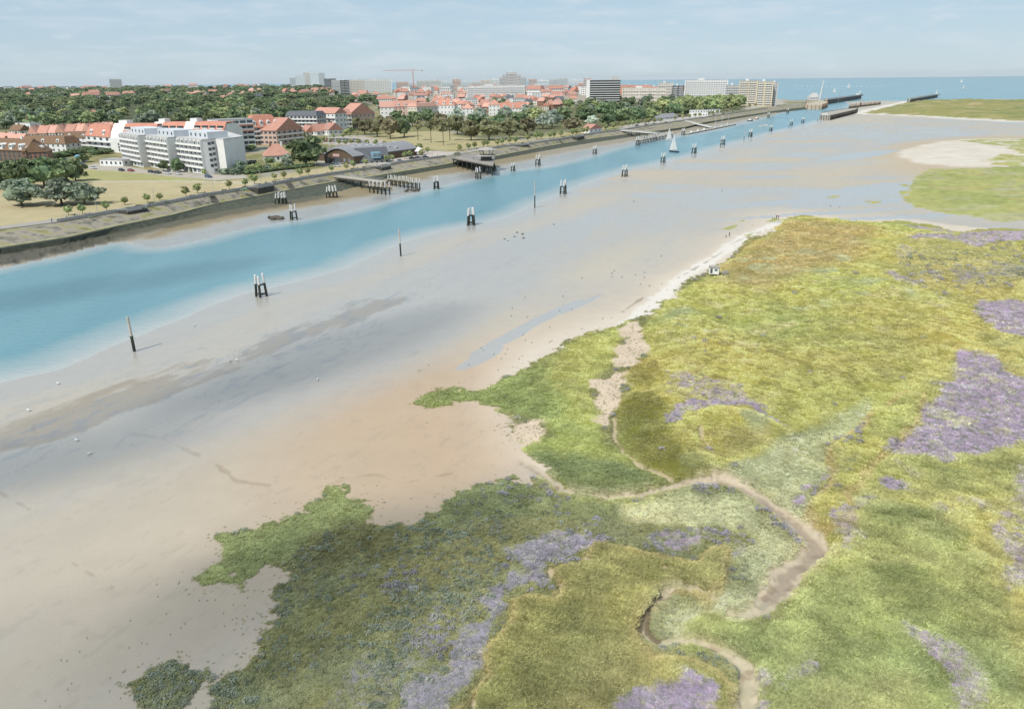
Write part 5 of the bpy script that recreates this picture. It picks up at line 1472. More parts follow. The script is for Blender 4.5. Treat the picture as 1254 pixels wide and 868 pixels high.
# ================================================================ trees
def leaf_material(name, col, col2, rnd=0.25):
    m = bpy.data.materials.new(name)
    n, l = nodes_of(m)
    p = n['Principled BSDF']
    p.inputs['Roughness'].default_value = 0.65
    p.inputs['Specular IOR Level'].default_value = 0.25
    geo = n.new('ShaderNodeNewGeometry')
    oi = n.new('ShaderNodeObjectInfo')
    mx = n.new('ShaderNodeMix'); mx.data_type = 'RGBA'
    mx.inputs['A'].default_value = (*col, 1); mx.inputs['B'].default_value = (*col2, 1)
    l.new(geo.outputs['Random Per Island'], mx.inputs['Factor'])
    mr = n.new('ShaderNodeMapRange'); mr.inputs['To Min'].default_value = 1 - rnd; mr.inputs['To Max'].default_value = 1 + rnd
    l.new(oi.outputs['Random'], mr.inputs['Value'])
    hs = n.new('ShaderNodeHueSaturation'); hs.inputs['Saturation'].default_value = 0.82
    hm = n.new('ShaderNodeMapRange'); hm.inputs['To Min'].default_value = 0.47; hm.inputs['To Max'].default_value = 0.53
    m2 = n.new('ShaderNodeMath'); m2.operation = 'FRACT'; m3 = n.new('ShaderNodeMath'); m3.operation = 'MULTIPLY'; m3.inputs[1].default_value = 7.31
    l.new(oi.outputs['Random'], m3.inputs[0]); l.new(m3.outputs[0], m2.inputs[0]); l.new(m2.outputs[0], hm.inputs['Value'])
    l.new(hm.outputs['Result'], hs.inputs['Hue']); l.new(mr.outputs['Result'], hs.inputs['Value']); l.new(mx.outputs['Result'], hs.inputs['Color'])
    l.new(hs.outputs['Color'], p.inputs['Base Color'])
    tr = n.new('ShaderNodeBsdfTranslucent'); l.new(hs.outputs['Color'], tr.inputs['Color'])
    ms = n.new('ShaderNodeMixShader'); ms.inputs['Fac'].default_value = 0.25
    l.new(p.outputs['BSDF'], ms.inputs[1]); l.new(tr.outputs['BSDF'], ms.inputs[2])
    l.new(ms.outputs['Shader'], n['Material Output'].inputs['Surface'])
    return m
LM = {
 'broad': leaf_material('leaf_dark_green', (0.124, 0.191, 0.079), (0.236, 0.305, 0.112)),
 'light': leaf_material('leaf_light_green', (0.248, 0.337, 0.112), (0.427, 0.496, 0.181)),
 'silver': leaf_material('leaf_silver', (0.315, 0.405, 0.293), (0.585, 0.675, 0.540)),
 'willow': leaf_material('leaf_grey_green', (0.169, 0.236, 0.146), (0.315, 0.382, 0.259)),
 'brown': leaf_material('leaf_olive_brown', (0.191, 0.191, 0.085), (0.315, 0.293, 0.135)),
 'topiary': leaf_material('leaf_clipped', (0.270, 0.327, 0.101), (0.416, 0.451, 0.159), 0.12),
}
M_bark = mat('bark', alb(118, 104, 86), 0.9, 0.3, 2.0)

def crown_mesh(name, kind, seed, clumps=36, leaves=26, leaf=0.15, rx=1.0, rz=0.8, cz=1.0, clump_r=0.30, shape='round', core=True):
    """a crown of radius ~1: leaf faces gathered in clumps round a volume, base of the tree at z = 0"""
    r = np.random.default_rng(seed)
    V, Fc = [], []
    cs = []
    for i in range(clumps):
        d = r.normal(size=3); d /= np.linalg.norm(d)
        rad = r.uniform(0.55, 0.95) if i > clumps // 6 else r.uniform(0.0, 0.5)
        if shape == 'cone':
            t = r.random() ** 0.8
            rr_ = (1 - t) ** 0.7 * rx
            a = r.uniform(0, 6.283)
            c = np.array([rr_ * math.cos(a) * .8, rr_ * math.sin(a) * .8, cz + rz * (2 * t - 1)])
        else:
            c = np.array([d[0] * rad * rx, d[1] * rad * rx, cz + d[2] * rad * rz * (0.75 if d[2] < 0 else 1)])
            c[:2] *= 1 + 0.18 * r.normal()
        cs.append(c)
    for c in cs:
        cr = clump_r * r.uniform(0.7, 1.25)
        for k in range(leaves):
            d = r.normal(size=3); d /= np.linalg.norm(d)
            d[2] = abs(d[2]) * 0.9 - 0.25
            p = c + d * cr * r.uniform(0.7, 1.05)
            nrm = d * 0.7 + r.normal(size=3) * 0.45
            nrm /= np.linalg.norm(nrm)
            u = np.cross(nrm, r.normal(size=3)); u /= np.linalg.norm(u)
            v = np.cross(nrm, u)
            s = leaf * r.uniform(0.6, 1.25)
            n0 = len(V)
            V += [p - u * s - v * s * .5, p + u * s * .2 - v * s, p + u * s + v * s * .4, p - u * s * .3 + v * s]
            Fc.append((n0, n0 + 1, n0 + 2, n0 + 3))
    mb = MB(); mb.v = [tuple(map(float, q)) for q in V]; mb.f = Fc
    if core:
        if shape == 'cone':
            mb.tube((0, 0, cz - rz * .95), (0, 0, cz + rz * .7), rx * .62, rx * .1, 8)
        else:
            mb.ball((0, 0, cz), rx * .66, rx * .66, rz * .66, 10, 6, 0.12)
    return mb.mesh(name, LM[kind])
def trunk_mesh(h, r, limbs=5, seed=0):
    q = random.Random(seed)
    mb = MB().tube((0, 0, -0.05), (0, 0, h), r, r * .6, 7)
    for i in range(limbs):
        a = 6.283 * i / limbs + q.uniform(-.3, .3)
        mb.tube((0, 0, h * q.uniform(.55, .9)), (0.5 * math.cos(a), 0.5 * math.sin(a), h + q.uniform(.2, .5)), r * .45, r * .15, 5)
    return mb.mesh('trunk', M_bark)
CR = {}
for k, (kind, n, kw) in {'broad': ('broad', 4, dict(rz=.92, cz=.98)), 'light': ('light', 2, dict(rz=.95, cz=1.0)), 'silver': ('silver', 2, dict(rz=1.0, cz=1.1, clump_r=.34)),
                         'willow': ('willow', 3, dict(rz=.85, cz=.95, leaf=.11, clumps=46, leaves=34)), 'brown': ('brown', 3, dict(rz=.9, cz=1.1, clump_r=.28)),
                         'topiary': ('topiary', 2, dict(rz=1.25, cz=1.7, clumps=60, leaves=22, leaf=.15, clump_r=.3)), 'pine': ('brown', 2, dict(rz=.7, cz=2.2, clumps=20, clump_r=.3, core=False)),
                         'shrub': ('willow', 2, dict(rz=.7, cz=.6)), 'bush': ('light', 2, dict(rz=.7, cz=.6))}.items():
    CR[k] = [crown_mesh('crown', kind, 500 + 17 * i + len(k), **kw) for i in range(n)]
TRK = {'std': trunk_mesh(0.55, 0.07, 5, 1), 'top': trunk_mesh(0.95, 0.085, 0, 2), 'pine': trunk_mesh(1.9, 0.07, 5, 3)}
TREES = []
def tree(px, pb, hpx=None, wpx=None, kind='broad', label=None, group=None, h=None, w=None, name=None, z=TZ, cat='tree', base=None):
    b = base if base is not None else G3(px, pb, z)
    D = math.hypot(b.x, b.y)
    if h is None: h = height_at(px, pb - hpx, b)
    if w is None: w = wpx * D / F / 0.97
    top = {'broad': 2.0, 'light': 2.1, 'silver': 2.25, 'willow': 1.85, 'brown': 2.1, 'topiary': 3.1, 'pine': 3.05, 'shrub': 1.4, 'bush': 1.4}[kind]
    e = empty(name or ('clipped_tree' if kind == 'topiary' else 'shrub' if kind in ('shrub', 'bush') else 'pine_tree' if kind == 'pine' else {'broad': 'broadleaf_tree', 'light': 'light_green_tree', 'silver': 'poplar_tree', 'willow': 'willow_tree', 'brown': 'olive_brown_tree'}[kind]), b, random.uniform(0, 6.28))  # kinds follow leaf colour alone; species words are assumed
    sc = (w / 2.15, w / 2.15, h / top)
    cm = random.choice(CR[kind])
    inst('crown', cm, e, scale=sc)
    if kind not in ('shrub', 'bush'):
        inst('trunk', TRK['top' if kind == 'topiary' else 'pine' if kind == 'pine' else 'std'], e, scale=sc)
    tag(e, label, cat if kind not in ('shrub', 'bush') else 'shrub', group)
    TREES.append(e)
    return e
# front trees on the lawn
tree(27, 252, 33, 42, 'willow', 'grey-green round tree standing alone on the dry lawn')
tree(76, 251, 35, 44, 'willow', 'larger grey-green tree of the pair beside the promenade start')
tree(104, 251, 28, 36, 'willow', 'smaller grey-green tree of the pair, leaning towards the white block')
for px, pb, h, w in ((-16, 232, 38, 40), (8, 230, 37, 38), (31, 231, 38, 38), (55, 230, 39, 38), (77, 227, 36, 34), (93, 222, 29, 24)):
    tree(px, pb, h, w, 'broad', 'dark green tree in the dense row on the lawn', 'row of dark trees on the lawn')
tree(375, 203, 40, 42, 'broad', 'big dark evergreen-looking tree between the red-roofed cottage and the boat hall')
tree(201, 209.5, 14, 13, 'broad', 'small dark round tree at the car park of the white block')
tree(217.5, 211, 19, 14, 'broad', 'taller dark tree at the car park of the white block')
tree(235, 211, 5, 6, 'broad', 'tiny clipped tree near the end of the white block', None)
tree(250.5, 214, 8, 6, 'light', 'small light green tree before the blank end of the white block')
tree(103, 199, 12, 13, 'broad', 'dark round tree beside the blue kiosk')
for px, pb, h, w, k in ((276, 214, 9, 14, 'shrub'), (288, 214, 10, 14, 'shrub'), (296, 212, 15, 16, 'shrub'), (305, 212, 10, 12, 'bush'), (316, 211, 12, 13, 'bush'), (327, 209, 8, 12, 'shrub'), (340, 208, 10, 14, 'bush'), (352, 206, 12, 14, 'shrub'), (330, 199, 6, 12, 'bush'), (310, 203, 7, 14, 'shrub'), (352, 198, 10, 12, 'silver')):
    tree(px, pb, h, w, k, 'garden shrub at the foot of the white block and the red-roofed cottage', 'garden shrubs by the cottage')
# clipped promenade trees
PT = [(84, 264, 12), (101.5, 262.5, 12), (131, 258.5, 12.5), (153, 251, 10.5), (181, 248.5, 11), (196, 246, 10), (228, 241, 12.5), (242, 237, 13), (281, 232, 11), (301, 229, 11), (312, 226, 13.5), (336.5, 221, 9.5), (347.5, 219.5, 10), (367.5, 216.5, 10.5), (377.5, 215, 9.5),
      (406, 211, 9), (424, 208.5, 9), (433, 206.5, 10), (448.5, 203.5, 9.5), (474, 199, 9), (481, 198, 8.5), (496, 195, 9.5), (502.5, 194, 9.5), (516, 192.5, 9.5), (523, 188.5, 8), (563, 185.5, 8), (574, 183.5, 8.5), (581, 182, 9), (592, 180.5, 8.5), (597, 179.5, 8), (609, 179, 8), (615, 178, 9),
      (624, 176.8, 9), (631, 175.8, 9), (646.5, 173.5, 9), (657, 171, 10), (662.6, 170.5, 9), (673, 170, 9), (678, 169, 9), (687, 168, 8.5), (700.6, 166.8, 9.5), (705.6, 165.8, 9), (714, 165, 9), (718, 164, 9), (731, 162, 8), (742, 160, 8.5), (751.5, 158.3, 8.5), (762, 156.6, 7.5), (770, 155.6, 7.5), (775, 155, 7.5), (781, 154, 7.5),
      (790, 152.8, 7.5), (794, 152, 7.5), (801, 151.5, 7), (809, 150.2, 6), (826.5, 147.6, 5.5), (836, 146, 5.5), (844, 145, 5), (851.5, 144, 5), (857, 143.2, 5), (862.5, 142.2, 5), (868, 141.2, 5), (873, 140.2, 4.5), (878, 139.4, 4.5), (884, 138.4, 4.5), (890, 137.5, 4.5), (897, 136, 4.5), (904, 134.6, 4.5), (911, 133.4, 4.5), (918, 132.2, 4.5), (925, 131.2, 4.5), (932, 130.2, 4.5), (938, 129.4, 4.5)]
for px, pb, h in PT:
    tree(px, pb, h * random.uniform(1.05, 1.2), h * 0.68, 'topiary', 'clipped egg-shaped tree in the line along the promenade', 'clipped promenade trees')
for px, pb, h in ((415, 178, 7), (423, 178.5, 7.5), (430, 177.5, 7.5), (439.5, 177.5, 7), (450, 179, 8), (460, 179, 8), (471, 180.5, 8), (482, 183.5, 9), (488, 188.5, 9), (492, 184, 8), (499, 190, 9.5), (503.5, 185, 8.5), (511, 186.5, 9), (514.5, 184.5, 9), (404, 176, 7), (396, 174, 7), (409, 170, 6.5), (420, 169.5, 6), (428, 168, 5.5), (437, 167.5, 5.5)):
    tree(px, pb, h * 1.1, h * 0.75, 'topiary', 'clipped round tree in the rows of the car park', 'clipped car park trees')
# named park trees
for px, pb, h, w, k in ((478, 170, 30, 22, 'brown'), (462, 168, 28, 24, 'brown'), (447, 165, 22, 22, 'brown'), (495, 168, 29, 24, 'broad'), (512, 172, 26, 14, 'pine'), (528, 175, 30, 14, 'pine'), (543, 178, 32, 14, 'pine'), (551, 172, 30, 16, 'pine'), (560, 165, 26, 22, 'brown'), (577, 172, 28, 24, 'brown'), (599, 172, 26, 30, 'brown'), (624, 170, 25, 30, 'brown'), (646, 166, 22, 24, 'brown'), (612, 162, 24, 28, 'broad'),
                         (582, 160, 22, 26, 'broad'), (636, 156, 22, 24, 'broad'), (665, 158, 20, 22, 'silver'), (676, 156, 22, 22, 'silver'), (700, 162, 18, 22, 'brown'), (655, 150, 20, 22, 'light'), (690, 150, 20, 24, 'broad'), (716, 150, 20, 22, 'broad'), (725, 155, 14, 16, 'silver'), (745, 154, 18, 22, 'broad'), (762, 152, 20, 24, 'broad'), (780, 150, 20, 24, 'broad'), (795, 148, 16, 20, 'light'), (740, 143, 18, 22, 'broad'), (826, 143, 18, 22, 'broad'), (812, 138, 16, 22, 'light'), (838, 142, 17, 20, 'broad'),
                         (505, 155, 20, 22, 'broad'), (525, 152, 20, 22, 'broad'), (540, 160, 22, 20, 'brown'), (486, 152, 18, 20, 'broad'), (532, 145, 16, 18, 'silver'), (560, 150, 18, 20, 'silver'), (589, 148, 16, 18, 'silver'), (620, 146, 16, 20, 'silver'), (646, 142, 14, 18, 'silver'), (475, 160, 16, 10, 'pine'), (435, 158, 16, 16, 'brown')):
    tree(px, pb, h, w, k, {'brown': 'olive-brown round tree of the park wood', 'broad': 'dark green round tree of the park wood', 'pine': 'tall thin-trunked pine at the edge of the park lawn', 'silver': 'silvery pale-leaved poplar in the park wood', 'light': 'fresh green round tree of the park wood'}[k], 'trees of the park wood')
# dense dark wood behind the buildings and more trees in the town
def in_poly(poly, n, seed):
    r = np.random.default_rng(seed)
    a = np.array(poly, float)
    out = []
    while len(out) < n:
        p = a.min(0) + r.random(2) * (a.max(0) - a.min(0))
        ins = False
        for i in range(len(a)):
            x1, y1 = a[i]; x2, y2 = a[(i + 1) % len(a)]
            if (y1 > p[1]) != (y2 > p[1]) and p[0] < (x2 - x1) * (p[1] - y1) / (y2 - y1) + x1: ins = not ins
        if ins: out.append(p)
    return out
def wood(poly, n, kinds, h, w, seed, labels, group, zmin=0):
    for p in in_poly(poly, n, seed):
        k = random.choice(kinds)
        hh, ww = random.uniform(*h), random.uniform(*w)
        pre = ('tall ' if hh > (h[0] + h[1]) / 2 else 'low ') + ('broad-crowned ' if ww > (w[0] + w[1]) / 2 else 'narrow ')
        tree(p[0], p[1], None, None, k, pre + labels[k], group, h=hh, w=ww)
LW = {'broad': 'dark green tree in the wood behind the red-roofed buildings', 'light': 'yellow-green tree in the wood behind the red-roofed buildings', 'silver': 'pale silvery tree in the wood behind the red-roofed buildings', 'willow': 'grey-green tree in the wood behind the red-roofed buildings', 'brown': 'olive tree in the wood behind the red-roofed buildings'}
wood([(-20, 158), (-20, 142), (150, 140), (360, 138), (360, 152), (300, 152), (140, 156), (60, 158)], 110, ['broad', 'broad', 'broad', 'light', 'willow', 'light'], (12, 18), (15, 22), 1, LW, 'wood behind the red-roofed buildings')
wood([(-20, 140), (-20, 131), (360, 126), (470, 122), (440, 134), (360, 138)], 130, ['broad', 'broad', 'broad', 'broad', 'light', 'brown'], (13, 19), (18, 27), 2, LW, 'wood behind the red-roofed buildings')
LT = {'broad': 'dark green street tree among the town houses', 'light': 'light green garden tree among the town houses', 'brown': 'olive garden tree among the town houses', 'willow': 'grey-green garden tree among the town houses'}
wood([(330, 142), (470, 128), (560, 122), (720, 122), (720, 134), (560, 142), (470, 144), (360, 160)], 44, ['broad', 'broad', 'light', 'brown'], (9, 14), (9, 14), 3, LT, 'garden trees of the town')
wood([(10, 178), (60, 186), (140, 186), (300, 192), (320, 184), (320, 178), (350, 172), (440, 166), (440, 160), (340, 165), (310, 176), (140, 178)], 40, ['broad', 'light', 'willow'], (4, 8), (5, 9), 4, LT, 'garden trees of the town')
wood([(690, 130), (720, 124), (830, 124), (840, 130), (800, 140), (720, 146)], 46, ['broad', 'broad', 'light', 'willow'], (12, 17), (15, 20), 5, {k: 'tree of the thick wood in front of the dark-fronted block' for k in CR}, 'wood before the seafront blocks')
for p in in_poly([(826, 139), (830, 131), (880, 126), (911, 131), (911, 134), (870, 138)], 60, 6):
    tree(p[0], p[1], None, None, 'light', 'even-topped olive-green tree of the rounded grove before the long white seafront block', 'rounded grove', h=random.uniform(17, 20), w=random.uniform(17, 21))

# hedges and scrub
M_hedge = LM['broad']
def hedge(a, b, hgt, wid, label):
    A, B = G3(*a, TZ), G3(*b, TZ)
    d = B - A; L = d.length
    n = max(2, int(L / (wid * 1.1)))
    e = empty('hedge', A, math.atan2(d.y, d.x))
    for i in range(n):
        inst('hedge_bush', random.choice(CR['broad']), e, (L * (i + .5) / n, 0, -hgt * .12), random.uniform(0, 6), (wid, wid, hgt / 1.8))
    tag(e, label, 'hedge')
hedge((58, 196), (118, 184), 4.0, 4.0, 'long dark hedge in front of the white apartment houses')
hedge((112, 190), (137, 188), 4.0, 4.0, 'dark hedge beside the rounded white apartment house')
hedge((300, 214), (380, 204), 2.2, 2.6, 'scrubby hedge along the edge of the dry lawn below the cottage')
# the far wood beyond: one mass on the horizon
far_pts, far_col, far_scl = [], [], []
for p in in_poly([(-60, 130), (-60, 109.5), (160, 108.5), (330, 106.5), (420, 106), (420, 116), (330, 126)], 620, 8):
    b = G3(p[0], p[1], TZ); far_pts.append(b)
far_pts = np.array([tuple(p) for p in far_pts])
s_ = rng.uniform(7, 12, len(far_pts)) * np.clip(np.hypot(*far_pts[:, :2].T) / 1800, 1, 2.2)
scatter('distant_wood', 'dark mass of far woodland along the left horizon', 'wood', far_pts, np.tile([0.08, 0.11, 0.05], (len(far_pts), 1)), np.stack([s_ * 1.3, s_ * 1.3, s_ * .62], 1), CR['broad'][:3])
# ================================================================ buildings
WALLS = {k: mat('wall_' + k, alb(*c), 0.85, 0.06, 0.25, rnd=r) for k, c, r in (('white', (255, 255, 252), .04), ('cream', (242, 232, 218), .06), ('grey', (216, 216, 214), .06), ('pink', (226, 196, 182), .05), ('brick', (160, 120, 102), .12), ('brown', (128, 110, 98), .08), ('yellow', (240, 224, 192), .05), ('dark', (92, 96, 98), .08), ('timber', (112, 96, 78), .06), ('paleblue', (226, 232, 238), .03))}
ROOFS = {k: mat('roof_' + k, alb(*c), 0.8, 0.12, 0.6, rnd=r, bump=0.2) for k, c, r in (('red', (206, 154, 136), .12), ('orange', (214, 150, 128), .08), ('pink', (222, 172, 154), .08), ('brown', (140, 112, 88), .08), ('grey', (164, 164, 168), .08), ('slate', (110, 114, 120), .08), ('flat', (176, 176, 174), .08))}
M_win = mat('window_glass', alb(74, 90, 100), 0.15, 0.25, 0.9, spec=0.5, rnd=0.2)
M_winl = mat('window_pale', alb(140, 152, 162), 0.2, 0.2, 0.9, spec=0.5, rnd=0.2)
M_frame = WALLS['white']
_wm = {}
def win_mesh(w, h, m=None):
    k = (round(w, 2), round(h, 2), (m or M_win).name)
    if k not in _wm:
        _wm[k] = MB().box(-w / 2, w / 2, -0.06, 0.06, -h / 2, h / 2).mesh('window', m or M_win)
    return _wm[k]

def frame_of(A, B, z=TZ):
    A, B = G3(*A, z), G3(*B, z)
    dA, dB = A.to_2d().length, B.to_2d().length
    if dA > 1000:      # far off, a pixel of height is a long way: keep the front square to the harbour
        B = Vector((B.x * dA / dB, B.y * dA / dB, z))
    d = B - A
    return A, math.atan2(d.y, d.x), d.length

def roof_mesh(kind, x0, x1, y0, y1, z, hr, o=0.5, axis='x'):
    m = MB()
    X0, X1, Y0, Y1 = x0 - o, x1 + o, y0 - o, y1 + o
    ym, xm = (y0 + y1) / 2, (x0 + x1) / 2
    if kind == 'gable' and axis == 'x':
        m.extr_x([(Y0, z - .15), (Y1, z - .15), (Y1, z + .1), (ym, z + hr), (Y0, z + .1)], X0, X1)
    elif kind == 'gable':
        m.extr_y([(X0, z - .15), (X0, z + .1), (xm, z + hr), (X1, z + .1), (X1, z - .15)], Y0, Y1)
    elif kind == 'hip':
        k = min(x1 - x0, y1 - y0) / 2
        a = [(X0, Y0, z - .1), (X1, Y0, z - .1), (X1, Y1, z - .1), (X0, Y1, z - .1)]
        if x1 - x0 >= y1 - y0: r = [(x0 + k, ym, z + hr), (x1 - k, ym, z + hr)]; f = [(0, 1, 5, 4), (1, 2, 5), (2, 3, 4, 5), (3, 0, 4), (3, 2, 1, 0)]
        else: r = [(xm, y0 + k, z + hr), (xm, y1 - k, z + hr)]; f = [(0, 1, 4), (1, 2, 5, 4), (2, 3, 5), (3, 0, 4, 5), (3, 2, 1, 0)]
        m.add(a + r, f)
    elif kind == 'mansard':
        i = hr * .45
        m.hexa([(X0, Y0, z), (X1, Y0, z), (X1, Y1, z), (X0, Y1, z)], [(x0 + i, y0 + i, z + hr), (x1 - i, y0 + i, z + hr), (x1 - i, y1 - i, z + hr), (x0 + i, y1 - i, z + hr)])
    else:
        m.box(x0 - .15, x1 + .15, y0 - .15, y1 + .15, z, z + .35)
    return m

def block(name, A, B, depth, h, roof='flat', hr=3.0, wall='white', rm='red', floors=3, bays=6, label='', cat='building', group=None, top=None, axis='x', each=True, balcony=0, win=(1.3, 1.5), chimney=0, dormer=0, sides=True, wmat=None, z=TZ, base=0):
    O, rz, L = frame_of(A, B, z)
    if top is not None:
        mid = (G3(*A, z) + G3(*B, z)) / 2
        h = height_at((A[0] + B[0]) / 2, top, mid) - (hr if roof != 'flat' else .35)
    e = empty(name, O, rz)
    w = MB().box(0, L, 0, depth, 0, h)
    if roof == 'gable':
        if axis == 'x': w.extr_x([(0.02, h), (depth - .02, h), (depth / 2, h + hr - .3)], 0.02, L - .02)
        else: w.extr_y([(0.02, h), (L / 2, h + hr - .3), (L - .02, h)], 0.02, depth - .02)
    w.build('wall', WALLS[wall], e)
    r = roof_mesh(roof, 0, L, 0, depth, h, hr, axis=axis).build('roof', ROOFS[rm] if roof != 'flat' else ROOFS['flat'], e)
    for k in range(chimney):
        x = L * (k + .7) / (chimney + .4)
        MB().box(x - .6, x + .6, depth * .5 - .5, depth * .5 + .5, h + hr * .5, h + hr + 1.2).build('chimney', WALLS['white' if k % 2 else 'brick'], r)
    fh = h / floors
    ww, wh = win
    if each:
        wm_ = win_mesh(ww, wh, wmat)
        for f in range(floors):
            for b_ in range(bays):
                inst('window', wm_, e, (L * (b_ + .5) / bays, -0.02, fh * (f + .55)))
            if sides:
                nb = max(1, int(depth / 4))
                for b_ in range(nb):
                    for xx in (-0.02, L + .02):
                        inst('window', wm_, e, (xx, depth * (b_ + .5) / nb, fh * (f + .55)), math.pi / 2)
    else:
        m = MB()
        for f in range(floors):
            for b_ in range(bays):
                x = L * (b_ + .5) / bays; zc = fh * (f + .55)
                m.box(x - ww / 2, x + ww / 2, -.08, .06, zc - wh / 2, zc + wh / 2)
            if sides:
                nb = max(1, int(depth / 4))
                for b_ in range(nb):
                    y = depth * (b_ + .5) / nb; zc = fh * (f + .55)
                    m.box(-.08, .06, y - ww / 2, y + ww / 2, zc - wh / 2, zc + wh / 2)
                    m.box(L - .06, L + .08, y - ww / 2, y + ww / 2, zc - wh / 2, zc + wh / 2)
        tag(m.build('window_rows', wmat or M_win, e), kind='stuff')
    if balcony:
        for f in range(1, floors):
            m = MB().box(0.3, L - .3, -balcony, -.1, fh * f - .2, fh * f).box(0.3, L - .3, -balcony, -balcony + .12, fh * f + .002, fh * f + .95)
            m.build('balcony', M_frame, e)
    for k in range(dormer):
        x = L * (k + .5) / dormer
        d_ = MB().extr_y([(x - 1.3, h + .3), (x - 1.3, h + hr * .5), (x, h + hr * .5 + .9), (x + 1.3, h + hr * .5), (x + 1.3, h + .3)], 0.1, depth * .45).build('dormer', WALLS['white'], r)
        inst('window', win_mesh(1.5, 1.1), d_, (x, 0.06, h + hr * .38))
    tag(e, label, cat, group)
    return e, L, h

# ---- the white stepped balcony block (three wings in a zigzag)
hm = []
HB = G3(262, 213.5, TZ)
Hh = 17.6
bays_px = [((153.5, 200.5), (176, 205.5), (185, 204.3)), ((185, 204.6), (211.5, 210.0), (222, 208.6)), ((222, 208.9), (252.5, 214.0), (262.5, 213.2))]
e = empty('balcony_block', HB)
def HL(p, z=TZ):
    v = G3(*p, z) - HB
    return Vector((v.x, v.y, 0))
back = [HL((182, 196.5)), HL((302, 206.0))]
outline = []
for a, b, c in bays_px:
    outline += [HL(a), HL(b)]
outline += [HL((262.5, 213.2)), HL((269, 212.2)), HL((279, 213.2)), HL((303, 208.0)), HL((285, 199.5)), HL((172, 194))]
MB().prism([(p.x, p.y) for p in outline], 0, Hh).build('wall', WALLS['white'], e)
cx = sum((p for p in outline), Vector()) / len(outline)
MB().prism([((p.x - cx.x) * 1.004 + cx.x, (p.y - cx.y) * 1.004 + cx.y) for p in outline], Hh + .002, Hh + .55).build('roof_parapet', WALLS['grey'], e)
M_stucco = WALLS['paleblue']
nfl, nby = 6, 6
bal_par = MB().box(-1.5, 1.5, -1.1, -.98, 0, 0.95).box(-1.5, 1.5, -1.1, 0, -.18, 0).mesh('balcony', M_frame)
fin = MB().box(-.12, .12, -1.1, 0, 0, Hh - 3.0).mesh('fin', M_frame)
for wi, (a, b, c) in enumerate(bays_px):
    A_, B_, C_ = HL(a), HL(b), HL(c)
    d = B_ - A_; Lf = d.length; rz = math.atan2(d.y, d.x)
    pitch = Lf / nby
    for i in range(nby + 1):
        p = A_ + d * (i / nby)
        inst('fin', fin, e, (p.x, p.y, 3.0), rz)
    for f in range(nfl):
        for i in range(nby):
            p = A_ + d * ((i + .5) / nby)
            z0 = 3.0 + (Hh - 3.4) / (nfl - .1) * f if f else 0.4
            z0 = 0.3 + f * (Hh - .6) / nfl
            if f > 0:
                q = inst('balcony', bal_par, e, (p.x, p.y, z0), rz, (pitch / 3.0 * .96, 1, 1))
            nrm = Vector((math.sin(rz), -math.cos(rz), 0)) * 0.03
            inst('window', win_mesh(2.6, 2.0, M_winl if (i + f) % 3 else M_win), e, (p.x + nrm.x, p.y + nrm.y, z0 + 1.35), rz, (pitch / 3.9, 1, 1))
    # blank shaft with one small window per floor
    d2 = C_ - B_; rz2 = math.atan2(d2.y, d2.x)
    n2 = Vector((math.sin(rz2), -math.cos(rz2), 0)) * 0.03
    for f in range(1, nfl):
        p = B_ + d2 * 0.90 + n2
        inst('window', win_mesh(1.6, 1.5), e, (p.x, p.y, 1.6 + f * (Hh - .6) / nfl), rz2)
    # roof house set back
    inn = [A_ + (cx - A_) * .0]
    up = Vector((-d.y, d.x, 0)).normalized()
    q = [A_ + d * .25 + up * 4, B_ - d * .02 + up * 4, B_ + up * 15, A_ + d * .25 + up * 15]
    rh = MB().prism([(v.x, v.y) for v in q], Hh + .6, Hh + 4.0).build('roof_house', M_stucco, e)
    for i in range(4):
        p = q[0] + (q[1] - q[0]) * ((i + .5) / 4)
        inst('window', win_mesh(1.5, 1.6), rh, (p.x + .0 + math.sin(rz) * .05, p.y - math.cos(rz) * .05, Hh + 2.2), rz)
# stair strip on the blank end
A_, B_ = HL((262.5, 213.2)), HL((269, 212.2))
d = B_ - A_; rz = math.atan2(d.y, d.x)
for f in range(nfl):
    p = (A_ + B_) / 2 + Vector((math.sin(rz), -math.cos(rz), 0)) * .03
    inst('window', win_mesh(2.0, 1.5), e, (p.x, p.y, 1.8 + f * (Hh - .6) / nfl), rz)
tag(e, 'large white six-storey block with rows of balconies stepping in three wings', 'apartment block')
block('pavilion_annex', (123, 203), (151, 204), 10, 3.4, wall='white', floors=1, bays=5, label='low flat-roofed white annex beside the balcony block', cat='building')

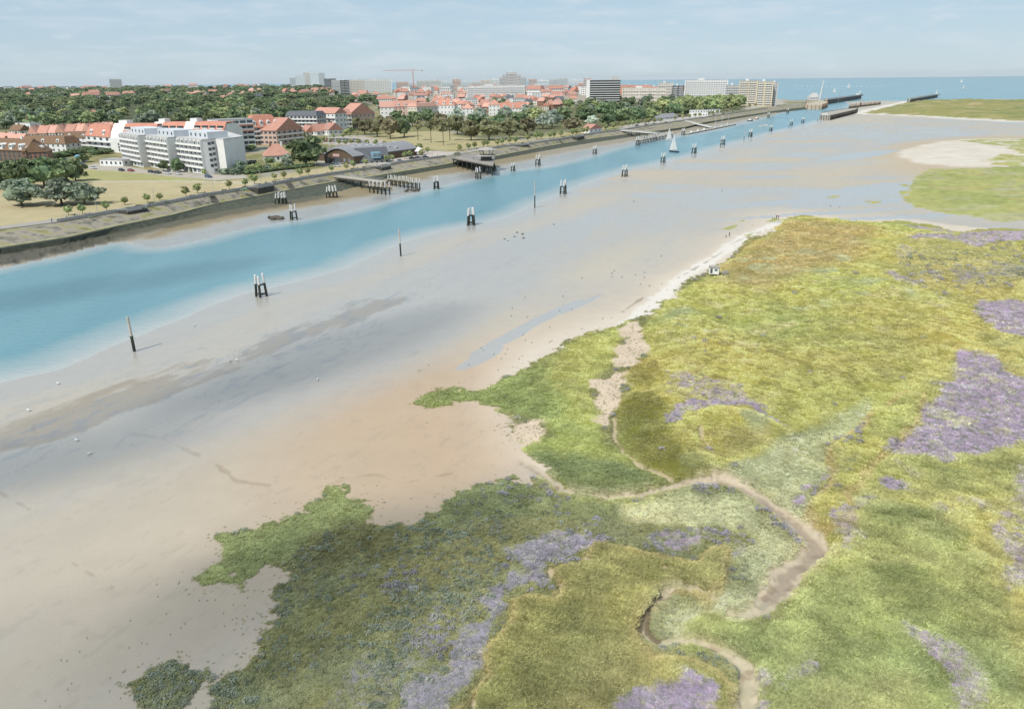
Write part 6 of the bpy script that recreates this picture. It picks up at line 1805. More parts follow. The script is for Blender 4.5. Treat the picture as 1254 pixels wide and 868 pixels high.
# ---- white and orange terraced apartment houses behind it
def slant(A, B, xs, wall_w, label, depth=22, H=20.0, rows=((2, 0.35), (1, 0.7))):
    """white party-wall gable on the left and a steep orange roof slope with recessed balconies on the right"""
    O, rz, L = frame_of(A, B)
    e = empty('terraced_house', O, rz)
    g = L * wall_w
    MB().extr_x([(0, 0), (depth, 0), (depth, H * .8), (depth * .72, H), (depth * .30, H), (0.0, H * .52)], 0, g).build('gable_wall', WALLS['white'], e)
    b = MB().extr_x([(0, 0), (depth, 0), (depth, H * .78), (depth * .7, H - 1.0), (depth * .32, H - 1.0), (0.1, H * .5)], g, L).build('wall', WALLS['white'], e)
    s0, s1 = (-.35, H * .5), (depth * .30, H - .4)
    r = MB().extr_x([s0, (s0[0] + .1, s0[1] + .6), (s1[0], s1[1] + .45), (depth * .72, s1[1] + .45), (depth * .72, s1[1]), (s1[0] + .3, s1[1])], g + .01, L + .2).build('orange_roof', ROOFS['orange'], e)
    ang = math.atan2(s1[1] - s0[1], s1[0] - s0[0])
    ln = math.hypot(s1[0] - s0[0], s1[1] - s0[1])
    n = max(1, round((L - g) / 7.5))
    for row_i, t in enumerate((0.28, 0.68)):
        for i in range(n):
            x = g + (L - g) * (i + .5) / n
            y, zz = s0[0] + (s1[0] - s0[0]) * t, s0[1] + (s1[1] - s0[1]) * t
            w_ = (L - g) / n * .66
            rc = MB().box(x - w_ / 2, x + w_ / 2, y - .9, y + 1.6, zz - .9, zz + 1.25).build('roof_balcony', WALLS['dark'], r)
            MB().box(x - w_ / 2 - .1, x + w_ / 2 + .1, y - 1.15, y - .92, zz - 1.0, zz - .1).build('parapet', M_frame, rc)
            MB().box(x - w_ * .4, x + w_ * .4, y - .98, y - .905, zz - .05, zz + 1.1).build('window', M_win, rc)
    for f in range(3):
        zz = 1.8 + f * 3.0
        MB().box(g + .3, L - .3, -.12, -.03, zz - .2, zz + 1.4).build('window_band', M_win, e)
        MB().box(g + .1, L - .1, -1.3, -.15, zz - 1.1, zz - .3).build('balcony', M_frame, e)
    for f in range(5):
        inst('window', win_mesh(1.2, 1.5), e, (g * .72, -.02, 1.8 + f * 2.0) if f < 3 else (g * .5, depth * .1 * (f - 2) - .2, H * .42 + f * 1.1))
    MB().box(g * .2, g * .9, depth * .4, depth * .65, H + .02, H + 2.0).build('roof_box', WALLS['white'], e)
    tag(e, label, 'apartment house')
slant((137, 187), (190, 188.5), None, .27, 'terraced white house with steep orange roof, next to the rounded white house', H=19.5)
slant((187, 187.5), (225, 188.5), None, .28, 'terraced white house with orange roof set between two taller white gables', H=20.5)
slant((225, 188.5), (274, 190), None, .24, 'terraced white house with the broadest orange roof slope behind the balcony block', H=21)
e_, L_, h_ = block('apartment_house', (272, 187), (314, 184), 18, 20, wall='white', floors=6, bays=5, label='modern white apartment house with dark glazed balconies and orange bands', cat='apartment house', balcony=1.5, top=146, win=(4.2, 1.7))
for zz in (h_ * .62, h_ * .80):
    MB().box(0, L_ + .3, -1.9, -1.52, zz, zz + .9).build('orange_band', ROOFS['orange'], e_)
# pink-orange complex with terraces
block('terraced_complex', (310, 178), (345, 176), 18, 12, 'mansard', 9, 'pink', 'orange', 4, 6, 'long pink apartment complex with a high orange mansard roof and terraces', 'apartment house', top=141, balcony=1.6, dormer=4, win=(3.0, 1.6))
block('terraced_complex', (340, 178), (372, 174), 16, 10, 'gable', 9, 'pink', 'red', 3, 5, 'stepped pink apartment complex with a red gable end beside the dark tree', 'apartment house', top=144, balcony=1.4, axis='y', win=(2.4, 1.5))
block('row_house', (345, 172), (374, 168), 10, 5, 'gable', 5, 'brown', 'red', 2, 5, 'red-roofed row of small houses in front of the pink complex', 'house', top=154, chimney=2)
# rounded white house with an orange front
e_, L_, h_ = block('rounded_apartments', (108, 184), (138, 187), 16, 10, 'mansard', 8, 'white', 'orange', 3, 4, 'white apartment house with rounded balconies and an orange sloping roof', 'apartment house', top=153, balcony=2.2, win=(3.6, 1.7), dormer=2)
block('white_apartments', (79, 182), (113, 183), 14, 9, 'mansard', 4, 'white', 'brown', 3, 6, 'white apartment house with balconies and a dark brown roof', 'apartment house', top=162, balcony=1.5, dormer=2)
block('thatched_villa', (28, 186), (82, 187), 14, 7, 'mansard', 5, 'white', 'brown', 2, 9, 'long white villa with a rounded grey-brown roof and a glazed gable', 'house', top=167, dormer=3)
block('brick_mansion', (-12, 197), (34, 199), 14, 9, 'gable', 7, 'brown', 'brown', 3, 8, 'brown brick house with a steep brown tiled roof beside the dark trees', 'house', top=170, dormer=4, chimney=2)
block('brick_mansion', (30, 199), (60, 198), 12, 7, 'gable', 6, 'brick', 'brown', 3, 5, 'smaller brown brick house with an orange gable beside the long white villa', 'house', top=174, dormer=2, axis='y')
for i, (x0, x1, y, t, lab) in enumerate(((-6, 12, 176, 163, 'pale house with a pink roof at the left end of the roof row'), (4, 28, 182, 164, 'white house with a pink tiled roof behind the brick house'), (13, 26, 170, 153, 'house with a brown gable roof beside the grey flat roof'), (22, 40, 168, 150.5, 'flat grey roofed white house above the roof row'))):
    block('terrace_house', (x0, y), (x1, y + .5), 11, 5, 'gable' if i < 3 else 'flat', 5, 'white', ('pink', 'pink', 'brown', 'grey')[i], 2, 4, lab, 'house', top=t, chimney=1)
for i in range(9):
    x0 = 36 + i * 11.2
    block('terrace_house', (x0, 172.5 - .1 * i), (x0 + 11, 172.5 - .1 * i), 12, 6, 'gable', 6.5, 'cream' if i % 2 else 'white', ('pink', 'red', 'pink')[i % 3], 2, 3, 'house with a pink-red tiled roof in the long joined roof row', 'house', 'long joined roof row', top=154.5 - .55 * i, chimney=1, axis='x' if i % 3 else 'y')
block('woodland_villa', (108, 152), (127, 151), 14, 6, 'hip', 7, 'white', 'red', 2, 4, 'red-roofed villa standing alone inside the dark wood', 'house', top=134.5)

# ---- red-roofed cottage
block('cottage', (325, 199), (357, 197.5), 12, 4.2, 'hip', 6.5, 'white', 'red', 1, 5, 'white cottage with a big red hipped roof and chimneys beside the lawn', 'house', top=177, chimney=2)
# ---- boat hall
O, rz, L = frame_of((398, 199.5), (434, 201.5))
e = empty('boat_hall', O, rz)
dp = 62
arc = [(L * t, 4.2 + 4.3 * math.sin(math.pi * t) ** .9) for t in np.linspace(0, 1, 13)]
MB().extr_y([(0, 0)] + [(x, z) for x, z in arc] + [(L, 0)], 0, dp).build('timber_wall', WALLS['timber'], e)
rf = MB()
n = len(arc)
for i in range(n - 1):
    (x0, z0), (x1, z1) = arc[i], arc[i + 1]
    rf.hexa([(x0, -.8, z0 + .05), (x1, -.8, z1 + .05), (x1, dp + .5, z1 + .05), (x0, dp + .5, z0 + .05)], [(x0, -.8, z0 + .4), (x1, -.8, z1 + .4), (x1, dp + .5, z1 + .4), (x0, dp + .5, z0 + .4)])
rf = rf.build('curved_roof', ROOFS['grey'], e)
for i in range(12):
    t = (2 + i % 9) / 12
    k = int(t * 12)
    x = (arc[k][0] + arc[k + 1][0]) / 2; zz = (arc[k][1] + arc[k + 1][1]) / 2
    MB().box(x - .9, x + .9, 6 + 4.6 * i, 8.4 + 4.6 * i, zz + .2, zz + .62).build('skylight', M_white, rf)
MB().box(L * .28, L * .55, -.12, .1, 0, 3.6).build('door', WALLS['dark'], e)
MB().box(L * .3, L * .52, -.14, -.0, 4.0, 5.6).build('sign_board', mat('pale_sign', alb(226, 190, 180), .6), e)
for x in (.12, .68, .84):
    MB().box(L * x - .8, L * x + .8, -.1, .05, 1.0, 3.2).build('window', M_winl, e)
tag(e, 'long boat hall with a curved grey roof and brown timber gable', 'hall')
block('boat_hall_wing', (430, 198.5), (470, 192), 26, 5.0, 'gable', 4, 'timber', 'grey', 1, 6, 'second grey-roofed hall joined behind the sailing clubhouse', 'hall', top=178)
e_, L_, h_ = block('clubhouse', (440, 200.5), (477, 198.3), 12, 3.2, 'gable', 7.5, 'white', 'slate', 1, 6, 'clubhouse with a steep slate roof and a pale blue dormer', 'building', top=181.5)
MB().box(L_ * .45, L_ * .72, -.6, 5, h_ + 1.6, h_ + 5.0).build('blue_dormer', mat('pale_blue_panel', alb(150, 196, 214), .5), e_)
for k in range(4):
    inst('window', win_mesh(1.6, 1.6, M_winl), e_, (L_ * (.49 + .065 * k), -.63, h_ + 3.4))
# tall flag masts by the hall
for px in (404.5, 412.5):
    b = G3(px, 192 if px < 410 else 190, TZ)
    e = empty('flag_mast', b)
    hh_ = height_at(px, 147 if px < 410 else 165, b)
    MB().tube((0, 0, 0), (0, 0, hh_), .28, .14, 6).build('shaft', M_white, e)
    MB().tube((-1.6, 0, hh_ * .6), (1.6, 0, hh_ * .6), .1, n=5).build('yard', M_white, e)
    tag(e, 'tall white mast behind the boat hall' if px < 410 else 'shorter white mast behind the boat hall', 'mast')
# ---- middle distance
block('grey_apartments', (352, 164), (390, 164.5), 16, 12, 'mansard', 4, 'grey', 'slate', 5, 8, 'grey apartment house with glazed balconies behind the pink complex', 'apartment house', top=136.5, balcony=1.4, win=(2.4, 1.6))
block('apartment_house', (386, 162), (412, 163), 15, 12, 'gable', 5, 'white', 'red', 4, 5, 'white apartment house with red roof and tall white balcony column', 'apartment house', top=132, balcony=1.4)
block('apartment_house', (410, 161), (432, 160), 15, 11, 'gable', 5, 'cream', 'red', 4, 5, 'cream apartment house with red roof and dark balconies', 'apartment house', top=134, balcony=1.4)
block('gabled_mansion', (430, 158), (460, 156), 18, 10, 'gable', 10, 'pink', 'red', 3, 6, 'pink brick mansion with a tall stepped gable beside the park trees', 'house', top=126.5, axis='y', chimney=1)
for i, (x0, x1, t) in enumerate(((374, 392, 153.5), (388, 405, 152), (403, 420, 150.5))):
    block('white_gabled_house', (x0, 166.5), (x1, 165.5), 14, 3.5, 'gable', 6, 'white', 'red', 1, 3, 'low white house with red roof and white gable beside the car park', 'house', 'low white gabled houses', top=t, axis='y' if i % 2 == 0 else 'x', chimney=1)
block('red_roof_villa', (466, 146), (486, 146), 15, 6, 'gable', 7, 'white', 'pink', 3, 4, 'white villa with a broad pink-red roof beside the park wood', 'house', top=124.5)
block('red_roof_villa', (484, 147), (511, 147), 15, 7, 'gable', 7, 'pink', 'red', 3, 6, 'long villa with a bright red roof and white gables', 'house', top=123.5, dormer=3)
block('red_roof_villa', (511, 149), (536, 147), 14, 7, 'mansard', 4, 'cream', 'pink', 3, 6, 'cream villa with a low pale roof beside the bright red roof', 'house', top=126, balcony=1.2)
block('red_roof_villa', (531, 147), (557, 147), 15, 8, 'hip', 7, 'white', 'orange', 3, 6, 'white hotel villa with a bright orange hipped roof', 'house', top=121.5, dormer=3, chimney=1)
block('red_roof_villa', (566, 142), (580, 142), 14, 8, 'hip', 6, 'white', 'pink', 3, 3, 'pale villa with a pink pyramid roof among trees', 'house', top=127.5)
block('red_roof_villa', (598.5, 142), (612.5, 142), 14, 9, 'hip', 7, 'white', 'red', 3, 3, 'square white villa with a pointed red hipped roof', 'house', top=122)
block('red_roof_villa', (612, 140), (645, 138), 16, 6, 'gable', 7, 'white', 'orange', 2, 7, 'long low house with orange roof beside the square white villa', 'house', top=125.5, dormer=3)
# ---- white promenade buildings farther out
block('white_kiosk_house', (722, 163.5), (737, 162), 9, 4, 'gable', 4.0, 'white', 'red', 1, 3, 'small white house with a red roof by the promenade', 'house', top=152, axis='y')
block('white_shed', (798, 148), (830, 144.5), 12, 4, 'gable', 4, 'white', 'grey', 1, 6, 'long white shed with a grey roof by the promenade', 'building', top=140)
block('white_restaurant', (844, 143), (867, 139.5), 16, 6, 'flat', 3, 'white', 'red', 2, 7, 'white flat restaurant building with pink trim beyond the pontoon', 'building', top=133.5)
block('white_restaurant', (866, 138), (882, 135.5), 14, 6, 'flat', 3, 'white', 'red', 2, 5, 'small white flat building at the end of the rounded grove', 'building', top=133)

# ---- seafront blocks
e_, L_, h_ = block('dark_fronted_block', (722, 126), (759, 124.5), 18, 30, wall='dark', floors=10, bays=11, label='tall apartment slab with a dark balcony front and white end walls', cat='apartment block', top=98.2, each=False, balcony=2.0, win=(4.0, 2.0))
MB().box(-7, -.1, -1.5, 19, 0, h_ + .8).build('white_end', WALLS['white'], e_)
MB().box(L_ * .7, L_ * .95, 4, 14, h_ + .4, h_ + 7).build('roof_house', WALLS['grey'], e_)
def seafront(A, B, top, wall, label, floors=10, bays=12, balcony=1.0, depth=20, win=(1.9, 1.4), cat='apartment block', name='seafront_block', group=None):
    e, L, h = block(name, A, B, depth, 30, wall=wall, floors=floors, bays=bays, label=label, cat=cat, top=top, each=False, balcony=balcony, win=win, group=group, wmat=M_winl)
    k = max(2, bays // 3)
    for i in range(k + 1):
        x = L * i / k
        MB().box(x - .9, x + .9, -balcony - .25, -.02, 0, h + .2).build('pier', WALLS[wall], e)
    MB().box(L * .3, L * .45, depth * .3, depth * .7, h + .36, h + 3.4).build('roof_house', WALLS['white'], e)
    return e, L, h
seafront((838, 124), (889, 125), 98.2, 'white', 'long white seafront slab with many balcony rows above the rounded grove', 10, 18)
seafront((888, 128), (905, 126), 104.0, 'grey', 'lower grey block between the white slab and the yellow blocks', 8, 6)
seafront((904, 129), (926, 130), 99.2, 'yellow', 'yellowish seafront block with wide balcony bands facing the harbour', 11, 8)
seafront((925, 130.5), (944, 130.5), 99.8, 'yellow', 'corner seafront block with cream balconies beside the harbour road', 11, 7)
seafront((943, 130.2), (950, 128), 100.8, 'grey', 'narrow grey end of the seafront corner block', 11, 3, .8)
seafront((823, 124), (836, 124), 105, 'dark', 'dark narrow tower beside the long white slab', 8, 5)
seafront((806, 123), (823, 122), 101.5, 'cream', 'cream block with orange roofs beside the dark tower', 6, 6)
seafront((762, 124), (815, 123), 107.5, 'cream', 'low cream terrace of flats with balconies behind the thick wood', 4, 16)
seafront((573, 121), (642, 119), 104.8, 'white', 'very long white apartment slab with red doors in the middle of town', 6, 24, 1.6)
ship = [((612, 112), (645, 111), 95.0), ((616, 113), (638, 112.5), 91.5), ((620, 114), (633, 113.7), 88.8)]
for i, (a, b, t) in enumerate(ship):
    seafront(a, b, t, 'grey', ('wide lower body of the stepped grey tower on the seafront', 'middle step of the stepped grey tower on the seafront', 'top step of the stepped grey tower on the seafront')[i], 9 + 2 * i, 8 - 2 * i, 1.6, 26 - 6 * i)
for i_, (x0_, x1_, t_, w_) in enumerate(((356, 366, 95.5, 'grey'), (363, 374, 92.0, 'white'), (373, 382, 89.2, 'cream'), (381, 391, 88.2, 'white'), (389, 399, 89.4, 'grey'))):
    seafront((x0_, 108 + .25 * (i_ % 2)), (x1_, 108), t_, w_, ('low shoulder', 'second step', 'pale centre', 'tallest slab', 'right-hand slab')[i_] + ' of the curved tower group on the far skyline', 12, 5, .8)
seafront((398, 109), (412, 109), 96.5, 'dark', 'lower dark block beside the curved tower on the skyline', 8, 5, 1.5)
seafront((407, 115), (432, 114), 98.2, 'grey', 'grey slab with a dark glazed middle left of the pale slab pair', 9, 8)
seafront((418, 116), (428, 116), 98.6, 'dark', 'dark glazed slab front between two grey slabs', 9, 4)
seafront((430, 115), (446, 114.5), 98.0, 'cream', 'pale slab with vertical bays beside the dark glazed front', 9, 6)
seafront((446, 114), (480, 114), 97.6, 'white', 'broad white slab with many window rows behind the trees', 9, 12)
seafront((136.5, 112.5), (151, 112.2), 97.2, 'grey', 'lone pale tower block far off on the left horizon', 14, 6, .8, 40)
r_ = random.Random(5)
x = 486.0
i = 0
while x < 720:
    w_ = r_.uniform(9, 19)
    if not (608 < x < 640):
        yb = 110.5 + r_.uniform(-1.2, 1.2)
        seafront((x, yb), (x + w_ - .6, yb), 99.0 - (x - 486) / 240 * 3.0 + r_.uniform(-1.2, 2.2), r_.choice(['white', 'cream', 'grey', 'white', 'pink']), 'pale apartment block in the line along the sea front', 8, max(3, int(w_ / 2)), 1.4, 18, group='seafront line of flats')
    x += w_
    i += 1
# ---- town houses: a few kinds, copied
HP = []
for k, (w_, d_, h_, hr_, rk, wl_, rm_, ax, lab) in enumerate((
    (12, 10, 6, 5, 'gable', 'white', 'red', 'x', 'white town house with a red gable roof'), (10, 12, 7, 5.5, 'gable', 'cream', 'orange', 'y', 'cream town house with orange roof'),
    (14, 11, 6.5, 5.5, 'hip', 'pink', 'red', 'x', 'pink town house with a red hipped roof'), (11, 10, 7.5, 4.5, 'gable', 'brick', 'pink', 'x', 'brick town house with a pink tiled roof'), (22, 12, 9.5, 4.5, 'mansard', 'white', 'red', 'x', 'wide white town house with red mansard roof'),
    (18, 13, 12, .4, 'flat', 'white', 'flat', 'x', 'flat-roofed white block of flats'), (12, 10, 6, 5, 'gable', 'white', 'slate', 'x', 'white town house with a grey slate roof'))):
    e = empty('town_house', (0, 0, 0))
    wb = MB().box(0, w_, 0, d_, 0, h_)
    if rk == 'gable':
        if ax == 'x': wb.extr_x([(0.02, h_), (d_ - .02, h_), (d_ / 2, h_ + hr_ - .3)], .02, w_ - .02)
        else: wb.extr_y([(0.02, h_), (w_ / 2, h_ + hr_ - .3), (w_ - .02, h_)], .02, d_ - .02)
    wb.build('wall', WALLS[wl_], e)
    r = roof_mesh(rk, 0, w_, 0, d_, h_, hr_, axis=ax).build('roof', ROOFS[rm_], e)
    if rk != 'flat':
        MB().box(w_ * .7 - .5, w_ * .7 + .5, d_ * .5 - .4, d_ * .5 + .4, h_ + hr_ * .4, h_ + hr_ + 1).build('chimney', WALLS['white'], r)
    m = MB(); fl = max(2, int(h_ / 3)); nb = int(w_ / 3)
    for f in range(fl):
        for b_ in range(nb):
            xx, zz = w_ * (b_ + .5) / nb, h_ / fl * (f + .55)
            m.box(xx - .7, xx + .7, -.08, .05, zz - .8, zz + .8)
        for yy in (d_ * .3, d_ * .7):
            zz = h_ / fl * (f + .55)
            m.box(-.08, .05, yy - .6, yy + .6, zz - .8, zz + .8)
    tag(m.build('window_rows', M_win, e), kind='stuff')
    tag(e, lab, 'house')
    HP.append([e, lab, False])
def town(poly, n, seed, kinds, where, smin=.9, smax=1.2, mind=3.2):
    pts = []
    k = 0
    cand = sorted(in_poly(poly, n * 8, seed), key=lambda p: p[1])
    r = random.Random(seed)
    r.shuffle(cand)
    for p in cand:
        if len(pts) >= n: break
        if all(abs(p[0] - q[0]) > mind * 2.0 or abs(p[1] - q[1]) > mind * .35 for q in pts):
            pts.append(p)
    for p in pts:
        k = r.choice(kinds)
        src, lab, u_ = HP[k]
        o = src if not u_ else copy_tree(src)
        HP[k][2] = True
        b = G3(p[0], p[1], TZ)
        s = r.uniform(smin, smax)
        o.location = b
        o.rotation_euler = (0, 0, -math.atan2(b.x, b.y) * .6 + r.choice([-.5, -.2, .1, .3, .6]))
        o.scale = (s, s, s)
        tag(o, lab + ' ' + where, 'house', 'town houses ' + where)
town([(405, 118), (480, 118), (560, 120), (700, 118), (720, 124), (690, 128), (560, 138), (470, 132)], 80, 21, [0, 1, 2, 3, 4, 0, 1, 6, 5], 'in the middle of town', 1.0, 1.4, 2.8)
town([(490, 110.5), (722, 109), (722, 119), (480, 119)], 95, 22, [0, 1, 2, 4, 5, 5, 1, 5], 'close behind the sea front', 1.4, 2.1, 2.4)
town([(755, 117), (830, 116), (835, 122), (755, 123)], 22, 23, [0, 1, 2, 4, 1], 'beside the dark-fronted block', 1.7, 2.3)
town([(322, 112), (400, 111), (405, 117), (330, 118)], 30, 24, [1, 1, 2, 4, 0], 'below the curved tower blocks', 1.3, 1.9)
town([(230, 120), (330, 112), (330, 122), (240, 128)], 14, 25, [0, 6, 2], 'in the clearing of the far wood', 1.2, 1.6)
town([(20, 122), (230, 114), (330, 110), (330, 114), (230, 122), (20, 128)], 26, 28, [0, 2, 4, 3, 6], 'half hidden in the far wood', 1.4, 1.9)
town([(-10, 111.5), (330, 107.5), (330, 109.5), (-10, 114)], 46, 26, [0, 1, 5, 4, 6], 'scattered along the left horizon', 1.8, 3.0)
town([(560, 128), (690, 126), (690, 134), (640, 140), (560, 142)], 16, 27, [0, 1, 3, 2], 'at the edge of the park wood')
for s in HP:
    if not s[2]:
        for ch in list(s[0].children_recursive): bpy.data.objects.remove(ch)
        bpy.data.objects.remove(s[0])
# ---- tower crane
M_crane = mat('crane_red', alb(214, 120, 110), 0.6, 0.05, 1)
b = G3(507, 116, TZ)
e = empty('tower_crane', b)
ht = height_at(507, 86.5, b)
D = math.hypot(b.x, b.y)
m = MB()
for sx in (-1, 1):
    for sy in (-1, 1):
        m.tube((sx * 1.1, sy * 1.1, 0), (sx * 1.1, sy * 1.1, ht), .35, n=5)
k = int(ht / 4)
for i in range(k):
    m.tube((-1.1, -1.1, ht * i / k), (1.1, -1.1, ht * (i + 1) / k), .22, n=4)
    m.tube((1.1, 1.1, ht * i / k), (-1.1, 1.1, ht * (i + 1) / k), .22, n=4)
m.build('tower', M_crane, e)
jl, jr = 34 * D / F, 11 * D / F
m = MB()
for y in (-.8, .8): m.tube((-jl, y, ht), (jr, y, ht), .35, n=5)
m.tube((-jl, 0, ht + 1.6), (jr * .4, 0, ht + 2.2), .3, n=5)
for i in range(16):
    xx = -jl + (jl + jr * .4) * i / 16
    m.tube((xx, -.8, ht), (xx + 3, 0, ht + 1.8), .18, n=4); m.tube((xx + 3, 0, ht + 1.8), (xx + 5, .8, ht), .18, n=4)
m.build('jib', M_crane, e)
MB().tube((0, 0, ht), (0, 0, ht + 5), 1.1, .3, 5).build('apex', M_crane, e)
MB().box(jr - 4, jr, -1.2, 1.2, ht - 2.5, ht - .4).build('counterweight', WALLS['dark'], e)
MB().box(.8, 2.8, -1.6, .2, ht - 3, ht - .4).build('cab', WALLS['white'], e)
tag(e, 'red tower crane with a long thin jib above the town roofs', 'crane')
# ================================================================ passing cumulus above and behind the viewer (outside the picture), whose shade falls on the flats
M_cloud = bpy.data.materials.new('cloud_vapour')
_n, _l = nodes_of(M_cloud)
_n.remove(_n['Principled BSDF'])
_v = _n.new('ShaderNodeVolumePrincipled')
_v.inputs['Color'].default_value = (0.95, 0.95, 0.95, 1)
_v.inputs['Density'].default_value = 0.02
_l.new(_v.outputs['Volume'], _n['Material Output'].inputs['Volume'])
CLOUD_Z = 900.0
def cloud(px, py, ax, ay, thick, ang, z=0.5, seed=0):
    g = G3(px, py, z)
    k = (CLOUD_Z - z) / sun_dir.z
    c = g + sun_dir * k
    mb = MB()
    mb.ball((0, 0, 0), ax, ay, thick, 20, 10, 0.05, random.Random(seed))
    o = mb.build('cumulus_cloud', M_cloud, None, c, smooth=True)
    o.rotation_euler = (0, 0, math.radians(90 - ang))
    tag(o, 'small cumulus cloud drifting overhead', kind='stuff')
cloud(415, 428, 44, 13, 14, 38, seed=1)
cloud(290, 475, 20, 7, 8, 48, seed=7)
cloud(30, 570, 26, 9, 15, 60, seed=2)
cloud(110, 350, 60, 14, 8, 50, seed=3)
cloud(300, 760, 22, 16, 9, 30, 1.5, seed=4)
cloud(420, 690, 22, 12, 9, 70, 1.5, seed=5)
cloud(70, 850, 26, 18, 7, 45, seed=6)
cloud(570, 625, 16, 5, 12, 75, 1.5, seed=8)
# ================================================================ small things
# ---- bird-watch hut on the dune edge
b = G3(874.5, 333.5, 2.3)
e = empty('watch_hut', b, -0.35)
MB().box(-1.3, 1.3, -.9, .9, -.3, 1.5).build('wall', WALLS['white'], e)
MB().box(-1.5, 1.5, -1.1, 1.1, 1.502, 1.68).build('roof', M_conc, e)
MB().box(-.95, -.35, -.93, -.89, -.1, 1.2).build('door', WALLS['dark'], e)
MB().box(.2, .9, -.93, -.89, .6, 1.1).build('window', M_win, e)
tag(e, 'small white concrete hut at the edge of the grassy dune', 'hut')
b = G3(888, 334, 2.3)
e = empty('concrete_slab', b, 0.3)
MB().box(-.9, .9, -.5, .5, -.2, .35).box(-.5, .3, -.3, .3, .352, .6).build('slab', M_conc, e)
tag(e, 'broken pale concrete slab beside the white hut', 'slab')
# ---- blue kiosk near the car park
b = G3(100, 198.5, TZ)
e = empty('blue_kiosk', b, .2)
MB().box(-3.2, 3.2, -2, 2, 0, 3).build('wall', WALLS['white'], e)
MB().hexa([(-3.6, -2.5, 3.0), (3.6, -2.5, 3.0), (3.6, 2.5, 3.0), (-3.6, 2.5, 3.0)], [(-2.2, -1, 4.6), (2.2, -1, 4.6), (2.2, 1, 4.6), (-2.2, 1, 4.6)]).build('roof', mat('blue_canvas', alb(120, 170, 196), .7), e)
MB().box(-2.4, 2.4, -2.05, -1.98, 1.0, 2.4).build('window', M_win, e)
tag(e, 'small kiosk with a pale blue roof behind the dark row of trees', 'kiosk')
# white awning by the plaza
b = G3(512.5, 190, TZ)
e = empty('awning_tent', b)
MB().add([(-4, -4, 2.6), (4, -4, 2.6), (4, 4, 2.6), (-4, 4, 2.6), (0, 0, 5.4)], [(0, 1, 4), (1, 2, 4), (2, 3, 4), (3, 0, 4), (3, 2, 1, 0)]).build('canopy', M_sail, e)
for sx in (-3.8, 3.8):
    for sy in (-3.8, 3.8):
        MB().tube((sx, sy, 0), (sx, sy, 2.6), .1, n=5).build('pole', M_alu, e)
tag(e, 'white pointed awning tent on the plaza by the pier', 'tent')

# ---- people (one body each)
def person_mesh(name, pose, seed):
    sk = {  # joint: (x, y, z, radius)
        'pelvis': (0, 0, .94, .15), 'chest': (0, 0.01, 1.30, .17), 'neck': (0, 0, 1.50, .06), 'head': (0, -.02, 1.63, .105), 'crown': (0, -.01, 1.74, .07),
        'hipL': (-.10, 0, .88, .10), 'kneeL': (-.11, -.05 - .12 * pose, .48, .065), 'ankL': (-.11, .02 - .22 * pose, .07, .045), 'toeL': (-.12, -.14 - .22 * pose, .03, .04),
        'hipR': (.10, 0, .88, .10), 'kneeR': (.11, -.05 + .08 * pose, .48, .065), 'ankR': (.11, .04 + .26 * pose, .07, .045), 'toeR': (.12, -.12 + .26 * pose, .03, .04),
        'shL': (-.19, 0, 1.42, .065), 'elL': (-.25, .03 + .14 * pose, 1.14, .048), 'haL': (-.24, -.06 + .12 * pose, .88, .04),
        'shR': (.19, 0, 1.42, .065), 'elR': (.25, .03 - .1 * pose, 1.14, .048), 'haR': (.24, -.08 - .2 * pose, .90, .04)}
    names = list(sk)
    ed = [('pelvis', 'chest'), ('chest', 'neck'), ('neck', 'head'), ('head', 'crown'), ('pelvis', 'hipL'), ('hipL', 'kneeL'), ('kneeL', 'ankL'), ('ankL', 'toeL'), ('pelvis', 'hipR'), ('hipR', 'kneeR'), ('kneeR', 'ankR'), ('ankR', 'toeR'),
          ('chest', 'shL'), ('shL', 'elL'), ('elL', 'haL'), ('chest', 'shR'), ('shR', 'elR'), ('elR', 'haR')]
    me = bpy.data.meshes.new(name + '_skeleton')
    me.from_pydata([sk[k][:3] for k in names], [(names.index(a), names.index(b)) for a, b in ed], [])
    o = bpy.data.objects.new(name + '_skeleton', me)
    COL.objects.link(o)
    o.modifiers.new('skin', 'SKIN')
    for i, k in enumerate(names):
        me.skin_vertices[0].data[i].radius = (sk[k][3], sk[k][3] * .85)
        me.skin_vertices[0].data[i].use_root = (k == 'pelvis')
    sb = o.modifiers.new('smooth', 'SUBSURF'); sb.levels = 1; sb.render_levels = 1
    dg = bpy.context.evaluated_depsgraph_get()
    m = bpy.data.meshes.new_from_object(o.evaluated_get(dg))
    m.name = name
    bpy.data.objects.remove(o)
    bpy.data.meshes.remove(me)
    return m
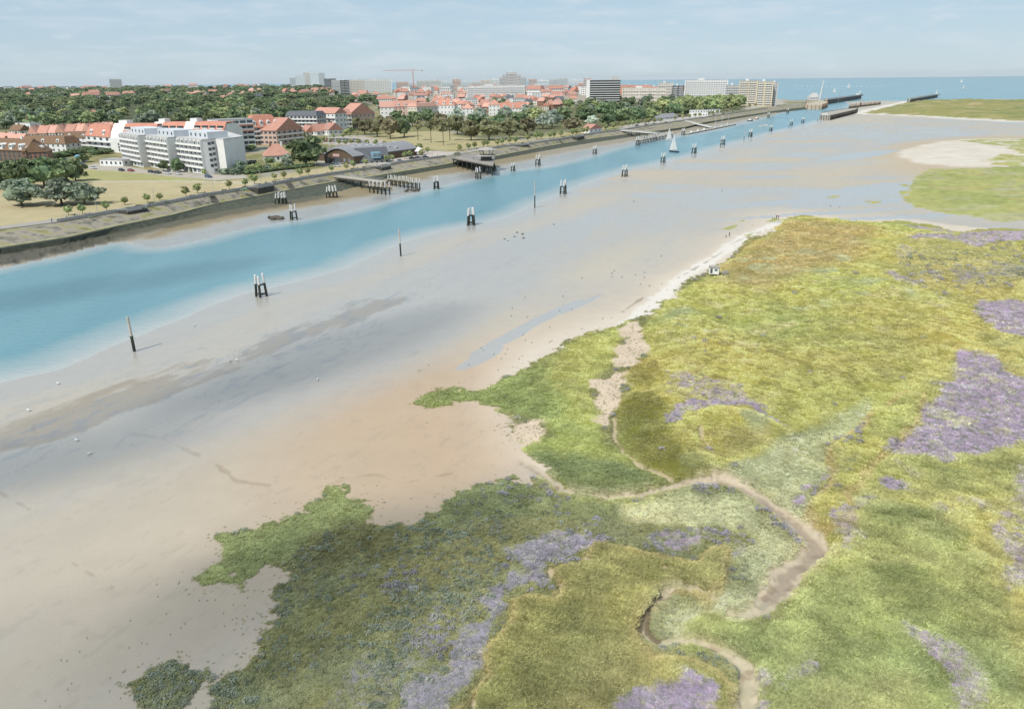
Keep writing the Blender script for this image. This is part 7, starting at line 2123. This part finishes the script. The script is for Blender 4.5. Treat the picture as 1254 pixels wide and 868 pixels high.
def person_material():
    m = bpy.data.materials.new('clothed_figure')
    n, l = nodes_of(m)
    p = n['Principled BSDF']; p.inputs['Roughness'].default_value = .8
    tc = n.new('ShaderNodeTexCoord'); sx = n.new('ShaderNodeSeparateXYZ'); l.new(tc.outputs['Object'], sx.inputs[0])
    oi = n.new('ShaderNodeObjectInfo')
    top = n.new('ShaderNodeValToRGB'); top.color_ramp.interpolation = 'CONSTANT'
    el = top.color_ramp.elements
    el[0].color = (.7, .7, .68, 1); el[1].position = .3; el[1].color = (.35, .06, .06, 1)
    for ps, c in ((.5, (.05, .10, .25, 1)), (.7, (.55, .5, .4, 1)), (.85, (.03, .03, .04, 1))):
        q = el.new(ps); q.color = c
    l.new(oi.outputs['Random'], top.inputs['Fac'])
    def step(z, a, b):
        g = n.new('ShaderNodeMath'); g.operation = 'GREATER_THAN'; g.inputs[1].default_value = z
        l.new(sx.outputs['Z'], g.inputs[0])
        x = n.new('ShaderNodeMix'); x.data_type = 'RGBA'
        l.new(g.outputs[0], x.inputs['Factor'])
        for sk_, v in (('A', a), ('B', b)):
            if isinstance(v, tuple): x.inputs[sk_].default_value = v
            else: l.new(v, x.inputs[sk_])
        return x.outputs['Result']
    c = step(.95, (.05, .06, .09, 1), top.outputs['Color'])
    c = step(1.47, c, (.55, .36, .27, 1))
    c = step(1.70, c, (.07, .05, .035, 1))
    l.new(c, p.inputs['Base Color'])
    return m
M_person = person_material()
PM = [person_mesh('standing_body', 0.0, 1), person_mesh('walking_body', 1.0, 2)]
for m in PM: m.materials.append(M_person)
def person(px, pb, label, group=None, z=TZ + .06, walk=True, rz=None):
    o = inst('person', PM[1 if walk else 0], None, G3(px, pb, z), random.uniform(0, 6.28) if rz is None else rz)
    tag(o, label, 'person', group)
for px, dy in ((92, -1.5), (97, -1.3), (110, -1.2), (64, 0.0), (82, -2), (236, -1.2), (251, -1.5), (232, -1), (291, -1), (300, -1.3), (318, -2), (326, -1.4), (384, -1), (438, -1.4), (462, -1.2), (492, -1), (508, -1.5), (536, -1.2), (560, -3), (618, -1.2), (626, -1), (652, -.8), (668, -1), (698, -.8), (735, -.8), (772, -.8), (790, -.7), (816, -.7), (830, -.7)):
    yb = np.interp(px, *np.array(PROM).T) + dy
    person(px, yb, 'person strolling along the promenade', 'strollers on the promenade')
person(893, 290, 'person walking alone on the sand below the white crest of the beach', z=0.75, rz=1.0)
for px, pb in ((945.5, 268.5), (948, 268.8), (950.5, 268.4), (953, 268.6)):
    person(px, pb, 'person in a group of four standing at the tip of the beach', 'four people at the beach tip', z=0.8, walk=False)
for px, pb in ((556, 194.5), (562, 192), (580, 196), (574, 191)):
    person(px, pb, 'person standing on the boarded pavilion pier', 'people on the pier', z=6.22, walk=False)
dg_ = G3(889, 290.4, .75)
# the dog beside the walker
e = MB().ball((0, 0, .42), .38, .13, .15, 10, 6).ball((.42, 0, .58), .14, .09, .10, 8, 5).tube((.3, 0, .5), (.42, 0, .58), .09, .08, 6)
for sx in (-.26, .24):
    for sy in (-.08, .08):
        e.tube((sx, sy, .38), (sx + .03, sy, .18), .06, .04, 6).tube((sx + .03, sy, .18), (sx, sy, 0), .035, .03, 6)
e.tube((-.36, 0, .48), (-.58, 0, .62), .035, .02, 5).tube((.52, 0, .56), (.62, 0, .54), .055, .04, 6)
o = e.build('dog', mat('dark_fur', alb(72, 60, 52), .9), None, dg_)
o.rotation_euler = (0, 0, 1.2)
tag(o, 'dark dog on the sand beside the lone walker', 'dog')

# ---- cars
CARC = {k: mat('car_' + k, alb(*c), 0.3, 0.02, 1.0, spec=.5) for k, c in (('white', (236, 238, 240)), ('silver', (180, 186, 190)), ('black', (52, 56, 62)), ('red', (176, 70, 60)), ('blue', (84, 104, 136)), ('grey', (120, 124, 128)))}
M_tyre = mat('tyre', (0.02, 0.02, 0.02), .9)
def car_parts():
    body = MB().extr_y([(-2.1, .35), (-2.15, .75), (-1.95, .95), (-.2, .98), (1.2, .92), (2.05, .78), (2.15, .5), (2.1, .32)], -.86, .86)
    cab = MB().hexa([(-1.9, -.78, .95), (1.15, -.78, .93), (1.15, .78, .93), (-1.9, .78, .95)], [(-1.5, -.62, 1.45), (.3, -.62, 1.45), (.3, .62, 1.45), (-1.5, .62, 1.45)])
    roof = MB().box(-1.48, .28, -.61, .61, 1.452, 1.49)
    wh = MB().tube((0, -.1, 0), (0, .1, 0), .33, .33, 12)
    return body, cab, roof, wh
cb, cc2, crf, cw = car_parts()
cabm = cc2.mesh('glasshouse', M_win); whm = cw.mesh('wheel', M_tyre)
CARB = {k: (cb.mesh('body', m), crf.mesh('roof_panel', m)) for k, m in CARC.items()}
def car(px, pb, colr, rz, label, group, z=TZ + .05):
    e = empty('parked_car', G3(px, pb, z), rz)
    inst('body', CARB[colr][0], e); inst('roof_panel', CARB[colr][1], e); inst('glasshouse', cabm, e)
    for sx in (-1.35, 1.35):
        for sy in (-.8, .8):
            inst('wheel', whm, e, (sx, sy, .33))
    tag(e, label, 'car', group)
WORD = {'white': 'white', 'silver': 'silver', 'black': 'black', 'red': 'dark red', 'blue': 'blue', 'grey': 'grey'}
for px, pb, c in ((115, 207, 'white'), (149, 209.5, 'black'), (160.5, 210, 'red'), (185.5, 211.5, 'black'), (193.5, 212.5, 'black'), (206, 213.5, 'white'), (219, 214, 'white'), (255.5, 217.5, 'blue')):
    car(px, pb, c, -.55 + random.uniform(-.1, .1), WORD[c] + ' car parked before the white balcony block', 'cars before the balcony block')
for px, pb, c in ((81, 196.5, 'silver'), (86, 197.5, 'white'), (96, 200.5, 'black'), (101, 202.5, 'grey')):
    car(px, pb, c, .2, WORD[c] + ' car parked behind the dark row of trees', 'cars behind the tree row')
for px, pb, c in ((411, 200.8, 'white'), (416, 201.2, 'silver'), (413, 204.2, 'white')):
    car(px, pb, c, .3, WORD[c] + ' car in front of the boat hall', 'cars at the boat hall')
r_ = random.Random(9)
for row_y, x0, x1 in ((171.5, 402, 440), (174.0, 400, 446), (181.5, 444, 500), (186.5, 480, 520)):
    x = x0
    while x < x1:
        c = r_.choice(list(CARC))
        car(x, row_y + (x - x0) * .02, c, .15, WORD[c] + ' car in the tree-lined car park', 'cars in the car park')
        x += r_.uniform(4.2, 7.5)
for px, pb, c in ((505, 194.8, 'black'), (512, 194.2, 'grey'), (521, 193.6, 'black'), (490, 198, 'silver'), (780, 154.6, 'black'), (791, 153.6, 'grey'), (801, 152.8, 'black'), (815, 151, 'blue'), (874, 141.5, 'grey'), (886, 139.6, 'black'), (897, 137.8, 'silver')):
    car(px, pb, c, .75, WORD[c] + ' car on the road beside the promenade', 'cars by the promenade')
# ---- benches and low bushes on the promenade, street lamps
for px in (170, 186, 236, 275, 300, 336, 357, 432, 446, 520, 585, 640, 690):
    yb = np.interp(px, *np.array(PROM).T)
    a = G3(px, yb - 1.4, TZ + .06)
    e = empty('bench', a, .6)
    MB().box(-1.1, 1.1, -.25, .25, .42, .5).build('seat', M_dtimber, e)
    MB().box(-1.1, 1.1, .2, .28, .52, .95).build('backrest', M_dtimber, e)
    for x in (-.9, .9):
        MB().box(x - .06, x + .06, -.22, .22, 0, .42).build('leg', M_conc, e)
    tag(e, 'dark slatted bench on the promenade walk', 'bench', 'promenade benches')
for k, px in enumerate((120, 190, 262, 320, 388, 452, 530, 602, 668, 722, 770, 812, 852)):
    yb = np.interp(px, *np.array(PROM).T)
    a = G3(px, yb - .5, TZ + .06)
    e = empty('street_lamp', a, .6)
    MB().tube((0, 0, 0), (0, 0, 6.4), .1, .06, 6).build('lamp_post', M_alu, e)
    MB().tube((0, 0, 6.4), (0, 1.3, 6.7), .05, n=5).build('arm', M_alu, e)
    MB().box(-.15, .15, 1.1, 1.8, 6.62, 6.76).build('lamp_head', M_cabin, e)
    tag(e, 'slim grey street lamp on the promenade', 'street lamp', 'promenade street lamps')
# low bushes by the balustrade
for px, dy, w in ((157, -1.5, 6), (176, 2, 5), (203, -.3, 7), (258, 1, 5), (327, -.8, 7), (112, 2, 6), (402, -1, 5), (560, 1, 9), (470, 0.5, 6), (300, 1.5, 8)):
    yb = np.interp(px, *np.array(PROM).T) + dy
    tree(px, yb, w * .45, w, 'shrub', 'low dark bush beside the promenade balustrade', 'bushes by the balustrade')
# ---- gulls and flotsam on the flats
gm = MB().ball((0, 0, .28), .34, .15, .15, 10, 6).ball((.3, 0, .42), .1, .08, .08, 8, 5).tube((.2, 0, .32), (.3, 0, .42), .08, .07, 6).tube((.38, 0, .41), (.48, 0, .39), .025, .01, 5).tube((-.3, 0, .3), (-.5, 0, .32), .07, .03, 5).tube((.02, -.05, .18), (.02, -.05, 0), .015, n=4).tube((.02, .05, .18), (.02, .05, 0), .015, n=4).mesh('gull', M_white)
for px, pb in ((559, 300), (71, 470), (35, 503), (94, 540), (110, 557), (238, 399), (282, 443), (290, 442), (389, 467), (238, 307)):
    x, y = G(px, pb, 0.25)
    k = landcover(np.array([float(x)]), np.array([float(y)]))
    o = inst('gull', gm, None, (float(x), float(y), max(0.0, float(k['z'][0]))), random.uniform(0, 6), (1.0, 1.0, 1.0))
    tag(o, 'white gull resting on the wet flat or shallow water', 'gull', 'gulls on the flat')
def rock_mesh(seed):
    r = random.Random(seed)
    return MB().ball((0, 0, .1), .5, .38, .26, 8, 5, .28, r).mesh('rock', mat('dark_rock_%s' % 'abc'[seed], alb(104, 98, 88), .9, .3, 2))
RK = [rock_mesh(i) for i in range(3)]
spots = [(618, 293), (630, 290), (633, 285), (640, 287), (622, 295), (678, 275), (641, 292), (892, 287.5), (776, 247), (905, 195), (912, 194), (884, 234), (1017, 253), (1028, 254)]
for px, pb in spots:
    x, y = G(px, pb, .2)
    o = inst('rock', random.choice(RK), None, (float(x), float(y), .15), random.uniform(0, 6), (random.uniform(.6, 1.2),) * 3)
    tag(o, 'dark weedy stone lying on the open mudflat', 'rock', 'stones on the mudflat')
# rock tongue by the dolphin, and the armour stones under the left quay
cols = []
for px, pb, n, sx, sy in ((340, 267.5, 22, 9, 1.3), (507, 233.5, 12, 7, .8)):
    for i in range(n):
        p = (px + random.gauss(0, sx * .5), pb + random.gauss(0, sy * .5))
        x, y = G(*p, .2)
        o = inst('rock', random.choice(RK), None, (float(x), float(y), .2), random.uniform(0, 6), tuple(random.uniform(1.4, 3.0) for _ in range(3)))
        tag(o, 'dark stone in the rock tongue running into the channel below the quay', 'rock', 'rock tongues below the quay')
# ================================================================ summer haze over the coast
def haze():
    m = bpy.data.materials.new('thin_haze')
    n, l = nodes_of(m)
    n.remove(n['Principled BSDF'])
    v = n.new('ShaderNodeVolumePrincipled')
    v.inputs['Color'].default_value = (0.86, 0.93, 1.0, 1)
    v.inputs['Density'].default_value = 0.000015
    v.inputs['Anisotropy'].default_value = 0.2
    l.new(v.outputs['Volume'], n['Material Output'].inputs['Volume'])
    o = MB().box(-27000, 27000, -1000, 27000, -4, 130).build('haze', m)
    tag(o, 'thin pale summer haze over sea and town', kind='stuff')
haze()
